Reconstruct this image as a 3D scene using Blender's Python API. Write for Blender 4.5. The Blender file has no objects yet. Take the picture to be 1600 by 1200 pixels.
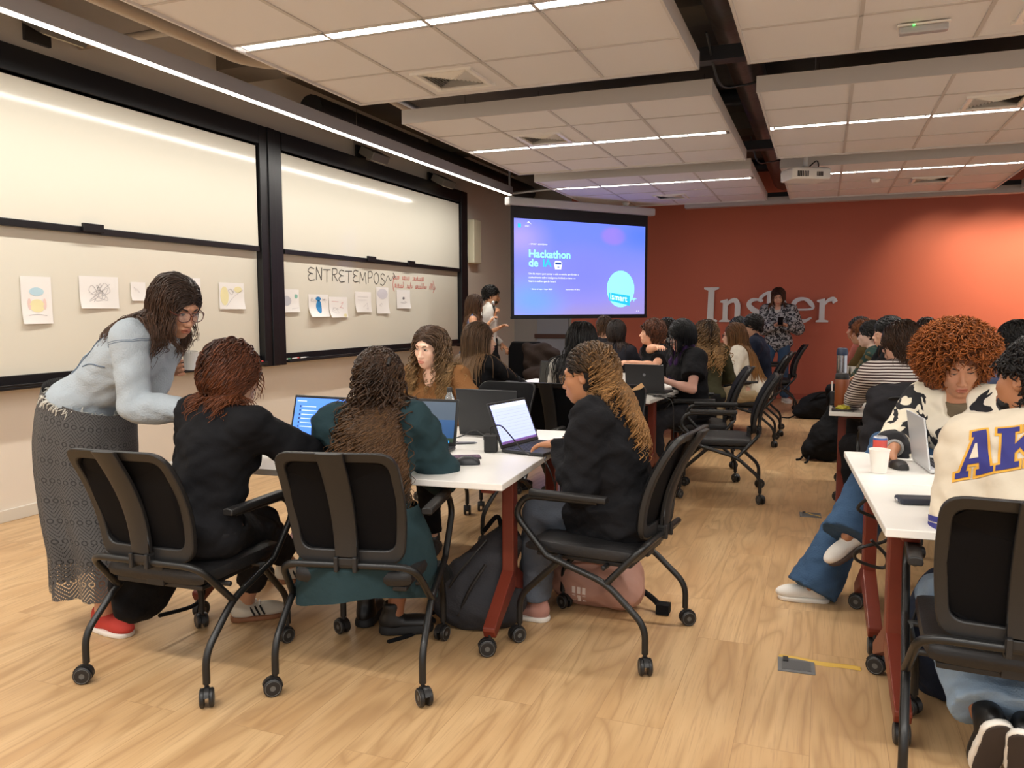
import bpy, bmesh, math, random
import numpy as np
from mathutils import Vector, Matrix
from mathutils.bvhtree import BVHTree
from mathutils.geometry import delaunay_2d_cdt

random.seed(7)
rng = np.random.default_rng(11)
SC = bpy.context.scene
COL = SC.collection

# ------------------------------------------------------------------ camera
F_PX, EYE = 1265.0, 1.42
_d = np.array([1287.0 - 800, 483.0 - 600, F_PX]); _d /= np.linalg.norm(_d)
_e = np.array([1.0, -0.003, 0.0])
_u = np.cross(_d, _e); _u /= np.linalg.norm(_u)
if _u[1] > 0:
    _u = -_u
_x = np.cross(_d, _u)
CAMR = np.stack([_x, _d, _u], 1)            # world axes seen from the camera (right, down, forward)
cam_data = bpy.data.cameras.new('camera')
cam = bpy.data.objects.new('camera', cam_data)
COL.objects.link(cam)
cam_data.sensor_fit = 'HORIZONTAL'
cam_data.sensor_width = 36.0
cam_data.lens = F_PX * 36.0 / 1600.0
cam_data.clip_start = 0.05
_r, _up, _bk = CAMR.T @ np.array([1., 0, 0]), CAMR.T @ np.array([0, -1., 0]), CAMR.T @ np.array([0, 0, -1.])
cam.matrix_world = Matrix([[_r[0], _up[0], _bk[0], 0], [_r[1], _up[1], _bk[1], 0], [_r[2], _up[2], _bk[2], EYE], [0, 0, 0, 1]])
SC.camera = cam


def at(px, py, Y):
    """the point of the place at depth Y (metres along the left wall) seen at a pixel of the photograph"""
    r = CAMR.T @ np.array([px - 800.0, py - 600.0, F_PX])
    return np.array([0, 0, EYE]) + r * (Y / r[1])


def on_z(px, py, z):
    r = CAMR.T @ np.array([px - 800.0, py - 600.0, F_PX])
    return np.array([0, 0, EYE]) + r * ((z - EYE) / r[2])


def on_x(px, py, x):
    r = CAMR.T @ np.array([px - 800.0, py - 600.0, F_PX])
    return np.array([0, 0, EYE]) + r * (x / r[0])


# ------------------------------------------------------------------ exposure, world, large lights
SC.view_settings.view_transform = 'Standard'
SC.view_settings.look = 'None'
SC.view_settings.gamma = 1.0
SC.view_settings.use_curve_mapping = False
SC.view_settings.exposure = 0.18
SC.cycles.max_bounces = 8
SC.cycles.diffuse_bounces = 4
SC.cycles.glossy_bounces = 3
SC.cycles.transmission_bounces = 6
SC.cycles.transparent_max_bounces = 12
SC.cycles.caustics_reflective = False
SC.cycles.caustics_refractive = False

world = bpy.data.worlds.new('world')
SC.world = world
world.use_nodes = True
world.node_tree.nodes['Background'].inputs[0].default_value = (0.98, 0.98, 1.0, 1)
world.node_tree.nodes['Background'].inputs[1].default_value = 0.62

CEIL_Z = 2.96


def area_light(name, loc, size_x, size_y, power, color, rot=(0, 0, 0)):
    l = bpy.data.lights.new(name, 'AREA')
    l.shape = 'RECTANGLE'; l.size = size_x; l.size_y = size_y
    l.energy = power; l.color = color
    o = bpy.data.objects.new(name, l)
    o.location = loc; o.rotation_euler = rot
    COL.objects.link(o)
    return o


WARM = (1.0, 0.955, 0.89)
TROUGHS = [(-3.25, -0.85, 4.05), (-3.25, -0.85, 7.43), (-3.25, -0.85, 10.07),
           (-0.47, 2.0, 4.05), (-0.47, 2.0, 7.43), (-0.47, 2.0, 10.1), (2.4, 4.9, 4.05), (2.4, 4.9, 7.43),
           (-3.25, -0.85, 0.7), (-0.47, 2.0, 0.7), (2.4, 4.9, 0.7), (-3.25, -0.85, -2.6), (-0.47, 2.0, -2.6)]
for x0, x1, y in TROUGHS:
    area_light('fluorescent_light', ((x0 + x1) / 2, y, CEIL_Z + 0.052), x1 - x0, 0.06, 66, WARM)
# linear profile along the whiteboards
area_light('profile_light', (-4.25, 4.32, 3.056), 0.05, 13.4, 150, (1.0, 0.96, 0.89))
# wall washer aimed at the red wall
for wx, wp in ((1.6, 9), (2.3, 15), (3.0, 17), (3.7, 17), (4.4, 17)):
    l = bpy.data.lights.new('wall_washer', 'SPOT')
    l.energy = wp * 9.5; l.color = (1.0, 0.80, 0.54); l.spot_size = math.radians(84); l.spot_blend = 0.9; l.shadow_soft_size = 0.08
    o = bpy.data.objects.new('wall_washer', l)
    o.location = (wx, 12.25, 2.88)
    o.rotation_euler = Vector((0.0, 0.76, -0.62)).to_track_quat('-Z', 'Y').to_euler()
    COL.objects.link(o)

# ------------------------------------------------------------------ materials


def lin(c):
    if isinstance(c, str):
        c = tuple(int(c[i:i + 2], 16) for i in (0, 2, 4))
    return tuple((v / 255 / 12.92) if v / 255 <= 0.04045 else ((v / 255 + 0.055) / 1.055) ** 2.4 for v in c) + (1.0,)


_mats = {}


def mat(name, c, rough=0.5, metal=0.0, bump=0.0, bscale=60.0, spec=0.5, var=0.0, vscale=8.0, sheen=0.0, stretch=None, emit=0.0, alpha=1.0, trans=0.0):
    if name in _mats:
        return _mats[name]
    m = bpy.data.materials.new(name); _mats[name] = m
    m.use_nodes = True
    nt = m.node_tree; b = nt.nodes['Principled BSDF']
    col = lin(c)
    b.inputs['Base Color'].default_value = col
    b.inputs['Roughness'].default_value = rough
    b.inputs['Metallic'].default_value = metal
    b.inputs['Specular IOR Level'].default_value = spec
    if sheen:
        b.inputs['Sheen Weight'].default_value = sheen
    if trans:
        b.inputs['Transmission Weight'].default_value = trans
    if alpha < 1:
        b.inputs['Alpha'].default_value = alpha
    if emit:
        b.inputs['Emission Color'].default_value = col
        b.inputs['Emission Strength'].default_value = emit
    if bump or var:
        tc = nt.nodes.new('ShaderNodeTexCoord'); mp = nt.nodes.new('ShaderNodeMapping')
        nt.links.new(tc.outputs['Object'], mp.inputs[0])
        if stretch:
            mp.inputs['Scale'].default_value = stretch
    if bump:
        n = nt.nodes.new('ShaderNodeTexNoise'); n.inputs['Scale'].default_value = bscale; n.inputs['Detail'].default_value = 3
        nt.links.new(mp.outputs[0], n.inputs['Vector'])
        bp = nt.nodes.new('ShaderNodeBump'); bp.inputs['Strength'].default_value = bump; bp.inputs['Distance'].default_value = 0.01
        nt.links.new(n.outputs['Fac'], bp.inputs['Height']); nt.links.new(bp.outputs[0], b.inputs['Normal'])
    if var:
        n2 = nt.nodes.new('ShaderNodeTexNoise'); n2.inputs['Scale'].default_value = vscale; n2.inputs['Detail'].default_value = 4
        nt.links.new(mp.outputs[0], n2.inputs['Vector'])
        mx = nt.nodes.new('ShaderNodeMix'); mx.data_type = 'RGBA'
        mx.inputs['A'].default_value = tuple(v * (1 - var) for v in col[:3]) + (1,)
        mx.inputs['B'].default_value = tuple(min(1, v * (1 + var)) for v in col[:3]) + (1,)
        nt.links.new(n2.outputs['Fac'], mx.inputs['Factor'])
        nt.links.new(mx.outputs['Result'], b.inputs['Base Color'])
    return m


def nodes_of(name):
    m = bpy.data.materials.new(name); _mats[name] = m
    m.use_nodes = True
    nt = m.node_tree
    return m, nt, nt.nodes['Principled BSDF'], nt.nodes.new, nt.links.new


# ------------------------------------------------------------------ mesh building
class MB:
    def __init__(s):
        s.v, s.f, s.mi = [], [], []

    def add(s, vs, fs, mi=0):
        n = len(s.v)
        s.v.extend([tuple(map(float, v)) for v in vs])
        s.f.extend([tuple(i + n for i in f) for f in fs])
        s.mi.extend([mi] * len(fs))
        return s

    def box(s, c, d, rz=0.0, mi=0, M=None):
        x, y, z = d[0] / 2, d[1] / 2, d[2] / 2
        ps = [np.array(p) for p in ((-x, -y, -z), (x, -y, -z), (x, y, -z), (-x, y, -z), (-x, -y, z), (x, -y, z), (x, y, z), (-x, y, z))]
        if M is None:
            cs, sn = math.cos(rz), math.sin(rz)
            M = np.array([[cs, -sn, 0], [sn, cs, 0], [0, 0, 1]])
        return s.add([M @ p + np.array(c) for p in ps], [(0, 3, 2, 1), (4, 5, 6, 7), (0, 1, 5, 4), (1, 2, 6, 5), (2, 3, 7, 6), (3, 0, 4, 7)], mi)

    def span(s, a, b, mi=0):
        a, b = np.array(a, float), np.array(b, float)
        return s.box((a + b) / 2, np.abs(b - a), 0, mi)

    def tube(s, pts, r, n=10, cap=True, mi=0, closed=False):
        pts = np.array(pts, float); m = len(pts)
        rs = np.full(m, r) if np.isscalar(r) else np.array(r, float)
        tan = np.gradient(pts, axis=0)
        if closed:
            tan = np.roll(pts, -1, 0) - np.roll(pts, 1, 0)
        tan /= np.linalg.norm(tan, axis=1)[:, None] + 1e-12
        ref = np.array([0, 0, 1.]) if abs(tan[0][2]) < 0.9 else np.array([1., 0, 0])
        u = np.cross(tan[0], ref); u /= np.linalg.norm(u)
        vs = []
        for i in range(m):
            u = u - tan[i] * u.dot(tan[i]); u /= np.linalg.norm(u) + 1e-12
            w = np.cross(tan[i], u)
            for k in range(n):
                a = 2 * math.pi * k / n
                vs.append(pts[i] + rs[i] * (math.cos(a) * u + math.sin(a) * w))
        fs = [(i * n + k, i * n + (k + 1) % n, (i + 1) * n + (k + 1) % n, (i + 1) * n + k) for i in range(m - 1) for k in range(n)]
        if closed:
            fs += [((m - 1) * n + k, (m - 1) * n + (k + 1) % n, (k + 1) % n, k) for k in range(n)]
        elif cap:
            fs += [tuple(range(n - 1, -1, -1)), tuple((m - 1) * n + k for k in range(n))]
        return s.add(vs, fs, mi)

    def lathe(s, prof, c=(0, 0, 0), n=20, mi=0, M=None):
        """profile of (radius, height) turned about z"""
        vs, m = [], len(prof)
        M = np.eye(3) if M is None else M
        for r, z in prof:
            for k in range(n):
                a = 2 * math.pi * k / n
                vs.append(M @ np.array([r * math.cos(a), r * math.sin(a), z]) + np.array(c))
        fs = [(i * n + k, i * n + (k + 1) % n, (i + 1) * n + (k + 1) % n, (i + 1) * n + k) for i in range(m - 1) for k in range(n)]
        fs += [tuple(range(n - 1, -1, -1)), tuple((m - 1) * n + k for k in range(n))]
        return s.add(vs, fs, mi)

    def prism(s, poly, o, ux, uy, depth, mi=0):
        """2-D outline (counter-clockwise) in the plane o+ux*a+uy*b, thickened by the vector depth"""
        o, ux, uy, dp = (np.array(q, float) for q in (o, ux, uy, depth))
        n = len(poly)
        a = [o + ux * p[0] + uy * p[1] for p in poly]
        return s.add(a + [p + dp for p in a], [tuple(range(n - 1, -1, -1)), tuple(range(n, 2 * n))] + [(i, (i + 1) % n, (i + 1) % n + n, i + n) for i in range(n)], mi)

    def loft(s, rings, cap=True, mi=0, closed=True):
        n = len(rings[0]); m = len(rings)
        vs = [p for r in rings for p in r]
        kk = n if closed else n - 1
        fs = [(i * n + k, i * n + (k + 1) % n, (i + 1) * n + (k + 1) % n, (i + 1) * n + k) for i in range(m - 1) for k in range(kk)]
        if cap:
            fs += [tuple(range(n - 1, -1, -1)), tuple((m - 1) * n + k for k in range(n))]
        return s.add(vs, fs, mi)

    def build(s, name, mats, parent=None, smooth=True, bevel=0.0, seg=2, loc=None, fix=True):
        me = bpy.data.meshes.new(name)
        me.from_pydata(s.v, [], s.f)
        mats = mats if isinstance(mats, (list, tuple)) else [mats]
        for m in mats:
            me.materials.append(m)
        me.polygons.foreach_set('material_index', s.mi)
        if fix:
            bm = bmesh.new(); bm.from_mesh(me)
            bmesh.ops.recalc_face_normals(bm, faces=bm.faces)
            bm.to_mesh(me); bm.free()
        if smooth:
            me.set_sharp_from_angle(angle=math.radians(38))
        o = bpy.data.objects.new(name, me)
        COL.objects.link(o)
        if parent is not None:
            o.parent = parent
        if loc is not None:
            o.location = loc
        if bevel:
            b = o.modifiers.new('bevel', 'BEVEL'); b.width = bevel; b.segments = seg; b.limit_method = 'ANGLE'; b.angle_limit = math.radians(40)
            b.harden_normals = False
        return o


def fillet(pts, r, n=6):
    """round the inner corners of a polyline"""
    pts = [np.array(p, float) for p in pts]
    out = [pts[0]]
    rs = r if isinstance(r, (list, tuple)) else [r] * (len(pts) - 2)
    for i in range(1, len(pts) - 1):
        a, b, c = pts[i - 1], pts[i], pts[i + 1]
        d1, d2 = (a - b), (c - b)
        l1, l2 = np.linalg.norm(d1), np.linalg.norm(d2)
        q = min(rs[i - 1], l1 * 0.49, l2 * 0.49)
        p0, p1 = b + d1 / l1 * q, b + d2 / l2 * q
        for k in range(n + 1):
            t = k / n
            out.append((1 - t) ** 2 * p0 + 2 * t * (1 - t) * b + t * t * p1)
    out.append(pts[-1])
    return out


def catmull(pts, n=6):
    P = [np.array(p, float) for p in pts]
    P = [2 * P[0] - P[1]] + P + [2 * P[-1] - P[-2]]
    out = []
    for i in range(1, len(P) - 2):
        for k in range(n):
            t = k / n
            out.append(0.5 * (2 * P[i] + (P[i + 1] - P[i - 1]) * t + (2 * P[i - 1] - 5 * P[i] + 4 * P[i + 1] - P[i + 2]) * t * t + (3 * P[i] - P[i - 1] - 3 * P[i + 1] + P[i + 2]) * t ** 3))
    out.append(P[-2])
    return out


def tag(o, label=None, cat=None, group=None, kind=None):
    if label:
        o['label'] = label
    if cat:
        o['category'] = cat
    if group:
        o['group'] = group
    if kind:
        o['kind'] = kind
    return o


def thing(name, label, cat, loc=(0, 0, 0), rz=0.0, group=None):
    o = bpy.data.objects.new(name, None); COL.objects.link(o)
    o.empty_display_size = 0.1
    o.location = loc; o.rotation_euler = (0, 0, rz)
    return tag(o, label, cat, group)


def copy_tree(o, parent=None):
    c = o.copy(); COL.objects.link(c)
    if parent is not None:
        c.parent = parent
    for ch in o.children:
        copy_tree(ch, c)
    return c


def struct(o):
    o['kind'] = 'structure'
    return o


def text_mesh(s, size, bold=False, extrude=0.0, align='LEFT', offset=0.0):
    cu = bpy.data.curves.new('lettering', 'FONT')
    cu.body = s; cu.size = size; cu.align_x = align; cu.extrude = extrude; cu.offset = offset
    cu.resolution_u = 3
    o = bpy.data.objects.new('lettering', cu); COL.objects.link(o)
    dg = bpy.context.evaluated_depsgraph_get()
    me = bpy.data.meshes.new_from_object(o.evaluated_get(dg))
    v = [tuple(q.co) for q in me.vertices]; f = [tuple(p.vertices) for p in me.polygons]
    bpy.data.objects.remove(o); bpy.data.curves.remove(cu); bpy.data.meshes.remove(me)
    return v, f


def put_text(mb, s, size, o, ux, uy, mi=0, off=0.002, bold=0.0, align='LEFT', extrude=0.0, sx=1.0):
    o, ux, uy = (np.array(q, float) for q in (o, ux, uy))
    n = np.cross(ux, uy)
    v, f = text_mesh(s, size, extrude=extrude, align=align, offset=bold)
    mb.add([o + ux * p[0] * sx + uy * p[1] + n * (off + p[2]) for p in v], f, mi)


def ribbon(mb, pts2, w, o, ux, uy, off=0.002, mi=0):
    """a flat pen stroke on a surface"""
    o, ux, uy = (np.array(q, float) for q in (o, ux, uy)); n = np.cross(ux, uy)
    P = np.array(pts2, float)
    t = np.gradient(P, axis=0); t /= np.linalg.norm(t, axis=1)[:, None] + 1e-9
    nn = np.stack([-t[:, 1], t[:, 0]], 1) * w / 2
    vs = []
    for a, b in zip(P - nn, P + nn):
        vs += [o + ux * a[0] + uy * a[1] + n * off, o + ux * b[0] + uy * b[1] + n * off]
    mb.add(vs, [(2 * i, 2 * i + 2, 2 * i + 3, 2 * i + 1) for i in range(len(P) - 1)], mi)

# ================================================================== the room
WX, RY = -5.13, 13.5
M_WALL = mat('warm_white_paint', 'E3DACD', 0.75, bump=0.04, bscale=220)
M_BLACK = mat('black_powder_coat', '17171A', 0.42, bump=0.03, bscale=300)
M_BLACKP = mat('black_plastic', '1B1A1A', 0.5, bump=0.05, bscale=400)
M_DARKP = mat('dark_grey_plastic', '2B2825', 0.5, bump=0.05, bscale=400)
M_WHITEP = mat('white_plastic', 'E9E6DF', 0.4)
M_ALU = mat('brushed_aluminium', 'B9BABE', 0.38, metal=0.6)
M_STEEL = mat('polished_steel', 'C8C8CA', 0.2, metal=1.0)


def floor_material():
    m, nt, b, N, L = nodes_of('oak_vinyl_planks')
    tc = N('ShaderNodeTexCoord'); sep = N('ShaderNodeSeparateXYZ'); L(tc.outputs['Object'], sep.inputs[0])
    cmb = N('ShaderNodeCombineXYZ'); L(sep.outputs['Y'], cmb.inputs['X']); L(sep.outputs['X'], cmb.inputs['Y'])
    br = N('ShaderNodeTexBrick'); L(cmb.outputs[0], br.inputs['Vector'])
    br.inputs['Scale'].default_value = 1.0; br.inputs['Brick Width'].default_value = 1.32; br.inputs['Row Height'].default_value = 0.235
    br.inputs['Mortar Size'].default_value = 0.0012; br.inputs['Mortar Smooth'].default_value = 0.3; br.offset = 0.37
    br.inputs['Color1'].default_value = (0, 0, 0, 1); br.inputs['Color2'].default_value = (1, 1, 1, 1); br.inputs['Mortar'].default_value = (0.5, 0.5, 0.5, 1)
    # per-plank offset of the grain
    sc = N('ShaderNodeVectorMath'); sc.operation = 'SCALE'; L(br.outputs['Color'], sc.inputs[0]); sc.inputs['Scale'].default_value = 37.0
    ad = N('ShaderNodeVectorMath'); L(tc.outputs['Object'], ad.inputs[0]); L(sc.outputs[0], ad.inputs[1])
    mp = N('ShaderNodeMapping'); L(ad.outputs[0], mp.inputs[0]); mp.inputs['Scale'].default_value = (3.0, 0.42, 1)
    n1 = N('ShaderNodeTexNoise'); L(mp.outputs[0], n1.inputs['Vector']); n1.inputs['Scale'].default_value = 1.7; n1.inputs['Detail'].default_value = 2; n1.inputs['Distortion'].default_value = 0.7
    mul = N('ShaderNodeMath'); mul.operation = 'MULTIPLY'; L(n1.outputs['Fac'], mul.inputs[0]); mul.inputs[1].default_value = 13.0
    fr = N('ShaderNodeMath'); fr.operation = 'PINGPONG'; L(mul.outputs[0], fr.inputs[0]); fr.inputs[1].default_value = 1.0
    pw = N('ShaderNodeMath'); pw.operation = 'POWER'; L(fr.outputs[0], pw.inputs[0]); pw.inputs[1].default_value = 2.4
    mp2 = N('ShaderNodeMapping'); L(ad.outputs[0], mp2.inputs[0]); mp2.inputs['Scale'].default_value = (85, 3.0, 1)
    n2 = N('ShaderNodeTexNoise'); L(mp2.outputs[0], n2.inputs['Vector']); n2.inputs['Scale'].default_value = 1.6; n2.inputs['Detail'].default_value = 5
    mp3 = N('ShaderNodeMapping'); L(ad.outputs[0], mp3.inputs[0]); mp3.inputs['Scale'].default_value = (5, 0.9, 1)
    n3 = N('ShaderNodeTexNoise'); L(mp3.outputs[0], n3.inputs['Vector']); n3.inputs['Scale'].default_value = 1.3; n3.inputs['Detail'].default_value = 3
    ramp = N('ShaderNodeValToRGB'); L(n3.outputs['Fac'], ramp.inputs[0])
    ramp.color_ramp.elements[0].position = 0.3; ramp.color_ramp.elements[0].color = lin('BF986B')
    ramp.color_ramp.elements[1].position = 0.72; ramp.color_ramp.elements[1].color = lin('D3B184')
    mx = N('ShaderNodeMix'); mx.data_type = 'RGBA'; L(ramp.outputs[0], mx.inputs['A']); mx.inputs['B'].default_value = lin('A17C54')
    f1 = N('ShaderNodeMath'); f1.operation = 'MULTIPLY'; L(pw.outputs[0], f1.inputs[0]); f1.inputs[1].default_value = 0.62
    L(f1.outputs[0], mx.inputs['Factor'])
    mx2 = N('ShaderNodeMix'); mx2.data_type = 'RGBA'; L(mx.outputs['Result'], mx2.inputs['A']); mx2.inputs['B'].default_value = lin('B18D68')
    r2 = N('ShaderNodeValToRGB'); L(n2.outputs['Fac'], r2.inputs[0]); r2.color_ramp.elements[0].position = 0.5; r2.color_ramp.elements[1].position = 0.75
    f2 = N('ShaderNodeMath'); f2.operation = 'MULTIPLY'; L(r2.outputs[0], f2.inputs[0]); f2.inputs[1].default_value = 0.8
    L(f2.outputs[0], mx2.inputs['Factor'])
    mx3 = N('ShaderNodeMix'); mx3.data_type = 'RGBA'; L(mx2.outputs['Result'], mx3.inputs['A']); mx3.inputs['B'].default_value = lin('8E6A45')
    f3 = N('ShaderNodeMath'); f3.operation = 'MULTIPLY'; L(br.outputs['Fac'], f3.inputs[0]); f3.inputs[1].default_value = 0.55
    L(f3.outputs[0], mx3.inputs['Factor']); L(mx3.outputs['Result'], b.inputs['Base Color'])
    b.inputs['Roughness'].default_value = 0.36; b.inputs['Specular IOR Level'].default_value = 0.45
    bp = N('ShaderNodeBump'); bp.inputs['Strength'].default_value = 0.12; bp.inputs['Distance'].default_value = 0.003
    L(n2.outputs['Fac'], bp.inputs['Height']); L(bp.outputs[0], b.inputs['Normal'])
    return m


struct(MB().span((WX - .1, -4.5, -.1), (6.6, RY + .2, 0)).build('floor', floor_material(), smooth=False))
struct(MB().span((WX - .15, -4.5, 0), (WX, RY, 3.75)).build('wall_left', M_WALL, smooth=False))
struct(MB().span((WX, -4.5, 0), (WX + .014, RY, .085)).build('baseboard_left', mat('baseboard_white', 'D8D2C6', 0.5), smooth=False, bevel=.004))
XR = at(893, 500, RY)[0]
M_RED = mat('terracotta_red_paint', 'C2664F', 0.62, bump=0.03, bscale=250)
struct(MB().span((XR, RY, 0), (6.6, RY + .15, 3.75)).build('wall_back', M_RED, smooth=False))
struct(MB().span((WX, RY, 0), (XR, RY + .15, 3.75)).build('wall_back_grey', mat('grey_paint', '9A9694', 0.7), smooth=False))
struct(MB().span((XR, RY - .014, 0), (6.6, RY, .09)).build('baseboard_back', mat('terracotta_skirting', 'AC5340', 0.5), smooth=False, bevel=.004))
# grey leaf with a dark rail beside the red wall
gd = struct(MB().span((XR - .62, RY - .04, 0.1), (XR - .05, RY, 2.05)).build('door_1', mat('grey_door_paint', '8F93A0', 0.5), smooth=False, bevel=.006))
MB().span((XR - .66, RY - .07, .93), (XR - .0, RY - .04, 1.0)).build('rail', mat('dark_wood_rail', '4A2A20', 0.5), parent=gd, smooth=False, bevel=.006)

M_SLAB = mat('raw_concrete', '6E665D', 0.9, var=0.35, vscale=2.5, bump=0.2, bscale=12)
struct(MB().span((WX, -4.5, 3.75), (6.6, RY, 3.9)).build('ceiling', mat('dark_slab_paint', '5E564F', 0.9, var=.4, vscale=1.5), smooth=False))
for yb in (1.8, 6.02, 10.2):
    tag(struct(MB().span((WX + .001, yb, 3.56), (6.6, yb + .42, 3.75)).build('ceiling_beam', M_SLAB, smooth=False)))

# ---- services above the islands
M_PIPE = mat('beige_pipe_paint', 'AFA08F', 0.55, bump=.03, bscale=60)
M_DUCT = mat('black_duct_wrap', '161517', 0.5, bump=0.5, bscale=9)
M_FOIL = mat('foil_duct_wrap', '77706C', 0.32, metal=0.75, bump=0.9, bscale=7)


def pipe(name, label, cat, pts, r, m, bend=.08, group=None, rings=0):
    mb = MB(); P = fillet(pts, bend) if len(pts) > 2 else pts
    mb.tube(P, r, 12)
    o = mb.build(name, m)
    tag(o, label, cat, group)
    return o


pipe('ceiling_pipe', 'thick beige pipe running over the whiteboards beside the nearest ceiling island', 'pipe', [(-3.93, -1.5, 3.22), (-3.93, 4.85, 3.22), (-3.8, 5.05, 3.22), (-3.0, 5.1, 3.22)], .055, M_PIPE)
pipe('ceiling_pipe', 'thin beige pipe crossing toward the wall above the nearest whiteboard', 'pipe', [(-5.1, 4.55, 3.34), (-3.6, 4.55, 3.34)], .03, M_PIPE)
pipe('ceiling_pipe', 'beige bent pipe above the middle of the long wall light', 'pipe', [(-4.1, 5.6, 3.36), (-3.75, 6.6, 3.36), (-3.75, 8.4, 3.3), (-3.6, 11.8, 3.3)], .05, M_PIPE)
pipe('cable_conduit', 'slim grey conduit along the edge of the second ceiling island', 'conduit', [(-3.42, 5.5, 3.2), (-3.42, 12.0, 3.2)], .022, M_ALU)
pipe('cable_conduit', 'short grey conduit above the end of the long wall light', 'conduit', [(-4.4, 11.4, 3.74), (-4.4, 11.4, 3.14), (-3.42, 11.1, 3.14), (-3.42, 11.1, 3.74)], .02, M_ALU)
pipe('air_duct', 'black flexible duct over the near end of the whiteboards', 'duct', [(-4.9, 3.0, 3.55), (-4.4, 4.3, 3.55), (-3.9, 4.4, 3.55)], .12, M_DUCT, .4)
pipe('air_duct', 'black duct running beside the long wall light toward the screen', 'duct', [(-4.75, 6.9, 3.40), (-4.75, 9.9, 3.40), (-4.75, 13.2, 3.40)], .13, M_DUCT)
for y, lab in ((5.66, 'between the first two rows of ceiling islands'), (8.9, 'between the last two rows of ceiling islands'), (12.9, 'in front of the red wall')):
    o = MB().span((-3.3, y, 3.07), (6.5, y + .12, 3.09)).span((-3.3, y, 3.09), (6.5, y + .02, 3.16)).span((-3.3, y + .1, 3.09), (6.5, y + .12, 3.16)).build('cable_tray', M_BLACK, smooth=False)
    tag(o, 'black cable tray ' + lab, 'cable tray')
    pipe('air_duct', 'dark wrapped air duct ' + lab, 'duct', [(-3.3, y + .12 + .35 * (y > 12), 3.64), (6.5, y + .12 + .35 * (y > 12), 3.64)], .09, M_DUCT)
pipe('air_duct', 'silver foil wrapped duct in the gap between the two columns of ceiling islands', 'duct', [(-.64, 1.5, 3.38), (-.64, 13.3, 3.38)], .14, M_FOIL)
pipe('hanging_cable', 'thin black cable looping in the gap beside the second ceiling island', 'cable', catmull([(-.45, 6.2, 3.05), (-.6, 6.1, 3.0), (-.72, 5.9, 2.98), (-.76, 5.5, 3.2)]), .008, M_BLACK)
pipe('hanging_cable', 'thin black cable looping in the gap beside the third ceiling island', 'cable', catmull([(-.45, 9.5, 3.05), (-.6, 9.3, 3.0), (-.7, 9.1, 2.98), (-.76, 8.9, 3.2)]), .008, M_BLACK)

# ---- ceiling islands
M_TILE = mat('mineral_ceiling_tile', 'DFDCDB', 0.9, bump=0.05, bscale=300)
M_TBAR = mat('ceiling_grid_bar', 'C2BCB7', 0.6)
M_EDGE = mat('island_edge_profile', 'CFCAC6', 0.55)
M_TROUGH = mat('louvre_reflector', 'D5D5D3', 0.3, metal=.55)
M_DARKVOID = mat('dark_void', '0C0B0B', 0.9)


def louvre_light(x0, x1, y, where):
    t = thing('ceiling_light', 'louvred strip light, ceiling island ' + where, 'ceiling light', ((x0 + x1) / 2, y, CEIL_Z), 0, 'louvred strip lights in the ceiling islands')
    hw, hl = .045, (x1 - x0) / 2
    f = MB()
    for s in (-1, 1):
        f.span((-hl, s * hw - .006, 0), (hl, s * hw + .006, .06))
        f.span((s * hl - .006, -hw, 0), (s * hl + .006, hw, .06))
    f.span((-hl, -hw, .055), (hl, hw, .065))
    f.build('housing', M_TROUGH, parent=t, smooth=False)
    b = MB()
    n = int((x1 - x0) / .082)
    top_, bot_ = [(-hl + .01, .003)], [(-hl + .01, -.003)]
    for i in range(1, n):                       # one comb: a spine with cross blades
        xx = -hl + 2 * hl * i / n
        for L_, s in ((top_, 1), (bot_, -1)):
            L_ += [(xx - .0025, s * .003), (xx - .0025, s * hw), (xx + .0025, s * hw), (xx + .0025, s * .003)]
    b.prism(bot_ + top_[::-1], (0, 0, .002), (1, 0, 0), (0, 1, 0), (0, 0, .036))
    b.build('slats', M_TROUGH, parent=t, smooth=False)


def air_vent(x, y, where):
    t = thing('ceiling_vent', 'square air diffuser, ceiling island ' + where, 'air vent', (x, y, CEIL_Z), 0, 'square diffusers in the ceiling islands')
    f = MB(); h = .19
    for s in (-1, 1):
        f.span((-h - .03, s * h - .02 * (s < 0), -.012), (h + .03, s * h + .02 * (s > 0) + (.01 * s), .012))
        f.span((s * h - .015, -h, -.012), (s * h + .015, h, .012))
    f.build('frame', M_WHITEP, parent=t, smooth=False)
    MB().span((-h, -h, .05), (h, h, .055)).build('backing', mat('vent_shadow_box', '2B2928', .8), parent=t, smooth=False)
    v = MB()
    for i in range(1, 9):                       # four directional rows of slats
        r = h * i / 9
        for q in range(4):
            a = math.pi / 2 * q; c, s = round(math.cos(a)), round(math.sin(a))
            R = np.array([[c, -s, 0], [s, c, 0], [0, 0, 1]])
            p = [R @ np.array(w) for w in ((-r, r - .010, -.006), (r, r - .010, -.006), (r + .002, r + .004, .010), (-r - .002, r + .004, .010))]
            v.add(p, [(0, 1, 2, 3)])
    v.build('slats', M_WHITEP, parent=t, smooth=False)


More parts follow.
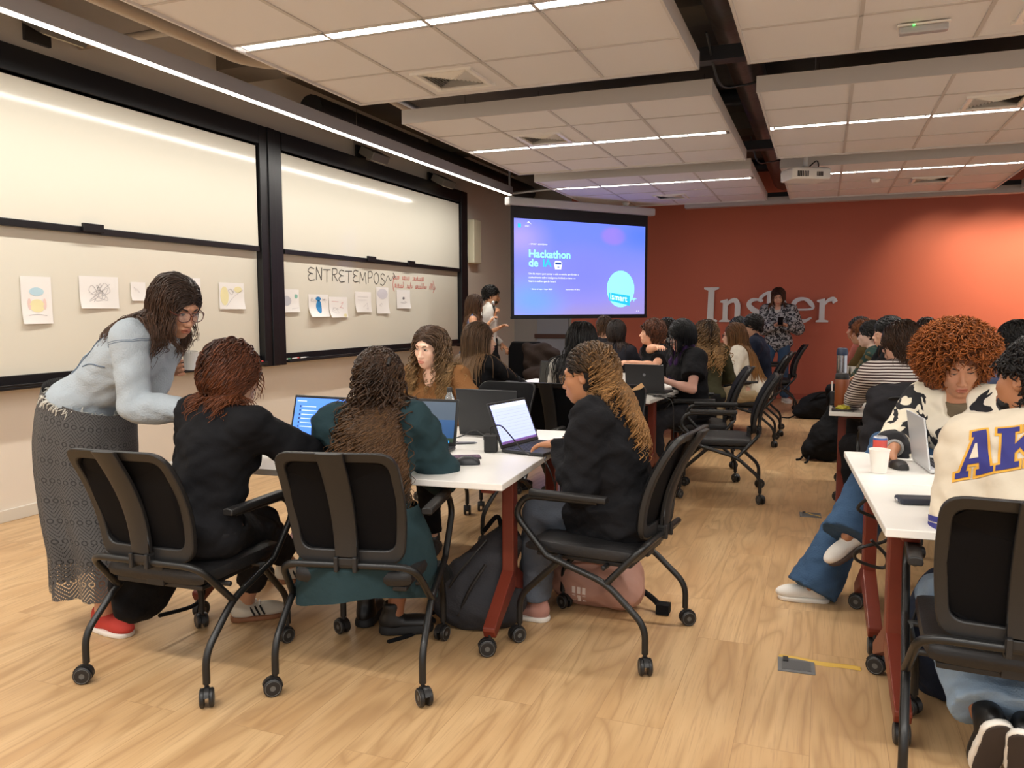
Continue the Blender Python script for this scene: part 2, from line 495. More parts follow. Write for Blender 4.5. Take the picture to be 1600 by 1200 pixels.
def island(x0, y0, x1, y1, where, vent=None, light=None):
    t = thing('ceiling_island', 'pale tiled ceiling island, ' + where, 'ceiling panel', ((x0 + x1) / 2, (y0 + y1) / 2, CEIL_Z), 0, 'suspended ceiling islands')
    hx, hy = (x1 - x0) / 2, (y1 - y0) / 2
    ly = light - (y0 + y1) / 2
    rows = [-hy, -hy + .617, ly - .06, ly + .06, hy - .617, hy]
    if ly - .06 - rows[1] < .3:
        rows = [-hy, ly - .06, ly + .06, ly + .06 + (hy - ly - .06) / 3, ly + .06 + (hy - ly - .06) * 2 / 3, hy]
    cols = [-hx + (x1 - x0) * i / 4 for i in range(5)]
    tl, gb = MB(), MB()
    for i in range(4):
        for j in range(len(rows) - 1):
            if abs((rows[j] + rows[j + 1]) / 2 - ly) < .02:
                if cols[i] < -hx + .01 and x0 < -3:
                    pass
                continue
            a, b_ = cols[i], cols[i + 1]; c, d_ = rows[j], rows[j + 1]
            vx, vy = (vent[0] - (x0 + x1) / 2, vent[1] - (y0 + y1) / 2) if vent else (99, 99)
            if a < vx < b_ and c < vy < d_:
                q = .2
                tl.span((a, c, .004), (b_, vy - q, .02)); tl.span((a, vy + q, .004), (b_, d_, .02))
                tl.span((a, vy - q, .004), (vx - q, vy + q, .02)); tl.span((vx + q, vy - q, .004), (b_, vy + q, .02))
            else:
                tl.span((a, c, .004), (b_, d_, .02))
    for xx in cols:
        gb.span((xx - .011, -hy, -.002), (xx + .011, hy, .006)) if abs(xx) < hx - .01 else None
    for yy in rows[1:-1]:
        gb.span((-hx, yy - .008, -.002), (hx, yy + .008, .006))
    tl.build('tiles', M_TILE, parent=t, smooth=False)
    gb.build('grid', M_TBAR, parent=t, smooth=False)
    e = MB()
    for s in (-1, 1):
        e.span((-hx - .012, s * hy - .008, -.012), (hx + .012, s * hy + .008, .1))
        e.span((s * hx - .008, -hy, -.012), (s * hx + .008, hy, .1))
    e.span((-hx, -hy, .085), (hx, hy, .095))
    e.build('edge_profile', M_EDGE, parent=t, smooth=False)
    h = MB()
    for sx in (-1, 1):
        for sy in (-1, 1):
            h.tube([(sx * hx * .7, sy * hy * .7, .09), (sx * hx * .7, sy * hy * .7, .78)], .004, 6)
    h.build('hanger', M_STEEL, parent=t)
    louvre_light(x0 + .04, x1 - .04, light, where)
    if vent:
        air_vent(vent[0], vent[1], where)


XA, XB, XC = (-3.28, -.80), (-.48, 2.0), (2.32, 4.8)
island(XA[0], 2.7, XA[1], 5.41, 'nearest over the left tables', (-2.36, 5.07), 4.05)
island(XA[0], 6.07, XA[1], 8.8, 'second over the left tables', (-2.4, 7.08), 7.43)
island(XA[0], 9.35, XA[1], 12.13, 'last over the left tables, in front of the screen', (-2.0, 11.3), 10.07)
island(XB[0], 2.7, XB[1], 5.41, 'nearest over the right tables, bearing the small green lamp', (1.12, 5.0), 4.05)
island(XB[0], 6.13, XB[1], 8.85, 'second over the right tables, before the projector', (1.15, 7.08), 7.43)
island(XB[0], 9.45, XB[1], 12.13, 'last over the right tables, behind the projector', (1.15, 11.0), 10.1)
island(XC[0], 6.13, XC[1], 8.85, 'at the right border, above the red glow', None, 7.43)
island(XC[0], 9.45, XC[1], 12.13, 'at the right border, next to the red wall', None, 10.1)

# long cove trim in front of the red wall
tr = struct(MB().span((-1.95, 12.16, 2.9), (6.5, 12.3, 3.0)).build('trim_1', mat('grey_trim', 'A8A29E', 0.5), smooth=False, bevel=.004))
# small ceiling devices
def smoke_detector(x, y, lab):
    t = MB().lathe([(0.0, -.045), (.03, -.045), (.042, -.035), (.05, -.012), (.055, -.01), (.055, 0), (0, 0)], n=24).build('smoke_detector', M_WHITEP, loc=(x, y, CEIL_Z - .002))
    tag(t, lab, 'smoke detector')
p = on_z(978, 319, CEIL_Z - .02); smoke_detector(p[0], p[1], 'round white smoke detector under the ceiling island by the screen')
p = on_z(1368, 282, CEIL_Z - .02); smoke_detector(p[0], p[1], 'round white smoke detector under the ceiling island behind the projector')
p = on_z(1443, 42, CEIL_Z - .02)
t = thing('emergency_light', 'small clear emergency lamp with green dot on the nearest right ceiling island', 'emergency light', (p[0], p[1], CEIL_Z - .002))
MB().span((-.13, -.035, -.012), (.13, .035, 0)).build('base', M_WHITEP, parent=t, smooth=False, bevel=.004)
MB().span((-.12, -.028, -.05), (.12, .028, -.012)).build('diffuser', mat('frosted_lens', 'D8DDE2', 0.2, trans=.5), parent=t, smooth=False, bevel=.008)
MB().lathe([(0, -.006), (.006, -.004), (.006, 0), (0, 0)], c=(-.05, -.034, -.01), n=10).build('indicator', mat('green_indicator', '45F25A', .3, emit=4), parent=t)

# ---- projector
c = at(1258, 274, 9.15)
t = thing('projector', 'white projector hanging on a pole from the ceiling', 'projector', tuple(c), math.radians(28))
pj = MB()
pj.loft([[(x * sx, y * sy, z) for x, y in ((-.21, -.14), (-.17, -.16), (.17, -.16), (.21, -.14), (.21, .13), (.18, .15), (-.18, .15), (-.21, .13))] for z, sx, sy in ((-.06, .93, .93), (-.05, .98, .98), (.03, 1, 1), (.055, .96, .95), (.062, .9, .88))])
pj.build('body', M_WHITEP, parent=t, bevel=.004)
g = MB()
for i in range(7):
    g.span((-.16 + i * .018, -.164, -.035), (-.15 + i * .018, -.156, .02))
for i in range(4):
    g.span((.05 + i * .018, -.164, -.03), (.06 + i * .018, -.156, .015))
g.build('grille', M_DARKP, parent=t, smooth=False)
MB().lathe([(0, 0), (.035, 0), (.04, .03), (.03, .032), (0, .02)], c=(-.1, .15, 0), M=np.array([[1, 0, 0], [0, 0, 1], [0, -1, 0]])).build('lens', mat('lens_glass', '1A1F33', .05), parent=t)
MB().tube([(0, 0, .06), (0, 0, .75)], .022, 14).lathe([(0, .06), (.07, .06), (.07, .075), (.03, .09), (0, .09)]).build('pole', M_WHITEP, parent=t)
MB().tube(catmull([(.04, .02, .08), (.12, .0, .15), (.16, .03, .1), (.13, .05, .06)]), .007, 8).build('cable', M_DARKP, parent=t)

# ---- long wall light
t = thing('linear_wall_light', 'long grey aluminium light profile hanging in front of the whiteboards', 'light', (-4.25, 4.32, 3.062))
MB().span((-.035, -6.7, 0.004), (.035, 6.72, .115)).build('profile', mat('grey_aluminium_profile', 'CBCCD3', .45, metal=.3), parent=t, smooth=False)
MB().span((-.026, -6.7, -.002), (.026, 6.7, .004)).build('diffuser', mat('lit_diffuser', 'FFF6E6', .4, emit=6), parent=t, smooth=False)
w = MB()
for y in (-5, -1.2, 2.6, 6.3):
    w.tube([(0, y, .11), (0, y, .67)], .002, 5)
w.build('hanger', M_STEEL, parent=t)

# ---- whiteboards
def board_material():
    m, nt, b, N, L = nodes_of('glossy_whiteboard')
    b.inputs['Base Color'].default_value = lin('E4DFD0'); b.inputs['Roughness'].default_value = 0.11; b.inputs['Specular IOR Level'].default_value = .22
    return m
M_BOARD = board_material()
M_FRAME = mat('black_board_frame', '0D0D11', 0.4)


def whiteboard(y0, y1, lab, handles):
    t = thing('whiteboard', lab, 'whiteboard', (WX, (y0 + y1) / 2, .9), 0, 'double whiteboards on the left wall')
    h = (y1 - y0) / 2
    MB().span((.02, -h, .09), (.035, h, 1.15)).build('lower_panel', M_BOARD, parent=t, smooth=False)
    MB().span((.06, -h + .02, 1.12), (.075, h - .02, 2.1)).build('upper_panel', M_BOARD, parent=t, smooth=False)
    f = MB()
    f.span((.0, -h, 2.095), (.1, h, 2.27)).span((.0, -h, 2.07), (.075, h, 2.1))
    f.build('top_rail', M_FRAME, parent=t, smooth=False, bevel=.004)
    f = MB().span((.045, -h + .02, 1.085), (.09, h - .02, 1.135))
    for yy in handles:
        f.span((.09, yy - .09, 1.10), (.115, yy + .09, 1.16))
    f.build('slide_rail', M_FRAME, parent=t, smooth=False, bevel=.004)
    tr_ = MB().span((.0, -h, 0.0), (.05, h, .09)).span((.05, -h, .0), (.13, h, .02)).span((.12, -h, .02), (.13, h, .035))
    tr_.build('marker_tray', M_FRAME, parent=t, smooth=False, bevel=.004)
    return t


yR0, yR1, yL0, yL1 = 6.80, 11.03, 2.2, 6.45
whiteboard(yL0, yL1, 'near double whiteboard with pale drawings behind the woman in denim jacket', (.2 - .0, -1.2 + .45))
whiteboard(yR0, yR1, 'far double whiteboard with the heading written in black marker', (-.45, .55))
fr = thing('board_post', 'broad black post between the two double whiteboards', 'post', (WX, 6.62, .88))
MB().span((.002, -.165, 0), (.1, .165, 2.29)).span((.1, -.05, 0), (.112, .05, 2.29)).build('post', M_FRAME, parent=fr, smooth=False, bevel=.004)
fr = MB().span((.002, -.11, 0), (.1, .11, 2.29)).build('board_post', M_FRAME, smooth=False, bevel=.004, loc=(WX, 11.16, .88))
tag(fr, 'black end post of the far whiteboard near the screen', 'post')

BX = WX + .036
UY, UZ = (0, 1, 0), (0, 0, 1)


def on_board(px, py, x=BX):
    p = on_x(px, py, x)
    return p[1], p[2]


# handwriting on the far board
HAND = {
    'E': [[(.62, .92), (.25, .98), (.05, .72), (.3, .55), (.5, .53)], [(.3, .55), (.02, .3), (.2, .02), (.66, .08)]],
    'N': [[(.08, 0), (.12, 1)], [(.12, 1), (.6, .02)], [(.6, .02), (.66, 1)]],
    'T': [[(.0, .97), (.75, 1.0)], [(.38, .98), (.34, 0)]],
    'R': [[(.1, 0), (.12, 1)], [(.12, .98), (.5, 1), (.62, .8), (.5, .58), (.14, .52)], [(.25, .52), (.66, 0)]],
    'M': [[(.05, 0), (.14, 1)], [(.14, 1), (.42, .3)], [(.42, .3), (.74, 1)], [(.74, 1), (.82, 0)]],
    'P': [[(.1, 0), (.12, 1)], [(.12, .98), (.5, 1.02), (.62, .78), (.48, .52), (.13, .46)]],
    'O': [[(.35, 1), (.08, .75), (.06, .3), (.32, 0), (.6, .25), (.62, .75), (.35, 1)]],
    'S': [[(.62, .88), (.4, 1.02), (.14, .86), (.2, .62), (.5, .45), (.6, .2), (.36, .0), (.06, .1)]],
}
pen = MB()
y0, z0 = on_board(481, 438); y1, z1 = on_board(602, 447)
zt = on_board(490, 418)[1]
word = 'ENTRETEMPOS'
adv = [.74, .8, .84, .78, .74, .84, .74, .98, .78, .8, .7]
tot = sum(adv); hgt = (zt - z0) * 1.0
x = 0
for ch, a in zip(word, adv):
    for st in HAND[ch]:
        P = catmull(st, 5) if len(st) > 2 else st
        ribbon(pen, [((x + q[0]) / tot * (y1 - y0), z0 + q[1] * hgt + .01 * math.sin(x * 3)) for q in P], .009, (BX, y0, 0), UY, UZ)
    x += a
ribbon(pen, catmull([(0, 0), (.07, .09), (.13, .03), (.2, .09)]), .008, (BX, y1, z1 + .04), UY, UZ)
ribbon(pen, [(.2, .13), (.25, .09), (.2, .06)], .014, (BX, y1, z1 + .04), UY, UZ)
tag(pen.build('marker_heading', mat('black_marker_ink', '3A3836', .6), smooth=False), 'black marker heading ENTRETEMPOS on the far whiteboard', 'writing')
red = MB()


def scrawl(mb, n, w, h, o, seed, wd=.006):
    r = random.Random(seed); x = 0
    while x < w:
        L_ = r.uniform(.12, .4)
        pts, xx = [], x
        for k in range(max(2, int(L_ / .045))):                # looping cursive
            am = h * (1.6 if r.random() < .2 else r.uniform(.7, .95)); lw = r.uniform(.008, .02)
            for t_ in np.linspace(0, 1, 9)[:-1]:
                pts.append((xx + .042 * t_ + lw * math.sin(2 * math.pi * t_), am * (.5 - .5 * math.cos(2 * math.pi * t_))))
            xx += .042
        for k in range(0):
            tall = r.random() < .22
            pts += [(xx, r.uniform(-.1, .1) * h), (xx + .022, h * (1.7 if tall else r.uniform(.5, .85))), (xx + .044, r.uniform(0, .35) * h)]
            xx += .052
        if len(pts) > 2:
            ribbon(mb, catmull(pts, 2), wd, o, UY, UZ)
        x = xx + .07
ya, za = on_board(614, 436); yb, zb = on_board(648, 437); yc, zc = on_board(614, 449); yd, zd = on_board(678, 452)
scrawl(red, 9, (yb - ya) * .95, .055, (BX, ya, za), 3)
scrawl(red, 9, (yd - yc) * .93, .05, (BX, yc + .04, zc), 5)
ribbon(red, catmull([(.03, .12), (0, .06), (0, 0), (.03, -.05)]), .009, (BX, yc, zc), UY, UZ)
ribbon(red, catmull([(0, .12), (.03, .06), (.03, 0), (0, -.05)]), .009, (BX, yd - .03, zc), UY, UZ)
tag(red.build('marker_note', mat('red_marker_ink', 'D8453A', .6), smooth=False), 'two short lines of red marker handwriting beside the heading', 'writing')

# drawings taped to the boards
M_PAPER = mat('drawing_paper', 'F4F0EC', .7)


def paper(px0, py0, px1, py1, label, marks, seed=0, curl=.03, skew=0.0):
    y0, z1 = on_board(px0, py0); y1, _ = on_board(px1, py0); _, z0 = on_board((px0 + px1) / 2, py1)
    z1 = (z1 + on_board(px1, py0)[1]) / 2 if abs(px1 - px0) > 1 else z1
    w, h = y1 - y0, z1 - z0
    t = thing('paper_drawing', label, 'drawing', (BX + .002, y0, z0), 0, 'drawings taped to the whiteboards')
    nx, nz = 7, 9
    sh = lambda u, v: (.003 + curl * max(0, .45 - v) ** 1.6 * (1.2 + .8 * math.sin(3 * u + seed)), u * w + skew * v * w, v * h)
    mb = MB()
    vs = [sh(i / nx, j / nz) for j in range(nz + 1) for i in range(nx + 1)]
    n = len(vs)
    vs2 = [(a + .0012, b, c) for a, b, c in vs]
    fs = [(j * (nx + 1) + i, j * (nx + 1) + i + 1, (j + 1) * (nx + 1) + i + 1, (j + 1) * (nx + 1) + i) for j in range(nz) for i in range(nx)]
    mb.add(vs + vs2, fs + [tuple(q + n for q in f) for f in fs])
    mb.build('sheet', M_PAPER, parent=t)
    mk = MB(); mats_ = []
    for col, kind, arg in marks:
        m = mat('pencil_' + col, col, .8)
        if m not in mats_:
            mats_.append(m)
        mi = mats_.index(m)
        def lift(q):
            a, b, c = sh(q[0], q[1]); return (a + .0025, b, c)
        if kind == 'patch':
            c_, rx, rz_ = arg
            P = [(c_[0] + rx * math.cos(a), c_[1] + rz_ * math.sin(a)) for a in np.linspace(0, 2 * math.pi, 15)[:-1]]
            mk.add([lift(q) for q in P] + [lift(c_)], [(k, (k + 1) % 14, 14) for k in range(14)], mi)
        else:
            P = np.array(catmull(arg, 5) if len(arg) > 2 else arg)[:, :2]
            tt = np.gradient(P, axis=0); tt /= np.linalg.norm(tt, axis=1)[:, None] + 1e-9
            nn = np.stack([-tt[:, 1], tt[:, 0]], 1) * .007
            vv = []
            for a, b in zip(P - nn, P + nn):
                vv += [lift(np.clip(a, .02, .98)), lift(np.clip(b, .02, .98))]
            mk.add(vv, [(2 * i, 2 * i + 2, 2 * i + 3, 2 * i + 1) for i in range(len(P) - 1)], mi)
    if mk.v:
        mk.build('pencil_marks', mats_, parent=t, smooth=False)
    return t


def squig(seed, n, cx, cy, sx, sy):
    r = random.Random(seed)
    return [(min(.95, max(.05, cx + r.uniform(-sx, sx))), min(.95, max(.05, cy + r.uniform(-sy, sy)))) for _ in range(n)]


GR, LB, YE, PK, BL = 'C9C4C4', 'BFDCE8', 'F0E6B4', 'EFD2CA', '2E86C4'
paper(30, 432, 78, 506, 'tall paper with a pale yellow and light blue pencil drawing, leftmost on the near whiteboard',
      [(YE, 'patch', ((.5, .38), .26, .14)), (LB, 'patch', ((.5, .68), .24, .09)), (PK, 'patch', ((.25, .42), .06, .12)), (PK, 'patch', ((.75, .42), .06, .12)), (GR, 'line', [(.2, .18), (.5, .2), (.8, .17)])], 1)
paper(122, 432, 183, 482, 'wide paper with faint pencil scribbles on the near whiteboard', [(GR, 'line', squig(2, 16, .5, .5, .3, .3)), (GR, 'line', squig(9, 12, .5, .5, .25, .3))], 2)
paper(203, 441, 226, 470, 'small paper half hidden behind the dark hair of the woman in denim', [(GR, 'line', squig(3, 5, .5, .6, .3, .2))], 3)
paper(270, 434, 312, 478, 'paper with faint lines just right of the bespectacled face', [(GR, 'line', [(.6, .8), (.85, .78)]), (GR, 'line', [(.6, .65), (.85, .66)]), (GR, 'line', [(.6, .5), (.85, .5)]), (GR, 'line', [(.6, .2), (.85, .2)])], 4)
paper(341, 442, 380, 483, 'paper with a yellow and grey pencil sketch beside the black post', [(YE, 'patch', ((.2, .5), .16, .36)), (YE, 'patch', ((.75, .75), .16, .12)), (GR, 'line', squig(6, 8, .5, .65, .15, .2)), (GR, 'line', [(.25, .1), (.55, .45), (.95, .75)])], 5)
paper(434, 452, 466, 488, 'paper with a grey elephant like sketch under the first letters of the heading', [('C4C4CC', 'patch', ((.35, .5), .26, .22)), ('8FC0B0', 'patch', ((.85, .7), .08, .1)), (GR, 'line', [(.6, .15), (.95, .2)])], 6)
paper(481, 460, 512, 495, 'paper with a bright blue figure drawing hanging loose on the far whiteboard', [(BL, 'patch', ((.5, .45), .14, .3)), (BL, 'patch', ((.48, .8), .13, .1)), (GR, 'line', squig(8, 8, .25, .75, .15, .12)), (GR, 'line', squig(11, 8, .8, .75, .12, .12))], 7, .09)
paper(513, 464, 542, 496, 'paper with pink pencil words right of the blue figure drawing', [('E39A9A', 'line', [(.15, .78), (.5, .76)]), (GR, 'line', squig(12, 8, .4, .35, .25, .2)), ('E39A9A', 'line', squig(13, 6, .7, .6, .15, .2)), (YE, 'patch', ((.85, .1), .1, .08))], 8, .07)
paper(554, 456, 579, 488, 'paper with faint grey lines below the middle of the heading', [(GR, 'line', [(.15, .75), (.8, .75)]), (GR, 'line', [(.15, .6), (.7, .6)]), (GR, 'line', squig(15, 6, .6, .3, .2, .15))], 9, .05)
paper(587, 449, 606, 490, 'narrow tall paper with a shaded upper half below the end of the heading', [('D5D1D8', 'patch', ((.5, .75), .42, .2)), (GR, 'line', squig(16, 6, .5, .35, .25, .1))], 10, .05)
paper(619, 453, 640, 482, 'small paper with a tiny dark mark, rightmost on the far whiteboard', [('6E6A70', 'patch', ((.5, .55), .08, .07)), (GR, 'line', squig(17, 6, .5, .35, .25, .1))], 11)

# markers on the trays
def marker(px, py, colour, name, lab, rz=0):
    y, z = on_board(px, py, WX + .09)
    t = thing('marker_pen', lab, 'marker', (WX + .085, y, .933), rz, 'marker pens on the whiteboard trays')
    R = np.array([[0, 0, 1], [1, 0, 0], [0, 1, 0]])
    MB().lathe([(0, -.06), (.009, -.06), (.009, .03), (.0, .03)], n=10, M=np.array([[0, 1, 0], [0, 0, 1], [1, 0, 0]])).build('barrel', M_WHITEP, parent=t)
    MB().lathe([(0, .028), (.010, .028), (.010, .07), (.0, .07)], n=10, M=np.array([[0, 1, 0], [0, 0, 1], [1, 0, 0]])).build('cap', mat('marker_' + name, colour, .4), parent=t)


marker(404, 567, 'D2352B', 'red', 'red capped marker on the tray beside the black post')
marker(391, 568, '2E8B57', 'green', 'green capped marker on the tray beside the black post')
marker(447, 555, '2E8B57', 'green', 'green capped marker at the near end of the far whiteboard tray')
marker(462, 553, 'D2352B', 'red', 'red capped marker on the far whiteboard tray', .15)
marker(476, 552, '26262A', 'black', 'black capped marker on the far whiteboard tray')

# things on the wall above and beyond the boards
def wall_lamp(px, py, Y, lab):
    z = at(px, py, Y)[2]
    y = on_x(px, py, WX + .2)[1]; z = on_x(px, py, WX + .2)[2]
    t = thing('wall_floodlight', lab, 'floodlight', (WX, y, z))
    MB().span((0, -.1, -.1), (.03, .1, .1)).span((.03, -.03, -.03), (.12, .03, .03)).build('bracket', M_DARKP, parent=t, smooth=False, bevel=.004)
    a = math.radians(28); R = np.array([[math.cos(a), 0, math.sin(a)], [0, 1, 0], [-math.sin(a), 0, math.cos(a)]])
    MB().box((.2, 0, -.02), (.2, .36, .1), M=R).build('housing', mat('grey_cast_metal', '6A6864', .5), parent=t, smooth=False, bevel=.01)
    MB().box((.2, 0, -.075), (.15, .3, .008), M=R).build('lens', mat('frosted_panel', 'C9C6B2', .3), parent=t, smooth=False)


wall_lamp(88, 40, 5, 'grey wall floodlight above the near whiteboard at the left border')
wall_lamp(585, 240, 9, 'grey wall floodlight with pale lens above the far whiteboard')
wall_lamp(693, 281, 10.6, 'grey wall floodlight above the far end of the whiteboards')
yb, zb = on_x(741, 378, WX + .06)[1:]
t = thing('wall_unit', 'tall cream wall box beside the far whiteboard', 'wall box', (WX, yb, zb))
MB().span((0, -.14, -.33), (.12, .14, .33)).build('cover', mat('cream_plastic', 'E6DEC2', .45), parent=t, smooth=False, bevel=.012)
MB().span((0, -.22, -.02), (.02, -.16, .26)).span((0, -.24, -.3), (.03, -.16, -.05)).build('socket', M_WHITEP, parent=t, smooth=False, bevel=.006)

# ---- projection screen
SA, SB = np.array([-3.88, 10.08, 0]), np.array([-2.45, 11.97, 0])
SU = (SB - SA) / np.linalg.norm(SB - SA); SW = np.linalg.norm(SB - SA)
SN = np.cross(SU, np.array([0, 0, 1.]))
st = thing('projection_screen', 'pull down projection screen showing the blue and violet title slide', 'projection screen', tuple(SA + np.array([0, 0, 1.33])))
SZ = np.array([0, 0, 1.])
def sp(u, v, n=0.0):
    return SU * u + SZ * v + SN * n
ZB = 1.33
def squad(mb, u0, u1, v0, v1, n0, n1, mi=0):
    mb.prism([(u0, v0), (u1, v0), (u1, v1), (u0, v1)], SN * n0, SU, SZ, SN * (n1 - n0), mi)
    return mb
squad(squad(MB(), 0, SW, 0.0, 1.46, -.004, 0), 0, SW, -.03, .0, -.012, .012).build('cloth', mat('black_screen_cloth', '07080F', .7), parent=st, smooth=False)
squad(MB(), -.06, SW + .1, 1.46, 1.57, -.06, .06).build('case', mat('white_screen_case', 'B9B7B6', .45), parent=st, smooth=False, bevel=.02)
def slide_material():
    m, nt, b, N, L = nodes_of('projected_slide')
    tc = N('ShaderNodeTexCoord')
    def blob(cx_, cy_, r0, r1):
        d = N('ShaderNodeVectorMath'); d.operation = 'DISTANCE'; L(tc.outputs['UV'], d.inputs[0]); d.inputs[1].default_value = (cx_, cy_, 0)
        r = N('ShaderNodeMapRange'); r.interpolation_type = 'SMOOTHSTEP'; L(d.outputs['Value'], r.inputs[0])
        r.inputs[1].default_value = r0; r.inputs[2].default_value = r1; r.inputs[3].default_value = 1; r.inputs[4].default_value = 0
        return r.outputs[0]
    sep = N('ShaderNodeSeparateXYZ'); L(tc.outputs['UV'], sep.inputs[0])
    base = N('ShaderNodeValToRGB'); L(sep.outputs['Y'], base.inputs[0])
    base.color_ramp.elements[0].color = lin('9A8CCB'); base.color_ramp.elements[1].color = lin('6A80FF')
    base.color_ramp.elements[1].position = .8
    cur = base.outputs[0]
    for cx_, cy_, r0, r1, col in ((.14, .16, .02, .34, '6F9CFF'), (.03, .8, .0, .3, 'A496EE'), (.74, .87, .07, .12, '8F7CF2'), (.5, .45, .0, .5, '7A80F5'), (.97, .9, 0, .25, '5578FF')):
        mx = N('ShaderNodeMix'); mx.data_type = 'RGBA'; L(blob(cx_, cy_, r0, r1), mx.inputs['Factor'])
        L(cur, mx.inputs['A']); mx.inputs['B'].default_value = lin(col); cur = mx.outputs['Result']
    b.inputs['Base Color'].default_value = (.02, .02, .02, 1)
    L(cur, b.inputs['Emission Color']); b.inputs['Emission Strength'].default_value = 1.15
    return m
u0, u1, v0, v1 = .05, SW - .05, .025, 1.30
mb = MB(); mb.add([sp(u0, v0, .003), sp(u1, v0, .003), sp(u1, v1, .003), sp(u0, v1, .003)], [(0, 1, 2, 3)])
sl = mb.build('slide', slide_material(), parent=st, smooth=False, fix=False)
uv = sl.data.uv_layers.new(name='uv')
for i, q in enumerate([(0, 0), (1, 0), (1, 1), (0, 1)]):
    uv.data[i].uv = q
W_, H_ = u1 - u0, v1 - v0
E_WH = mat('slide_white', 'EAF2FF', .5, emit=1.0); E_CY = mat('slide_cyan', '8FF8FF', .5, emit=1.0); E_BL = mat('slide_azure', '22B4F5', .5, emit=1.0); E_DK = mat('slide_navy', '2A4FA0', .5, emit=.7)
def st_text(mb, s, size, u, v, mi=0, bold=0.0, align='LEFT', sx=1.0, off=.006):
    put_text(mb, s, size, sp(u0 + u * W_, v0 + v * H_), SU, SZ, mi, off, bold, align, 0, sx)
tx = MB()
st_text(tx, 'Hackathon', .142, .10, .605, 1, .003, sx=1.12)
st_text(tx, 'de', .142, .10, .51, 1, .003, sx=1.12)
st_text(tx, 'IA', .142, .20, .51, 2, .003, sx=1.12)
tx.build('slide_title', [E_WH, E_CY, E_BL, E_DK], parent=st, smooth=False, fix=False); tx = MB()
for k, (s_, v_) in enumerate((('Um dia inteiro para pensar a vida na escola, aprofundar o', .425), ('conhecimento sobre inteligencia Artificial, e claro e o', .385), ('futuro e melhor que da Ismart!', .345))):
    st_text(tx, s_, .036, .10, v_, 0)
st_text(tx, '— ISMART • BOMTEMPO', .028, .10, .735, 0)
st_text(tx, '• Quinta de Insper • Insper 08h30', .026, .115, .265, 0)
st_text(tx, 'Apresentado: 09:30hrs', .026, .37, .265, 0)
st_text(tx, 'ismart', .026, .075, .92, 0); st_text(tx, '09 . 28', .02, .93, .03, 0)
tx.build('slide_paragraph', [E_WH, E_CY, E_BL, E_DK], parent=st, smooth=False, fix=False); tx = MB()
def disc(mb, cu, cv, ru, rv, mi, n=.008, k=32):
    P = [(cu + ru * math.cos(a), cv + rv * math.sin(a)) for a in np.linspace(0, 2 * math.pi, k + 1)[:-1]]
    mb.add([sp(u0 + a * W_, v0 + b * H_, n) for a, b in P], [tuple(range(k))], mi)
def quadp(mb, pts, mi, n=.009):
    mb.add([sp(u0 + a * W_, v0 + b * H_, n) for a, b in pts], [tuple(range(len(pts)))], mi)
quadp(tx, [(.025, .905), (.047, .905), (.047, .945), (.025, .945)], 2, .007)
quadp(tx, [(.087, .955), (.1, .975), (.112, .958), (.122, .945), (.1, .962)], 0, .007)
quadp(tx, [(.29, .487), (.335, .487), (.342, .55), (.33, .575), (.295, .575), (.283, .55)], 0, .007)
quadp(tx, [(.29, .535), (.336, .535), (.336, .558), (.29, .558)], 3, .009)
quadp(tx, [(.305, .505), (.322, .505), (.322, .515), (.305, .515)], 3, .009)
tx.build('slide_icon', [E_WH, E_CY, E_BL, E_DK], parent=st, smooth=False, fix=False)
lg = MB()
disc(lg, .80, .285, .112, .205, 0)
quadp(lg, [(.705, .155), (.875, .095), (.875, .21), (.705, .245)], 1)
quadp(lg, [(.885, .17), (.905, .165), (.91, .14), (.915, .17), (.935, .175), (.915, .185)], 0)
put_text(lg, 'ismart', .128, sp(u0 + .712 * W_, v0 + .172 * H_), SU * .98 - SZ * .13, SZ, 2, .012, .001)
lg.build('slide_logo', [E_CY, E_BL, E_WH], parent=st, smooth=False, fix=False)

# ---- raised lettering on the red wall
LY = RY - .05
p0 = at(1097, 503, LY); p1 = at(1308, 505, LY); ptop = at(1115, 449, LY)
CH = ptop[2] - p0[2]
K = CH / 275.0                      # photo zoom units -> metres
def LU(x, y):                       # letter coordinates from a 5.33x enlargement of the photo
    return ((x - 505) * K * (p1[0] - p0[0]) / ((1642 - 505) * K), (1180 - y) * K)
M_LET = mat('pale_grey_letter', 'E4E7EE', .45)
sg = thing('wall_lettering', 'raised pale grey serif word on the red wall', 'lettering', (p0[0], LY, p0[2]))
_li = [0]
def letter(polys):
    _li[0] += 1
    mb = MB()
    for kp, P in enumerate(polys):
        e_ = -.0016 * kp - .0045 * _li[0]
        if isinstance(P, tuple):            # a curved stroke, one closed band
            mb.loft([[np.array([LU(*a)[0], y_, LU(*a)[1]]) for a, y_ in ((l_, e_), (r_, e_), (r_, .049), (l_, .049))] for l_, r_ in zip(*P)])
            continue
        Q = [LU(*q) for q in P]
        ar = sum(Q[i][0] * Q[(i + 1) % len(Q)][1] - Q[(i + 1) % len(Q)][0] * Q[i][1] for i in range(len(Q)))
        if ar < 0:
            Q = Q[::-1]
        mb.prism(Q, (0, e_, 0), (1, 0, 0), (0, 0, 1), (0, .049 - e_ + kp * .0003, 0))
    mb.build('letter', M_LET, parent=sg, smooth=False)
def vs(pts, ws, n=8):
    P = np.array([np.r_[p, 0] for p in pts]); P = np.array(catmull(P, n))[:, :2]
    w = np.interp(np.linspace(0, len(pts) - 1, len(P)), range(len(pts)), ws)
    t_ = np.gradient(P, axis=0); t_ /= np.linalg.norm(t_, axis=1)[:, None] + 1e-9
    nn = np.stack([-t_[:, 1], t_[:, 0]], 1) * w[:, None] / 2
    L_, R_ = P + nn, P - nn
    return [(L_, R_)]
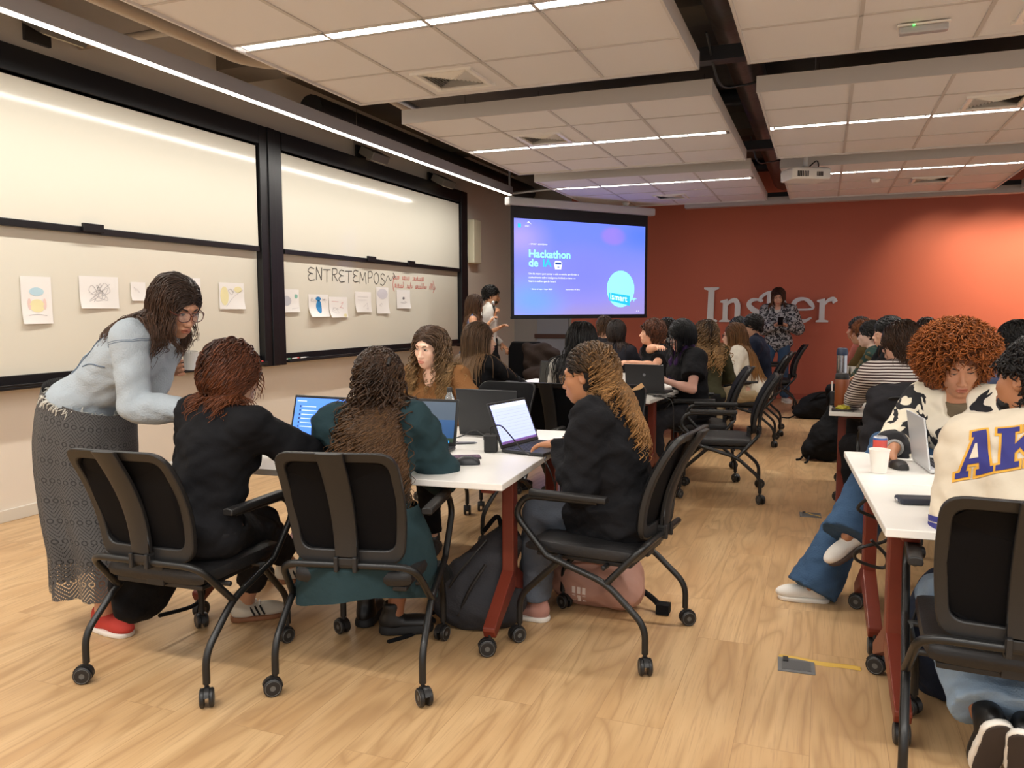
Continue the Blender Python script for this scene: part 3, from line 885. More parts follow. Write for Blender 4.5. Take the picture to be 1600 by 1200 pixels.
letter([[(518, 905), (648, 905), (646, 920), (608, 930), (604, 1155), (637, 1166), (635, 1180), (505, 1180), (508, 1166), (548, 1155), (556, 930), (518, 920)]])
letter([[(663, 1012), (727, 998), (727, 1160), (752, 1168), (752, 1180), (655, 1180), (657, 1168), (684, 1160), (686, 1030), (663, 1025)],
        [(790, 1060), (838, 1060), (836, 1160), (862, 1168), (860, 1180), (768, 1180), (768, 1168), (788, 1160)]] + vs([(722, 1040), (755, 1015), (795, 1012), (814, 1050), (814, 1095)], [20, 30, 40, 47, 46]))
letter(vs([(1030, 1015), (990, 1005), (935, 1010), (910, 1045), (950, 1085), (1005, 1115), (1010, 1150), (960, 1175), (890, 1160)], [16, 18, 30, 42, 44, 44, 38, 24, 14]))
letter(vs([(1000, 1022), (1015, 985), (1060, 955), (1110, 945)], [34, 26, 22, 20]) + [[(1062, 955), (1110, 945), (1108, 1262), (1136, 1270), (1136, 1282), (1030, 1282), (1032, 1270), (1060, 1262)]] + vs([(1108, 1025), (1150, 1000), (1195, 1010), (1215, 1085), (1195, 1155), (1150, 1175), (1108, 1160)], [16, 22, 36, 48, 38, 24, 16]))
letter(vs([(1275, 1085), (1435, 1078), (1425, 1035), (1370, 1002), (1300, 1020), (1272, 1090), (1300, 1155), (1370, 1172), (1435, 1145)], [14, 16, 40, 24, 36, 48, 44, 30, 14]))
letter([[(1475, 1012), (1540, 998), (1540, 1160), (1572, 1168), (1570, 1180), (1468, 1180), (1470, 1168), (1494, 1160), (1496, 1030), (1475, 1025)]] + vs([(1536, 1045), (1565, 1015), (1605, 1005), (1622, 1030)], [16, 26, 36, 44]))

# ================================================================== furniture
M_TUBE = mat('black_steel_tube', '131313', 0.38, bump=.02, bscale=400)
M_SEAT = mat('black_vinyl_seat', '1A191A', 0.5, bump=.15, bscale=90)
M_FRAMEP = mat('charcoal_back_frame', '1C1B1B', 0.48, bump=.05, bscale=300)
M_WHEEL = mat('caster_plastic', '1C1B1B', .42)
M_WHEELR = mat('caster_ring', '5A5956', .5)


def mesh_fabric():
    m, nt, b, N, L = nodes_of('black_back_mesh')
    b.inputs['Base Color'].default_value = lin('08080B'); b.inputs['Roughness'].default_value = .75; b.inputs['Specular IOR Level'].default_value = .15
    b.inputs['Alpha'].default_value = .97
    return m
M_MESH = mesh_fabric()


def caster(parent, x, y, top=.085, r=.034, ang=0.0, mat_=None):
    mb = MB()
    mb.tube([(0, 0, top), (0, 0, .05)], .008, 8)
    c_, s_ = math.cos(ang), math.sin(ang)
    R = np.array([[c_, -s_, 0], [s_, c_, 0], [0, 0, 1]])
    pf = [(math.cos(a) * (r + .004) - .012, r + math.sin(a) * (r + .004)) for a in np.linspace(-.1, math.pi * .9, 10)]
    mb.prism([(p[0], p[1]) for p in pf] + [(-.02, r)], R @ np.array([0, -.009, 0]), R @ np.array([1, 0, 0]), (0, 0, 1), R @ np.array([0, .018, 0]))
    h = mb.build('caster', M_WHEEL, parent=parent, loc=(x, y, 0))
    for s in (-1, 1):
        w = MB()
        Rw = R @ np.array([[1, 0, 0], [0, 0, s], [0, 1, 0]])
        w.lathe([(0, 0), (r * .9, 0), (r, .003), (r, .013), (r * .9, .016), (r * .6, .017), (0, .014)], c=R @ np.array([-.012, s * .008, r]), n=18, M=Rw)
        w.lathe([(r * .74, .0155), (r * .82, .0175), (r * .86, .0155), (r * .8, .012)], c=R @ np.array([-.012, s * .008, r]), n=18, M=Rw, mi=1)
        w.build('wheel', [M_WHEEL, M_WHEELR], parent=h)
    return h


def back_pt(u, v, off=0.0):
    """u across, v 0..1 up the backrest; off = distance behind the face"""
    y = -.235 - .03 * math.sin(v * math.pi) * -1 - .155 * v ** 1.25
    z = .50 + .435 * v
    curve = .10 * (u ** 2) * 1.6
    return np.array([u, y + curve - off, z])


def rounded(w0, w1, v0, v1, r, n=6):
    """rounded trapezoid in (u, v) metres"""
    cs = [(-w0, v0), (w0, v0), (w1, v1), (-w1, v1)]
    out = []
    for i in range(4):
        a, b, c = np.array(cs[i - 1]), np.array(cs[i]), np.array(cs[(i + 1) % 4])
        d1, d2 = a - b, c - b
        p0, p1 = b + d1 / np.linalg.norm(d1) * r, b + d2 / np.linalg.norm(d2) * r
        for k in range(n + 1):
            t = k / n
            out.append((1 - t) ** 2 * p0 + 2 * t * (1 - t) * b + t * t * p1)
        # straight side points
        nb = np.array(cs[(i + 1) % 4]); d3 = np.array(cs[(i + 1) % 4]) - b
        q0, q1 = p1, nb - d3 / np.linalg.norm(d3) * r
        for k in range(1, 8):
            out.append(q0 + (q1 - q0) * k / 8)
    return out


def make_chair(label):
    t = thing('office_chair', label, 'chair')
    for s in (-1, 1):
        # side tube: rear leg, sweeping forward under the seat and up into the arm
        rear = fillet([(s * .28, -.29, .08), (s * .28, -.29, .19), (s * .275, -.125, .335), (s * .27, .12, .405)], [.07, .06])
        MB().tube(rear, .0135, 12).build('leg', M_TUBE, parent=t)
        armt = fillet([(s * .27, .115, .403), (s * .27, .14, .41), (s * .268, .29, .57), (s * .262, .245, .65), (s * .26, -.08, .655)], [.05, .09, .05], 8)
        MB().tube(armt, .0135, 12).build('arm_tube', M_TUBE, parent=t)
        MB().loft([[(s * .26 + a * .022, y, .664 + b * .8) for a, b in ((-1, 0), (-.9, .018), (0, .024), (.9, .018), (1, 0), (.85, -.012), (-.85, -.012))] for y in (-.12, -.05, .05, .15, .22)]).build('armrest', M_BLACKP, parent=t, bevel=.004)
        front = fillet([(s * .225, .29, .08), (s * .225, .29, .2), (s * .262, .08, .40)], .06)
        MB().tube(front, .0135, 12).build('leg', M_TUBE, parent=t)
    MB().tube(fillet([(.275, -.125, .335), (.25, -.275, .5), (-.25, -.275, .5), (-.275, -.125, .335)], [.07, .07], 8), .0135, 12).build('cross_tube', M_TUBE, parent=t)
    i = 0
    for x, y in ((-.28, -.29), (.28, -.29), (-.225, .29), (.225, .29)):
        caster(t, x, y, ang=(.5, 2.2, -.6, 1.2)[i]); i += 1
    # seat cushion with rolled front edge
    rings = []
    for y, z0, z1, w in ((-.225, .425, .445, .2), (-.215, .405, .465, .225), (-.12, .40, .475, .238), (.05, .40, .472, .24), (.18, .40, .472, .24), (.235, .402, .462, .238), (.262, .41, .44, .225)):
        ring = []
        for k in range(20):
            a = 2 * math.pi * k / 20
            ca, sa = math.cos(a), math.sin(a)
            q = lambda c_: math.copysign(abs(c_) ** .45, c_)
            ring.append((w * q(ca), y, (z0 + z1) / 2 + (z1 - z0) / 2 * q(sa) - .006 * (1 - abs(ca)) * (sa > 0)))
        rings.append(ring)
    MB().loft(rings).build('seat', M_SEAT, parent=t)
    MB().span((-.2, -.2, .383), (.2, .22, .402)).tube([(-.27, .1, .40), (.27, .1, .40)], .011, 8).tube([(-.25, -.1, .385), (.25, -.1, .385)], .011, 8).build('seat_pan', M_BLACKP, parent=t, bevel=.006)
    # backrest: frame ring, mesh, spine plate
    H = .42
    out = rounded(.205, .215, 0, H, .06); inn = rounded(.172, .182, .05, H - .036, .04)
    mid = rounded(.22, .215, 0, H, .075)
    def bulge(p, k):
        v = p[1] / H
        return p[0] * (1 + .45 * k * math.sin(math.pi * min(1, max(0, v)) * .9))
    f = MB(); n = len(out); V = []
    for P, off in ((out, .0), (out, .026), (inn, .026), (inn, .0)):
        V += [back_pt(bulge(p, .14), p[1] / H, off) for p in P]
    F = []
    for a in range(4):
        b = (a + 1) % 4
        F += [(a * n + k, a * n + (k + 1) % n, b * n + (k + 1) % n, b * n + k) for k in range(n)]
    f.add(V, F).build('back_frame', M_FRAMEP, parent=t, bevel=.005)
    g = MB(); nu, nv = 14, 14; V = []
    for j in range(nv + 1):
        for i in range(nu + 1):
            v = j / nv; a = np.array([.05 + (H - .09) * v])
            w = (.182 + (.19 - .182) * v)
            u = -1 + 2 * i / nu
            edge = .03 * (1 - abs(2 * v - 1)) ** .3
            w2 = w - (.04 * max(0, abs(2 * v - 1) - .8) / .2)
            V.append(back_pt(bulge((u * w2, a[0]), .14), a[0] / H, .008 + .012 * (1 - u * u) * math.sin(math.pi * v)))
    g.add(V, [(j * (nu + 1) + i, j * (nu + 1) + i + 1, (j + 1) * (nu + 1) + i + 1, (j + 1) * (nu + 1) + i) for j in range(nv) for i in range(nu)])
    g.build('back_mesh', M_MESH, parent=t)
    fp = MB(); cen = np.mean(np.array(out), 0); rr_ = []
    for sc_, of_ in ((.985, -.001), (.95, -.010), (.8, -.016), (.5, -.018), (.2, -.018)):
        rr_.append([back_pt(bulge(cen + (np.array(q) - cen) * sc_, .14), (cen + (np.array(q) - cen) * sc_)[1] / H, of_) for q in out])
    fp.loft(rr_)
    fp.build('back_pad', M_MESH, parent=t)
    s = MB(); rings = []
    for v in np.linspace(-.02, 1.005, 12):
        w = .042 + .006 * v
        rings.append([back_pt(u, v, o) * np.array([1, 1, 1]) + np.array([0, -.10 * u * u * 1.6, 0]) for u, o in ((-w, .032), (-w, .05), (-w * .6, .058), (w * .6, .058), (w, .05), (w, .032))])
    s.loft(rings)
    s.build('back_spine', M_FRAMEP, parent=t, bevel=.003)
    b = MB()
    for sx in (-.035, .035):
        b.span((sx - .008, -.30, .478), (sx + .008, -.255, .535))
    b.span((-.045, -.29, .5), (.045, -.2, .53)).span((-.04, -.22, .39), (.04, -.19, .53))
    b.build('back_bracket', M_BLACKP, parent=t, smooth=False, bevel=.004)
    return t


_chair = [None]


def chair(x, y, yaw, label):
    if _chair[0] is None:
        _chair[0] = make_chair(label); o = _chair[0]
    else:
        o = copy_tree(_chair[0])
    o.location = (x, y, 0); o.rotation_euler = (0, 0, math.radians(yaw))
    o['label'] = label; o['group'] = 'black nesting office chairs'
    return o


M_TOP = mat('white_laminate', 'E9E6E0', .34, bump=.02, bscale=200)
M_RUST = mat('rust_red_steel', '6E2A1A', .42, bump=.03, bscale=300)


def make_table(w, d, label):
    t = thing('folding_table', label, 'table')
    MB().span((-w / 2, -d / 2, .712), (w / 2, d / 2, .74)).build('table_top', M_TOP, parent=t, smooth=False, bevel=.004, seg=3)
    MB().span((-w / 2 + .08, -.03, .66), (w / 2 - .08, .03, .712)).build('rail', M_RUST, parent=t, smooth=False, bevel=.004)
    for s in (-1, 1):
        x = s * (w / 2 - .085)
        MB().span((x - .027, -d / 2 + .06, .685), (x + .027, d / 2 - .06, .712)).build('bearer', M_RUST, parent=t, smooth=False, bevel=.004)
        MB().span((x - .027, -.032, .24), (x + .027, .032, .69)).build('leg', M_RUST, parent=t, smooth=False, bevel=.006)
        for q in (-1, 1):
            f = MB()
            f.prism([(-.0, .20), (q * .275, .075), (q * .29, .105), (q * .29, .12), (q * .03, .285), (0, .285)][::q], (x - .027, 0, 0), (0, 1, 0), (0, 0, 1), (.054, 0, 0))
            f.build('foot', M_RUST, parent=t, smooth=False, bevel=.004)
            caster(t, x, q * .275, top=.1, r=.036, ang=.6 * q + s)
    return t


_tables = {}


def table(x, y, yaw, label, w=1.6, d=.72):
    if (w, d) not in _tables:
        _tables[(w, d)] = make_table(w, d, label); o = _tables[(w, d)]
    else:
        o = copy_tree(_tables[(w, d)])
    o.location = (x, y, 0); o.rotation_euler = (0, 0, math.radians(yaw)); o['label'] = label
    o['group'] = 'white tables on rust red legs'
    return o


# ------------------------------------------------------------------ tables
def rot(v, a):
    a = math.radians(a)
    return np.array([v[0] * math.cos(a) - v[1] * math.sin(a), v[0] * math.sin(a) + v[1] * math.cos(a)])


def tpos(corner, yaw, dx, dy):
    q = np.array(corner) + rot((dx, dy), yaw)
    return q[0], q[1]


TA, TAY = (-1.154, 2.9), 3.5
x, y = tpos(TA, TAY, -.8, .36); table(x, y, TAY, 'near white table with the grey backpack beside its rust red leg')
x, y = tpos(TA, TAY, -.8, 1.085); table(x, y, TAY, 'white table behind the nearest left table, carrying the tall black laptop lid')
TB, TBY = (-1.2, 6.02), -5
x, y = tpos(TB, TBY, -.8, .36); table(x, y, TBY, 'white table where the person with black hair and purple scarf types')
x, y = tpos(TB, TBY, -.8, 1.085); table(x, y, TBY, 'white table in front of the person crossing bare forearms')
table(-1.95, 8.95, 0, 'white table with the blue pump bottle near the screen')
table(-1.95, 9.68, 0, 'white table where the person in navy jacket sits, near the red wall')
TR, TRY = (.2, 2.72), 3.5
x, y = tpos(TR, TRY, .8, .36); table(x, y, TRY, 'nearest white table on the right with a black power bank lying on it')
x, y = tpos(TR, TRY, .8, 1.085); table(x, y, TRY, 'white table on the right with the paper cup and drink can')
table(.86, 6.1, -1, 'white table on the right with the brown thermos flask')
table(.88, 6.83, -1, 'white table on the right just behind the brown thermos flask')
table(1.0, 9.0, 0, 'white table on the right with stacked white cups near the red wall')

# ------------------------------------------------------------------ chairs
chair(-2.33, 2.51, 2, 'black office chair under the person with auburn bob and black sweater')
chair(-1.65, 2.73, 13, 'black office chair under the person in the long teal shirt')
chair(-.866, 3.35, 83, 'black office chair in side view under the person in black hoodie')
chair(-.71, 6.34, 95, 'empty black office chair standing in the aisle')
chair(-.74, 8.95, 92, 'black office chair under the person in cream blazer')
chair(-.62, 11.75, 95, 'black office chair in front of the person standing at the red wall')
chair(-.97, 7.06, 98, 'black office chair under the person with black hair and purple scarf')
chair(.545, 2.74, -3, 'black office chair in the right foreground behind the lettered jersey')
chair(-1.28, 4.78, 178, 'empty black office chair with a tan strapped bag hung on its back')
chair(-2.05, 4.72, 170, 'black office chair under the person in brown cardigan')
chair(-2.45, 5.55, -12, 'black office chair under the person with long straight brown hair')
chair(-1.72, 5.52, 0, 'black office chair under the person with long black hair in white top')
chair(.52, 5.35, 4, 'black office chair draped with a dark jacket under the striped shirt')
chair(.72, 4.68, 160, 'black office chair under the person with big auburn afro')
chair(-.72, 9.75, 92, 'black office chair under the person in navy jacket')

# ================================================================== people: one continuous skin each, clothes and hair as parts
def nrm(v):
    v = np.asarray(v, float); return v / (np.linalg.norm(v) + 1e-12)


def rotm(yaw=0.0, pitch=0.0, roll=0.0):
    """columns: right, forward, up.  yaw turns left (counter-clockwise), pitch bows forward, roll tips to the right"""
    a, b, c = math.radians(yaw), math.radians(-pitch), math.radians(roll)
    Rz = np.array([[math.cos(a), -math.sin(a), 0], [math.sin(a), math.cos(a), 0], [0, 0, 1]])
    Rx = np.array([[1, 0, 0], [0, math.cos(b), -math.sin(b)], [0, math.sin(b), math.cos(b)]])
    Ry = np.array([[math.cos(c), 0, math.sin(c)], [0, 1, 0], [-math.sin(c), 0, math.cos(c)]])
    return Rz @ Rx @ Ry


def cap(a, b, ra, rb=None, k=.02, cut=None):
    return ('c', np.array(a, float), np.array(b, float), ra, ra if rb is None else rb, k, cut)


def ell(c, r, M=None, k=.02, sub=False):
    return ('e', np.array(c, float), np.array(r, float), np.eye(3) if M is None else M, k, sub)


def prim_d(p, P):
    """signed distance of points P (..., 3) to one primitive"""
    if p[0] == 'c':
        a, b, ra, rb = p[1:5]
        ba = b - a; L2 = ba.dot(ba) + 1e-12
        pa = P - a
        h = np.clip((pa @ ba) / L2, 0, 1)
        d = np.sqrt(((pa - h[..., None] * ba) ** 2).sum(-1)) - (ra + (rb - ra) * h)
        if p[6] is not None:
            for o, n in p[6]:
                d = np.maximum(d, (P - o) @ n)
        return d
    c, r, M = p[1:4]
    q = (P - c) @ M
    k0 = np.sqrt(((q / r) ** 2).sum(-1)); k1 = np.sqrt(((q / (r * r)) ** 2).sum(-1))
    return k0 * (k0 - 1) / (k1 + 1e-9)


def prim_box(p):
    if p[0] == 'c':
        r = max(p[3], p[4])
        return np.minimum(p[1], p[2]) - r, np.maximum(p[1], p[2]) + r
    e = np.abs(p[3]) @ p[2]
    return p[1] - e, p[1] + e


def sdf(prims, P):
    d = np.full(P.shape[:-1], 1.0)
    for p in prims:
        q = prim_d(p, P); k = p[5] if p[0] == 'c' else p[4]
        if p[0] == 'e' and p[5]:
            q = -q; h = np.clip((k - np.abs(d - q)) / k, 0, None); d = np.maximum(d, q) + h * h * k / 4
        else:
            h = np.clip((k - np.abs(d - q)) / k, 0, None); d = np.minimum(d, q) - h * h * k / 4
    return d


def axis(lo, hi, h, fine):
    """grid coordinates from lo to hi, step h, finer inside the given (a, b, step) intervals"""
    out = [lo]
    while out[-1] < hi:
        x = out[-1]; s = h
        for a, b, q in fine:
            if a - .5 * h <= x <= b:
                s = min(s, q)
        out.append(x + s)
    return np.array(out)


EDGES = [(0, 1), (2, 3), (4, 5), (6, 7), (0, 2), (1, 3), (4, 6), (5, 7), (0, 4), (1, 5), (2, 6), (3, 7)]
CORN = np.array([(i >> 2 & 1, i >> 1 & 1, i & 1) for i in range(8)])


def nets(F, ax):
    """surface nets on a rectilinear grid -> vertices, quads"""
    S = F < 0
    nx, ny, nz = F.shape
    cnt = np.zeros((nx - 1, ny - 1, nz - 1), np.int8)
    for dx, dy, dz in CORN:
        cnt += S[dx:nx - 1 + dx, dy:ny - 1 + dy, dz:nz - 1 + dz]
    act = np.argwhere((cnt > 0) & (cnt < 8))
    idm = np.full(cnt.shape, -1, np.int32); idm[tuple(act.T)] = np.arange(len(act))
    vals = np.stack([F[act[:, 0] + c[0], act[:, 1] + c[1], act[:, 2] + c[2]] for c in CORN], 1)
    acc = np.zeros((len(act), 3)); num = np.zeros(len(act))
    for a, b in EDGES:
        fa, fb = vals[:, a], vals[:, b]
        m = (fa < 0) != (fb < 0)
        t = np.where(m, fa / np.where(m, fa - fb, 1), 0)
        acc += np.where(m[:, None], CORN[a] + (CORN[b] - CORN[a]) * t[:, None], 0); num += m
    fr = acc / num[:, None]
    V = np.stack([ax[i][act[:, i]] + fr[:, i] * (ax[i][act[:, i] + 1] - ax[i][act[:, i]]) for i in range(3)], 1)
    Q = []
    for d in range(3):
        o1, o2 = [(1, 2), (2, 0), (0, 1)][d]
        sl = [slice(1, -1)] * 3; sl[d] = slice(0, -1)
        s2 = [slice(1, -1)] * 3; s2[d] = slice(1, None)
        A, B = S[tuple(sl)], S[tuple(s2)]
        e = np.argwhere(A != B)
        if not len(e):
            continue
        fl = A[tuple(e.T)]
        off = np.ones(3, int); off[d] = 0
        e = e + off
        def cid(i, j):
            q = e.copy(); q[:, o1] += i; q[:, o2] += j
            return idm[q[:, 0], q[:, 1], q[:, 2]]
        q = np.stack([cid(-1, -1), cid(0, -1), cid(0, 0), cid(-1, 0)], 1)
        q[~fl] = q[~fl][:, ::-1]
        Q.append(q)
    Q = np.concatenate(Q); Q = Q[(Q >= 0).all(1)]
    return V, Q


def polygonise(prims, h, fine=((), (), ()), post=None, pad=.03):
    bs = [prim_box(p) for p in prims if not (p[0] == 'e' and p[5])]
    lo = np.min([b[0] for b in bs], 0) - pad; hi = np.max([b[1] for b in bs], 0) + pad
    ax = [axis(lo[i], hi[i], h, fine[i]) for i in range(3)]
    F = np.full([len(a) for a in ax], .25, np.float32)
    for p in prims:
        a, b = prim_box(p); k = p[5] if p[0] == 'c' else p[4]
        m = k + 2.5 * h
        sl = [slice(max(0, np.searchsorted(ax[i], a[i] - m) - 1), np.searchsorted(ax[i], b[i] + m) + 1) for i in range(3)]
        G = np.stack(np.meshgrid(*[ax[i][sl[i]] for i in range(3)], indexing='ij'), -1)
        if G.size == 0:
            continue
        q = prim_d(p, G); d = F[tuple(sl)]
        if p[0] == 'e' and p[5]:
            q = -q; hh = np.clip((k - np.abs(d - q)) / k, 0, None); F[tuple(sl)] = np.maximum(d, q) + hh * hh * k / 4
        else:
            hh = np.clip((k - np.abs(d - q)) / k, 0, None); F[tuple(sl)] = np.minimum(d, q) - hh * hh * k / 4
    if post is not None:
        near = np.abs(F) < .06
        idx = np.argwhere(near)
        P = np.stack([ax[i][idx[:, i]] for i in range(3)], 1)
        F[near] = post(P, F[near])
    return nets(F, ax)


def quads_to_mesh(name, V, Q, mats_, base, parent, attr=None, mi=None):
    me = bpy.data.meshes.new(name)
    V = np.asarray(V, np.float32) - np.asarray(base, np.float32)
    nf = len(Q)
    me.vertices.add(len(V)); me.vertices.foreach_set('co', V.ravel())
    me.loops.add(nf * 4); me.loops.foreach_set('vertex_index', np.asarray(Q, np.int32).ravel())
    me.polygons.add(nf); me.polygons.foreach_set('loop_start', np.arange(0, nf * 4, 4, dtype=np.int32))
    me.polygons.foreach_set('use_smooth', np.ones(nf, bool))
    for m in (mats_ if isinstance(mats_, (list, tuple)) else [mats_]):
        me.materials.append(m)
    if mi is not None:
        me.polygons.foreach_set('material_index', np.asarray(mi, np.int32))
    if attr is not None:
        for nm, arr in attr.items():
            at_ = me.attributes.new(nm, 'FLOAT', 'POINT'); at_.data.foreach_set('value', np.asarray(arr, np.float32))
    me.update(); me.validate()
    o = bpy.data.objects.new(name, me); COL.objects.link(o)
    if parent is not None:
        o.parent = parent
    return o


def wob(P, f, amp, seed=0):
    """smooth pseudo-noise for folds"""
    s = seed * 1.7
    return amp * (np.sin(P[:, 0] * f + 1.3 * np.sin(P[:, 2] * f * .7 + s) + s) * np.sin(P[:, 2] * f * 1.1 + 1.7 * np.sin(P[:, 1] * f * .6) + s * 2)
                  + .5 * np.sin(P[:, 1] * f * 1.7 + 1.1 * np.sin(P[:, 0] * f + s)) * np.sin(P[:, 2] * f * 1.9 + s))


def skin(c):
    n = 'skin_' + c
    if n in _mats:
        return _mats[n]
    m = mat(n, c, .5, bump=.05, bscale=260, var=.07, vscale=25)
    b = m.node_tree.nodes['Principled BSDF']
    b.inputs['Subsurface Weight'].default_value = .12; b.inputs['Subsurface Radius'].default_value = (.012, .005, .003); b.inputs['Subsurface Scale'].default_value = .6
    return m


def cloth(c, rough=.85, **kw):
    a = dict(bump=.25, bscale=55, var=.08, vscale=18, spec=.18); a.update(kw)
    return mat('cloth_' + c + '_'.join(str(v) for v in kw.values())[:20], c, rough, **a)


def hair_mat(root, tip=None, rough=.42):
    tip = tip or root
    n = 'hair_' + root + '_' + tip
    if n in _mats:
        return _mats[n]
    m, nt, b, N, L = nodes_of(n)
    a = N('ShaderNodeAttribute'); a.attribute_name = 'tip'
    mx = N('ShaderNodeMix'); mx.data_type = 'RGBA'; L(a.outputs['Fac'], mx.inputs['Factor'])
    mx.inputs['A'].default_value = lin(root); mx.inputs['B'].default_value = lin(tip)
    g = N('ShaderNodeNewGeometry')
    hs = N('ShaderNodeHueSaturation'); L(mx.outputs['Result'], hs.inputs['Color'])
    mr = N('ShaderNodeMapRange'); L(g.outputs['Random Per Island'], mr.inputs[0]); mr.inputs[3].default_value = .6; mr.inputs[4].default_value = 1.3
    L(mr.outputs[0], hs.inputs['Value']); L(hs.outputs[0], b.inputs['Base Color'])
    b.inputs['Roughness'].default_value = rough + .06; b.inputs['Specular IOR Level'].default_value = .28
    return m


def ik(a, t, l1, l2, pole):
    a, t = np.array(a, float), np.array(t, float)
    d = t - a; L = np.linalg.norm(d); L2 = min(L, (l1 + l2) * .995)
    u = d / (L + 1e-9)
    x = (l1 * l1 - l2 * l2 + L2 * L2) / (2 * L2)
    hgt = math.sqrt(max(0, l1 * l1 - x * x))
    p = np.array(pole, float); p = p - u * p.dot(u); p = nrm(p)
    return a + u * x + p * hgt, a + u * L2


def hand_prims(W, hd, pn, side, curl=.35, s=1.0, spread=.0, thumb_in=.4):
    """wrist W, pointing hd, palm faces pn, side = direction from little finger to thumb"""
    hd = nrm(hd); pn = nrm(np.array(pn) - hd * np.dot(pn, hd)); sd = np.cross(hd, pn); sd = sd * np.sign(np.dot(sd, side) or 1)
    P = []
    for q in (-.026, -.009, .009, .026):
        P.append(cap(W + hd * .012 * s + sd * q * .7 * s, W + hd * .082 * s + sd * q * s, .0135 * s, .0115 * s, .012))
    ln = (.058, .072, .078, .070)
    for i, q in enumerate((-.029, -.010, .0095, .0285)):
        b = W + hd * .084 * s + sd * q * s
        d = nrm(hd + sd * q * (2 + 14 * spread))
        ang = curl * (.55 + .12 * (3 - i))
        p = b; r = .0086 * s
        for j, fr in enumerate((.46, .30, .24)):
            ca, sa = math.cos(ang), math.sin(ang)
            dd = nrm(d * ca + pn * sa)
            e = p + dd * ln[i] * fr * s
            P.append(cap(p, e, r, r * .9, .003)); p = e; r *= .9; ang += curl * 1.15
    b = W + hd * .028 * s + sd * .026 * s
    d1 = nrm(hd * .62 + sd * .7 + pn * thumb_in * .6); d2 = nrm(hd * .9 + sd * .22 + pn * thumb_in)
    e = b + d1 * .042 * s
    P += [cap(W + hd * .02 * s + sd * .015 * s, e, .014 * s, .0112 * s, .012), cap(e, e + d2 * .032 * s, .0108 * s, .0082 * s, .004)]
    return P


def head_prims(C, M, s=1.0, sex='f', nose=1.0):
    """head centre C at ear height, frame M (right, forward, up)"""
    T = lambda x, y, z: C + M @ (np.array([x, y, z]) * s)
    R = lambda *r: np.array(r) * s
    jw = .060 if sex == 'm' else .054
    P = [ell(T(0, -.018, .035), R(.074, .094, .086), M, .02), ell(T(0, .022, -.01), R(.066, .07, .09), M, .03),
         ell(T(0, .032, -.062), R(jw, .056, .052), M, .03), ell(T(0, .066, -.098), R(.024, .020, .019), M, .028)]
    for q in (-1, 1):
        P += [ell(T(q * .040, .060, -.026), R(.022, .024, .022), M, .022), cap(T(q * .012, .088, .026), T(q * .040, .078, .024), .009 * s, .008 * s, .016)]
        P.append(ell(T(q * .031, .094, .003), R(.017, .012, .010), M, .010, True))
        P.append(ell(T(q * .031, .0755, .003), R(.0155, .0135, .0135), M, .004))
    P += [cap(T(0, .086, .006), T(0, .104 * nose ** .3, -.036), .0075 * s, .0115 * s, .012), ell(T(0, .108 * nose ** .3, -.040), R(.0115, .011, .0095), M, .008)]
    for q in (-1, 1):
        P.append(ell(T(q * .012, .098, -.043), R(.0085, .010, .0075), M, .006))
    P += [ell(T(0, .084, -.070), R(.028, .018, .020), M, .014)]
    P += [cap(T(-.017, .096, -.0665), T(0, .1005, -.0655), .0042 * s, .0052 * s, .006), cap(T(.017, .096, -.0665), T(0, .1005, -.0655), .0042 * s, .0052 * s, .006),
          cap(T(-.013, .096, -.0775), T(.013, .096, -.0775), .0058 * s, None, .007)]
    P.append(ell(T(0, .106, -.0718), R(.024, .010, .0022), M, .004, True))
    for q in (-1, 1):
        Me = M @ rotm(q * -20)
        P += [ell(T(q * .073, -.006, -.004), R(.010, .020, .031), Me, .008), ell(T(q * .082, .001, -.002), R(.006, .010, .017), Me, .006, True)]
    return P


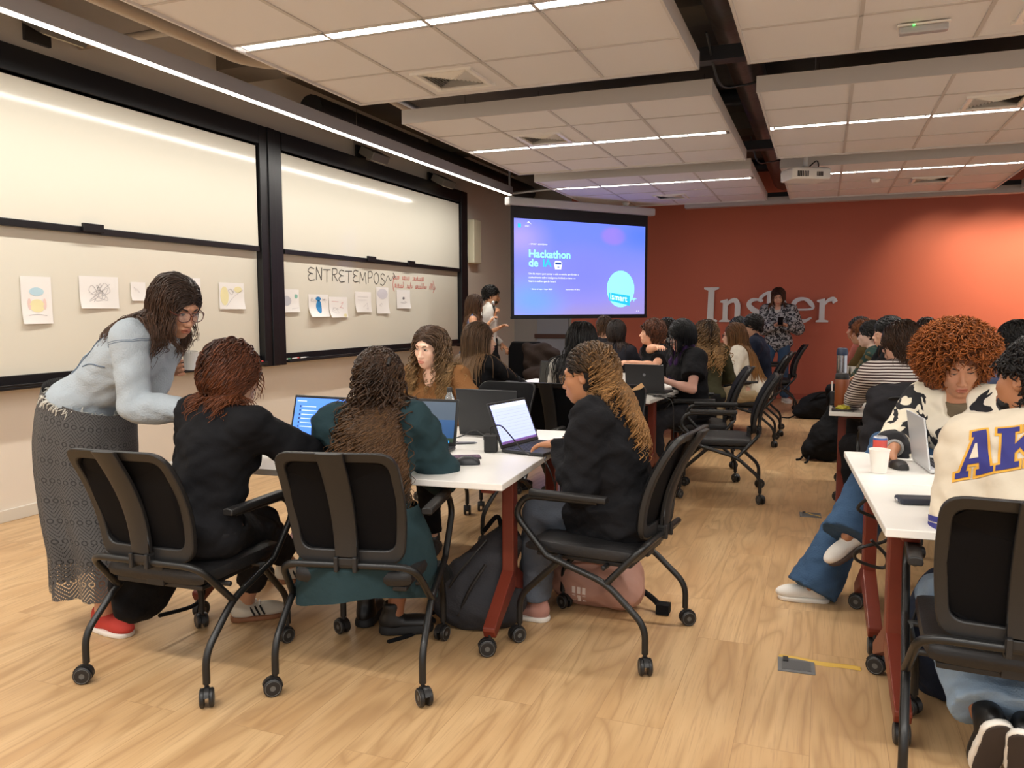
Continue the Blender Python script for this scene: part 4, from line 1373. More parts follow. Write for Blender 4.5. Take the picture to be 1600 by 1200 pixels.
class Person:
    """pose and proportions; everything in world metres"""

    def __init__(s, name_label, hip, yaw=0.0, lean=5.0, twist=0.0, side=0.0, bend=0.0, head=(0, 5, 0), H=1.65, sex='f', tone='C99678', lh=None, rh=None, lf=None, rf=None,
                 lpole=None, rpole=None, lkp=None, rkp=None, standing=False, curl=(.4, .4), lhd=None, rhd=None, lpn=None, rpn=None, res=.009, hres=.005, handres=None, base=None,
                 plump=1.0, headoff=(0, 0, 0), legk=1.0, hscale=1.0, group=None, sw=None, face=True, legs=True, lids=0.0):
        s.label = name_label; s.sex = sex; s.tone = tone; k = H / 1.65; s.k = k; s.res = res; s.face = face; s.lids = lids
        s.hip = np.array(hip, float); s.M0 = rotm(yaw); s.yaw = yaw
        s.Mp = rotm(yaw, lean * .6, side); s.Mt = rotm(yaw + twist, lean, side); s.Mc = rotm(yaw + twist, lean + bend, side)
        r0, f0 = s.M0[:, 0], s.M0[:, 1]
        up1, up2 = s.Mt[:, 2], s.Mc[:, 2]
        fem = sex == 'f'
        s.waist = s.hip + up1 * .19 * k
        s.chest = s.waist + (up1 + up2) * .5 * .17 * k
        s.C7 = s.chest + up2 * .145 * k
        rt, ft = s.Mc[:, 0], s.Mc[:, 1]
        sw = sw or (.165 if fem else .19)
        s.S = {'r': s.chest + up2 * .085 * k + rt * sw * k, 'l': s.chest + up2 * .085 * k - rt * sw * k}
        s.Mh = rotm(yaw + twist + head[0], head[1], head[2])
        s.hk = .985 * (k ** .4) * hscale
        nb = s.C7 + up2 * .03 * k
        s.head = nb + (up2 * .35 + np.array([0, 0, .65])) * .105 * k + ft * .035 + np.array(headoff)
        # arms
        ua, fa = .285 * k, .25 * k; s.ua, s.fa = ua, fa
        def arm(side, tgt, pole):
            q = 1 if side == 'r' else -1
            if tgt is None:
                tgt = s.hip + f0 * .30 * k + r0 * q * .12 * k + np.array([0, 0, .12])
            if pole is None:
                pole = r0 * q * .7 - f0 * .35 + np.array([0, 0, -.75])
            return ik(s.S[side], tgt, ua, fa, pole)
        s.E, s.Wr = {}, {}
        s.E['l'], s.Wr['l'] = arm('l', lh, lpole); s.E['r'], s.Wr['r'] = arm('r', rh, rpole)
        s.hd = {'l': lhd, 'r': rhd}; s.pn = {'l': lpn, 'r': rpn}; s.curl = {'l': curl[0], 'r': curl[1]}
        # legs
        th, sh = .425 * k * legk, .41 * k * legk
        s.Kn, s.An = {}, {}
        for side, tgt, kp in (('l', lf, lkp), ('r', rf, rkp)):
            q = 1 if side == 'r' else -1
            j = s.hip + r0 * q * .09 * k
            if tgt is None:
                tgt = (j + f0 * .36 * k + r0 * q * .04) * np.array([1, 1, 0]) + np.array([0, 0, .085]) if not standing else j * np.array([1, 1, 0]) + r0 * q * .02 + np.array([0, 0, .085])
            if kp is None:
                kp = f0 + np.array([0, 0, .9]) + r0 * q * .12 if not standing else f0
            s.Kn[side], s.An[side] = ik(j, tgt, th, sh, kp)
        s.J = {'l': s.hip - r0 * .09 * k, 'r': s.hip + r0 * .09 * k}
        s.fdir = {'l': f0, 'r': f0}
        fl = base if base is not None else np.array([s.hip[0], s.hip[1], 0])
        s.base = np.array([fl[0], fl[1], 0.0])
        s.root = thing('person', name_label, 'person', tuple(s.base), 0, group)
        s.plump = plump; s.hres = hres; s.handres = handres or hres
        s.torso = s.torso_prims(0)
        s.headp = head_prims(s.head, s.Mh, s.hk, sex)

    def torso_prims(s, t, chest=1.0):
        k, pl = s.k, s.plump
        f = s.sex == 'f'
        P = [ell(s.hip + s.Mp @ np.array([0, -.015, .0]), np.array([.172 * pl + t, .118 * pl + t, .115 + t]) * k, s.Mp, .05),
             ell(s.waist + s.Mt @ np.array([0, .0, -.02]), np.array([.135 * pl + t, .102 * pl + t, .15 + t]) * k, s.Mt, .06),
             ell(s.chest + s.Mc @ np.array([0, .0, -.02]), np.array([(.148 if f else .165) * pl + t, .105 * pl + t, .15 + t]) * k, s.Mc, .06),
             cap(s.S['l'] * .93 + s.S['r'] * .07, s.S['r'] * .93 + s.S['l'] * .07, (.050 + t * .8) * k, None, .06),
             cap(s.C7 - s.Mc[:, 2] * .03, (s.S['l'] + s.C7) / 2 - s.Mc[:, 2] * .01, (.042 + t * .7) * k, (.045 + t * .7) * k, .05),
             cap(s.C7 - s.Mc[:, 2] * .03, (s.S['r'] + s.C7) / 2 - s.Mc[:, 2] * .01, (.042 + t * .7) * k, (.045 + t * .7) * k, .05)]
        if f:
            for q in (-1, 1):
                P.append(ell(s.chest + s.Mc @ (np.array([q * .066, .078, -.035]) * k), np.array([.062, .055, .062]) * pl * k + t, s.Mc, .045))
        return P

    def neck(s):
        return [cap(s.C7 + s.Mc @ np.array([0, .012, -.02]), s.head + s.Mh @ np.array([0, -.022, -.055]), .054 * s.k * (1.12 if s.sex == 'm' else 1), .050 * s.k * (1.12 if s.sex == 'm' else 1), .03)]

    def body(s):
        k = s.k
        P = s.torso_prims(0) + s.neck()
        for q in 'lr':
            P += [cap(s.S[q], s.E[q], .046 * k * s.plump ** .7, .036 * k, .03), cap(s.E[q], s.Wr[q], .037 * k, .0245 * k, .015),
                  ell(s.E[q] * .72 + s.Wr[q] * .28, np.array([.040, .040, .07]) * k, frame_z(s.Wr[q] - s.E[q]), .02)]
            P += [cap(s.J[q], s.Kn[q], .080 * k * s.plump ** .7, .055 * k, .03), cap(s.Kn[q], s.An[q], .052 * k, .036 * k, .02),
                  ell(s.Kn[q] * .68 + s.An[q] * .32 - s.M0[:, 1] * .012, np.array([.050, .052, .1]) * k, frame_z(s.An[q] - s.Kn[q]), .025),
                  cap(s.An[q], s.An[q] + nrm(s.An[q] - s.Kn[q]) * .03 + s.fdir[q] * .01, .032 * k, .026 * k, .02)]
        P += s.headp
        s.hands = {}
        for q in 'lr':
            hd = s.hd[q] if s.hd[q] is not None else nrm(s.Wr[q] - s.E[q])
            pn = s.pn[q] if s.pn[q] is not None else np.array([0, 0, -1.])
            sd = s.M0[:, 0] * (-1 if q == 'r' else 1)
            hp = hand_prims(s.Wr[q], hd, pn, sd, s.curl[q], k * (1.0 if s.sex == 'f' else 1.07))
            s.hands[q] = hp; P += hp
        fx = [[], [], []]
        hr = s.hres
        for i in range(3):
            fx[i].append((s.head[i] - .125, s.head[i] + .125, hr))
        fx[2][0] = (s.head[2] - .14, s.head[2] + .06, hr)
        if s.handres < s.res:
            for q in 'lr':
                bs = [prim_box(p) for p in s.hands[q]]
                lo, hi = np.min([b[0] for b in bs], 0), np.max([b[1] for b in bs], 0)
                for i in range(3):
                    fx[i].append((lo[i], hi[i], s.handres))
        V, Q = polygonise(P, s.res, fx)
        lips = None
        mats_ = [skin(s.tone)]; mi = None
        if s.face:
            lc = lin(s.tone); d = (V - s.head) @ s.Mh / s.hk
            fc = d[Q].mean(1)
            mi = ((np.abs(fc[:, 0]) < .025) & (fc[:, 1] > .085) & (fc[:, 2] < -.0605) & (fc[:, 2] > -.0845) & (((fc[:, 0] / .0245) ** 2 + ((fc[:, 2] + .0722) / .0118) ** 2) < 1)).astype(int)
            rgb = tuple(int(s.tone[i:i + 2], 16) for i in (0, 2, 4))
            lipc = '%02X%02X%02X' % (int(rgb[0] * .88), int(rgb[1] * .70), int(rgb[2] * .68))
            mats_.append(mat('lips_' + lipc, lipc, .38))
        o = quads_to_mesh('body', V, Q, mats_, s.base, s.root, mi=mi)
        if s.face:
            s.eyes(closed=s.lids)
        return o

    def hpt(s, x, y, z):
        return s.head + s.Mh @ (np.array([x, y, z]) * s.hk)

    def eyes(s, iris='3A2618', closed=.0):
        hk = s.hk
        for q in (-1, 1):
            mb = MB(); c = s.hpt(q * .031, .0785, .003) - s.base
            rings = []
            r = .0135 * hk
            M = s.Mh
            prof = [(0, r * 1.0)] + [(r * math.sin(a), r * math.cos(a)) for a in (.16, .42, .5, .8, 1.2, 1.57)]
            # almond opening: only the front of the ball between the lids shows
            n = 20; vs = [c + M @ np.array([0, r * 1.02, 0])]
            for a in (.16, .30, .50, .8, 1.12):
                for k in range(n):
                    t_ = 2 * math.pi * k / n
                    x, z = r * math.sin(a) * math.cos(t_), r * math.sin(a) * math.sin(t_)
                    z2 = np.clip(z, -.0052 * (1 - (x / .0125) ** 2 * .8) * (1 - closed), .0056 * (1 - (x / .0125) ** 2 * .8) * (1 - closed))
                    vs.append(c + M @ np.array([x, math.sqrt(max(1e-9, r * r - x * x - z2 * z2)) + .0012, z2]))
            fs, mi = [], []
            for k in range(n):
                fs.append((0, 1 + k, 1 + (k + 1) % n)); mi.append(2)
            for j in range(4):
                for k in range(n):
                    fs.append((1 + j * n + k, 1 + (j + 1) * n + k, 1 + (j + 1) * n + (k + 1) % n, 1 + j * n + (k + 1) % n)); mi.append((1, 1, 0, 0)[j])
            mb.v = [tuple(v) for v in vs]; mb.f = fs; mb.mi = mi
            mb.build('eye', [mat('eye_white', 'E4DAD2', .25), mat('iris_' + iris, iris, .2), mat('pupil', '0A0706', .15)], parent=s.root, fix=False)
            # upper lash line
            lash = MB(); P = []
            for u in np.linspace(-1, 1, 9):
                x = u * .0128; z = .0058 * (1 - u * u * .75) * (1 - closed) - .001
                P.append(c + M @ np.array([x, math.sqrt(max(1e-9, .0137 ** 2 - x * x - z * z)) * hk + .0022, z]))
            lash.tube(P, .0016, 5)
            lash.build('eyelash', mat('lash', '140D0B', .6), parent=s.root)

    def brows(s, c='2A1C15', thick=.0042):
        for q in (-1, 1):
            P, rs = [], []
            for u in np.linspace(0, 1, 9):
                x = q * (.013 + .036 * u); z = .0205 + .0065 * math.sin(u * math.pi * .75) - .003 * u * u
                y = .0965 - .022 * u ** 1.7
                P.append(s.hpt(x, y, z) - s.base); rs.append(thick * (1.0 if .1 < u < .75 else .55))
            MB().tube(P, rs, 6).build('eyebrow', mat('brow_' + c, c, .8), parent=s.root)

    def glasses(s, c='2A1B17', metal=0, rx=.027, rz=.020, thick=.0018):
        m = mat('glasses_' + c, c, .3, metal=metal)
        mb = MB()
        for q in (-1, 1):
            P = [s.hpt(q * .033 + rx * math.copysign(abs(math.cos(a)) ** .8, math.cos(a)), .112 - .006 * abs(math.cos(a) * 1.0 + q) * .5, -.002 + rz * math.copysign(abs(math.sin(a)) ** .8, math.sin(a))) - s.base for a in np.linspace(0, 2 * math.pi, 25)[:-1]]
            mb.tube(P, thick * s.hk, 6, closed=True)
            mb.tube([s.hpt(q * (.033 + rx), .108, .006) - s.base, s.hpt(q * .074, .09, .008) - s.base, s.hpt(q * .080, .0, .010) - s.base, s.hpt(q * .078, -.022, -.008) - s.base], thick, 6)
        mb.tube([s.hpt(-.007, .113, .004) - s.base, s.hpt(0, .1155, .006) - s.base, s.hpt(.007, .113, .004) - s.base], thick, 6)
        o = mb.build('glasses', m, parent=s.root)
        lens = MB()
        for q in (-1, 1):
            P = [s.hpt(q * .033 + rx * math.cos(a), .110, -.002 + rz * math.sin(a)) - s.base for a in np.linspace(0, 2 * math.pi, 21)[:-1]]
            lens.add(P, [tuple(range(20))])
        lens.build('lens', glass_mat(), parent=o, smooth=False)

    # ------------------------------------------------ clothes
    def top(s, m, t=.014, sleeve='long', hem=-.05, neck='crew', loose=1.0, seed=1, name='shirt', folds=.004, attr=None, res=None, cuff=.0, lap=0.0):
        k = s.k
        P = s.torso_prims(t)
        up = s.Mp[:, 2]
        hemP = s.hip + up * hem
        for q in 'lr':
            if sleeve == 'none':
                continue
            if sleeve == 'long':
                d = nrm(s.Wr[q] - s.E[q]); e = s.Wr[q] - d * (.008 + cuff)
                P += [cap(s.S[q], s.E[q], (.052 + t) * k * loose, (.042 + t) * k * loose, .025),
                      cap(s.E[q], s.Wr[q] + d * .03, (.042 + t) * k * loose, (.030 + t * .8) * k * loose, .015, [(e, d)])]
            else:
                L = {'short': .62, 'cap': .35, 'elbow': .98}[sleeve]
                d = nrm(s.E[q] - s.S[q]); e = s.S[q] + (s.E[q] - s.S[q]) * L
                P += [cap(s.S[q], s.E[q] + d * .03, (.052 + t) * k * loose, (.048 + t * 1.2) * k * loose, .025, [(e, d)])]
        if lap:
            for q in 'lr':
                d = nrm(s.Kn[q] - s.J[q]); e = s.J[q] + (s.Kn[q] - s.J[q]) * lap
                P.append(cap(s.J[q], e + d * .03, (.098 + t) * k, (.082 + t) * k, .05, [(e, d)]))
        Nf = s.C7 + s.Mc @ (np.array([0, .035, .055]) * k)
        if neck == 'crew':
            P.append(ell(Nf, np.array([.072, .085, .062]) * k, s.Mc @ rotm(0, 25), .008, True))
        elif neck == 'v':
            P.append(ell(Nf + s.Mc @ np.array([0, .055, -.03]), np.array([.058, .06, .125]) * k, s.Mc @ rotm(0, -12), .008, True))
            P.append(ell(Nf, np.array([.068, .08, .055]) * k, s.Mc @ rotm(0, 25), .008, True))
        elif neck == 'wide':
            P.append(ell(Nf + s.Mc @ np.array([0, .02, 0]), np.array([.10, .11, .09]) * k, s.Mc @ rotm(0, 20), .008, True))
        elif neck == 'tank':
            P.append(ell(Nf + s.Mc @ np.array([0, .03, .0]), np.array([.085, .12, .13]) * k, s.Mc, .008, True))
            for q in 'lr':
                P.append(ell(s.S[q] + (s.S[q] - s.C7) * .25, np.array([.075, .10, .11]) * k, s.Mc, .008, True))
        elif neck == 'hood':
            P.append(ell(Nf + s.Mc @ np.array([0, .03, .02]), np.array([.062, .08, .07]) * k, s.Mc, .008, True))
        if neck == 'hood':
            hoodp = [cap(s.C7 + s.Mc @ np.array([-.075, -.05, .0]), s.C7 + s.Mc @ np.array([.075, -.05, .0]), .036, None, .03), ell(s.C7 + s.Mc @ np.array([0, -.095, -.035]), (.10, .035, .085), s.Mc, .03),
                     cap(s.C7 + s.Mc @ np.array([-.075, -.03, .0]), s.C7 + s.Mc @ np.array([-.05, .075, -.04]), .03, .022, .02), cap(s.C7 + s.Mc @ np.array([.075, -.03, .0]), s.C7 + s.Mc @ np.array([.05, .075, -.04]), .03, .022, .02)]
            P = P[:-1] + hoodp + P[-1:]
        if neck in ('collar', 'shirt'):
            P.append(ell(Nf + s.Mc @ np.array([0, .03, .0]), np.array([.055, .07, .08]) * k, s.Mc, .006, True))
            P = P + [cap(s.C7 + s.Mc @ np.array([-.055, -.02, .035]), s.C7 + s.Mc @ np.array([.055, -.02, .035]), .022, None, .015),
                     cap(s.C7 + s.Mc @ np.array([-.058, -.015, .035]), s.C7 + s.Mc @ np.array([-.035, .085, -.015]), .02, .016, .012), cap(s.C7 + s.Mc @ np.array([.058, -.015, .035]), s.C7 + s.Mc @ np.array([.035, .085, -.015]), .02, .016, .012)]
        def post(X, F):
            F = F + wob(X, 26, folds, seed) + wob(X, 55, folds * .45, seed + 3)
            far = np.linalg.norm(X - s.hip, axis=1) < .33 * k
            if lap:
                far &= (X - s.hip) @ s.M0[:, 1] < .02
            hp = -((X - hemP) @ up)
            F = np.where(far, np.maximum(F, hp), F)
            return F
        V, Q = polygonise(P, res or s.res, post=post)
        s.topP = P
        return quads_to_mesh(name, V, Q, m, s.base, s.root)

    def trousers(s, m, t=.014, flare=0.0, hem=.0, seed=2, folds=.005, name='trousers', upto=.03, short=None):
        k = s.k; P = [ell(s.hip + s.Mp @ np.array([0, -.015, .0]), np.array([.174 * s.plump + t, .122 * s.plump + t, .115 + t]) * k, s.Mp, .05),
                      ell(s.hip + s.Mp @ np.array([0, 0, .09]), np.array([.14 * s.plump + t, .105 * s.plump + t, .08]) * k, s.Mp, .05)]
        for q in 'lr':
            d = nrm(s.An[q] - s.Kn[q]); e = s.An[q] + d * (-.02 + hem)
            P += [cap(s.J[q], s.Kn[q], (.086 + t) * k, (.062 + t) * k, .03), cap(s.Kn[q], s.An[q] + d * (.04 + max(0, hem)), (.062 + t) * k, (.046 + t + flare) * k, .02, [(e, d)])]
        def post(X, F):
            return np.where((np.linalg.norm(X - s.hip, axis=1) < .3) & ((X - s.hip) @ s.M0[:, 1] < .10), np.maximum(F + wob(X, 24, folds, seed), (X - (s.hip + s.Mp[:, 2] * upto)) @ s.Mp[:, 2]), F + wob(X, 24, folds, seed) + wob(X, 60, folds * .5, seed))
        V, Q = polygonise(P, s.res, post=post)
        return quads_to_mesh(name, V, Q, m, s.base, s.root)

    def shoe(s, q, m, sole, direction=None, pitch=0.0, sc=1.0, stripes=None, high=0.0, outsole=None, laces=None, h_sole=.022):
        f = nrm(direction if direction is not None else s.fdir[q]); f = nrm(f * np.array([1, 1, 0])) if pitch == 0 else nrm(f)
        up = np.array([0, 0, 1.]) if pitch == 0 else nrm(np.cross(np.cross(f, [0, 0, 1.]), f))
        r = np.cross(f, up); M = np.stack([r, f, up], 1)
        O = s.An[q] - up * .085
        T = lambda x, y, z: O + M @ (np.array([x, y, z]) * sc)
        P = [ell(T(0, -.02, .05), np.array([.036, .05, .052]) * sc, M, .03), ell(T(0, .06, .042), np.array([.040, .085, .034]) * sc, M, .03), ell(T(0, .125, .036), np.array([.042, .058, .028]) * sc, M, .03),
             cap(T(0, -.005, .05), T(0, -.012, .088 + high), .041 * sc, .040 * sc, .02)]
        P.append(ell(T(0, -.01, .112 + high), np.array([.028, .036, .018]) * sc, M, .01, True))
        V, Q = polygonise(P, .006, post=lambda X, F: np.maximum(F, -((X - T(0, 0, h_sole * .8)) @ up)))
        o = quads_to_mesh('shoe', V, Q, m, s.base, s.root)
        S_ = [cap(T(0, -.025, .012), T(0, .125, .012), .046 * sc, .047 * sc, .02), cap(T(0, .05, .012), T(0, .09, .012), .044 * sc, .046 * sc, .02)]
        V, Q = polygonise(S_, .006, post=lambda X, F: np.maximum(np.maximum(F, -((X - T(0, 0, 0)) @ up)), (X - T(0, 0, h_sole)) @ up))
        quads_to_mesh('sole', V, Q, sole, s.base, o)
        if laces is not None:
            lc = MB()
            for i in range(5):
                y_ = .045 + i * .016; z_ = .088 - i * .0075
                lc.tube([T(-.026, y_ - .004, z_ - .012) - s.base, T(-.012, y_, z_ - .001) - s.base, T(.012, y_, z_ - .001) - s.base, T(.026, y_ - .004, z_ - .012) - s.base], .0032, 6)
            lc.build('laces', laces, parent=o)
        if outsole is not None:
            V, Q = polygonise([cap(T(0, -.025, .0), T(0, .125, .0), .040 * sc, .042 * sc, .02)], .006, post=lambda X, F: np.maximum(np.maximum(F, -((X - T(0, 0, -.004)) @ up)), (X - T(0, 0, .006)) @ up))
            quads_to_mesh('outsole', V, Q, outsole, s.base, o)
        if stripes is not None:
            st_ = MB()
            for qq in (-1, 1):
                for i in range(3):
                    a, b = T(qq * .044, .035 + i * .022, .028) - s.base, T(qq * .033, .015 + i * .022, .068) - s.base
                    st_.tube([a, (a + b) / 2 + M[:, 0] * qq * .005, b], .0045, 6)
            st_.build('stripe', stripes, parent=o)
        return o

    # ------------------------------------------------ hair
    def hair(s, m, style='long', fx=.070, L=.42, n=420, r=.0042, thick=.016, part=.0, curl=0.0, freq=30, back=.4, side=.5, line=.052, seed=1, steps=24, vol=(), tie=None, spread=.15, tipo=1.4, ears=True, cover=0.0, capname='hair', fall=1.0, keep=None, jitter=.25, nside=4):
        g = np.random.default_rng(seed); hk = s.hk; Mh = s.Mh
        loc = lambda P: ((P - s.head) @ Mh) / hk
        face_c, face_r = np.array([0, .105, -.045]), np.array([fx, .085, .045 + line])
        capp = [ell(s.hpt(0, -.020, .036), np.array([.076 + thick, .096 + thick, .088 + thick]) * hk, Mh, .02)]
        if style in ('short', 'man'):
            capp.append(ell(s.hpt(0, -.05, -.03), np.array([.066 + thick * .6, .062 + thick * .6, .06]) * hk, Mh, .02))
        if style in ('long', 'bob', 'half'):
            capp.append(ell(s.hpt(0, -.045, -.02), np.array([.072 + thick, .068 + thick, .09]) * hk, Mh, .03))
        for c_, r_ in vol:
            capp.append(ell(s.hpt(*c_), np.array(r_) * hk, Mh, .03))
        capp.append(ell(s.head + Mh @ (face_c * hk), face_r * hk, Mh, .012, True))
        if ears:
            for q in (-1, 1):
                capp.append(ell(s.hpt(q * .085, .012, -.012), np.array([.03, .030, .042]) * hk, Mh, .008, True))
        def post(X, F):
            l = loc(X)
            F = F + wob(X, 80, .0028, seed) + wob(X, 170, .0016, seed + 1)
            if style == 'man':
                F = np.maximum(F, (-.055 - l[:, 2] - l[:, 1] * .5) * hk)
            if style == 'short':
                F = np.maximum(F, (-.085 - l[:, 2]) * hk)
            return F
        V, Q = polygonise(capp, max(.005, s.hres), post=post)
        tips = np.zeros(len(V))
        if n:
            # guide strands fall under gravity and slide over head and clothes
            i = np.arange(n * 3) + .5
            ph = np.arccos(1 - 1.75 * i / (n * 3)); th = math.pi * (1 + 5 ** .5) * i
            D = np.stack([np.cos(th) * np.sin(ph), np.sin(th) * np.sin(ph), np.cos(ph)], 1)
            lp = np.array([0, -.020, .036]) + D * np.array([.076, .096, .088]) * (1 + thick / .085 * .8)
            ok = (((lp - face_c) / (face_r + .004)) ** 2).sum(1) > 1.0
            ok &= lp[:, 2] > -.05
            if style == 'man':
                ok &= (lp[:, 2] > -.005) | (lp[:, 1] < -.035)
            if keep is not None:
                ok &= keep(lp)
            lp = lp[ok]
            if len(lp) > n:
                lp = lp[g.permutation(len(lp))[:n]]
            N_ = len(lp)
            D = (lp - np.array([0, -.02, .036])); D /= np.linalg.norm(D, axis=1)[:, None]
            pts = s.head + (lp * hk) @ Mh.T
            coll = [c_ for c_ in capp if not (c_[0] == 'e' and c_[5])] + [ell(s.head + Mh @ (face_c * hk), face_r * hk * np.array([.97, .95, .97]), Mh, .01)]
            coll += getattr(s, 'topP', None) or (s.torso_prims(.02) + [cap(s.S[q], s.E[q], .07, .06, .02) for q in 'lr'])
            coll += [ell(s.hpt(0, -.03, -.05), np.array([.068, .065, .075]) * hk, Mh, .02)]
            sgn = np.sign(lp[:, 0] - part + 1e-6)
            flow = (np.stack([sgn * side, np.full(N_, -back), np.full(N_, -.35)], 1)) @ Mh.T
            flow += g.normal(0, jitter, flow.shape)
            grav = np.array([0, 0, -1.])
            Ls = L * g.uniform(.78, 1.08, N_)
            path = [pts]; dirn = None
            nn = D @ Mh.T; touch = np.ones(N_); bound = np.ones(N_, bool)
            for j in range(steps):
                w = min(1, (L * j / steps) / .13) * fall
                d = flow * (1 - w) + grav * w
                if tie is not None and j < steps * tie[1]:
                    tgt = s.hpt(*tie[0]) - pts; tl = np.linalg.norm(tgt, axis=1)
                    bound &= tl > .035
                    d = np.where(bound[:, None], tgt / (tl[:, None] + 1e-9), grav + flow * spread)
                d = d - nn * (d * nn).sum(1)[:, None] * touch[:, None] - nn * .06 * touch[:, None]
                d /= np.linalg.norm(d, axis=1)[:, None] + 1e-9
                if dirn is not None:
                    d = d * .6 + dirn * .4; d /= np.linalg.norm(d, axis=1)[:, None] + 1e-9
                dirn = d
                pts = pts + d * (Ls / steps)[:, None]
                for _ in range(2):
                    sd = sdf(coll, pts)
                    e = 2e-3
                    gr = np.stack([sdf(coll, pts + np.eye(3)[a] * e) - sd for a in range(3)], 1) / e
                    gl = np.linalg.norm(gr, axis=1)[:, None] + 1e-6; gr = gr / gl
                    push = np.clip(.0045 - sd, 0, .05)
                    pts = pts + gr * push[:, None]
                nn = gr; touch = (sd < .014).astype(float)
                path.append(pts)
            S_ = np.stack(path, 1)                       # N x M x 3
            V2, Q2, t2 = strands(S_, Ls, r, curl, freq, g, nside)
            Q = np.concatenate([Q, Q2 + len(V)]); V = np.concatenate([V, V2]); tips = np.concatenate([tips, np.clip(t2 ** 1.6 * tipo * .75, 0, 1)])
        return quads_to_mesh(capname, V, Q, m, s.base, s.root, attr={'tip': tips})


def strands(S_, Ls, r, curl, freq, g, nside=4):
    N_, M_ = S_.shape[:2]
    up_ = 3 if curl else 1
    if curl:
        t0 = np.linspace(0, M_ - 1, (M_ - 1) * up_ + 1); i0 = np.minimum(t0.astype(int), M_ - 2); fr = (t0 - i0)[None, :, None]
        S_ = S_[:, i0] * (1 - fr) + S_[:, i0 + 1] * fr; M_ = S_.shape[1]
    T = np.gradient(S_, axis=1); T /= np.linalg.norm(T, axis=2)[..., None] + 1e-9
    ref = np.where(np.abs(T[..., 2:3]) > .9, np.array([1., 0, 0]), np.array([0, 0, 1.]))
    A = np.cross(T, ref); A /= np.linalg.norm(A, axis=2)[..., None] + 1e-9
    B = np.cross(T, A)
    u = np.linspace(0, 1, M_)[None, :]
    if curl:
        ph = g.uniform(0, 2 * math.pi, (N_, 1)); fq = freq * g.uniform(.8, 1.25, (N_, 1))
        amp = curl * np.clip(u * 2.2, 0, 1) * g.uniform(.7, 1.25, (N_, 1))
        an = ph + fq * u * Ls[:, None] * 2 * math.pi
        S_ = S_ + A * (amp * np.cos(an))[..., None] + B * (amp * np.sin(an))[..., None]
        T = np.gradient(S_, axis=1); T /= np.linalg.norm(T, axis=2)[..., None] + 1e-9
        A = np.cross(T, ref); A /= np.linalg.norm(A, axis=2)[..., None] + 1e-9; B = np.cross(T, A)
    rr = r * (1 - .75 * u ** 3) * g.uniform(.7, 1.3, (N_, 1))
    ring = []
    for k in range(nside):
        a = 2 * math.pi * k / nside
        ring.append(S_ + (A * math.cos(a) + B * math.sin(a)) * rr[..., None])
    V = np.stack(ring, 2)                                # N M k 3
    idx = np.arange(N_ * M_ * nside).reshape(N_, M_, nside)
    q = np.stack([idx[:, :-1, :], np.roll(idx, -1, 2)[:, :-1, :], np.roll(idx, -1, 2)[:, 1:, :], idx[:, 1:, :]], -1).reshape(-1, 4)
    t = np.broadcast_to(u[..., None], (N_, M_, nside)).reshape(-1)
    return V.reshape(-1, 3), q, t


def frame_z(v):
    z = nrm(v); x = nrm(np.cross(z, [0.3, .9, .1])); return np.stack([x, np.cross(z, x), z], 1)


def glass_mat():
    if 'clear_lens' in _mats:
        return _mats['clear_lens']
    m, nt, b, N, L = nodes_of('clear_lens')
    b.inputs['Base Color'].default_value = (1, 1, 1, 1); b.inputs['Roughness'].default_value = .02; b.inputs['Alpha'].default_value = .12
    return m


M_SHOEB = mat('black_shoe_leather', '161515', .4)
M_SOLEB = mat('black_rubber', '1B1A1A', .7)
M_SOLEW = mat('white_rubber', 'E6E1D8', .6)
M_CANVAS = mat('white_canvas', 'DCD8D0', .8, bump=.2, bscale=200)

# ================================================================== the people
def V3(*a):
    return np.array(a, float)


D_BLACK = cloth('131316'); D_DENIM = cloth('A5AEB5', bump=.4, bscale=130, var=.14, vscale=9)
D_JEAN = cloth('39526F', bump=.35, bscale=140, var=.16, vscale=7); D_JEANL = cloth('8FA6BE', bump=.35, bscale=140, var=.16, vscale=7); D_GREYJ = cloth('565C66', bump=.3, bscale=140, var=.15, vscale=7)
D_TEAL = cloth('263A3F', bump=.3, bscale=30); D_BROWN = cloth('7A5330', bump=.5, bscale=160); D_HOOD = cloth('18181B', bump=.3, bscale=70)
D_WHITE = cloth('DDD9D2'); D_CREAM = cloth('E6DFCF', bump=.2); D_KHAKI = cloth('BFAE8E'); D_NAVY = cloth('1F2638'); D_OLIVE = cloth('3A3826'); D_ROSE = cloth('B0675C')


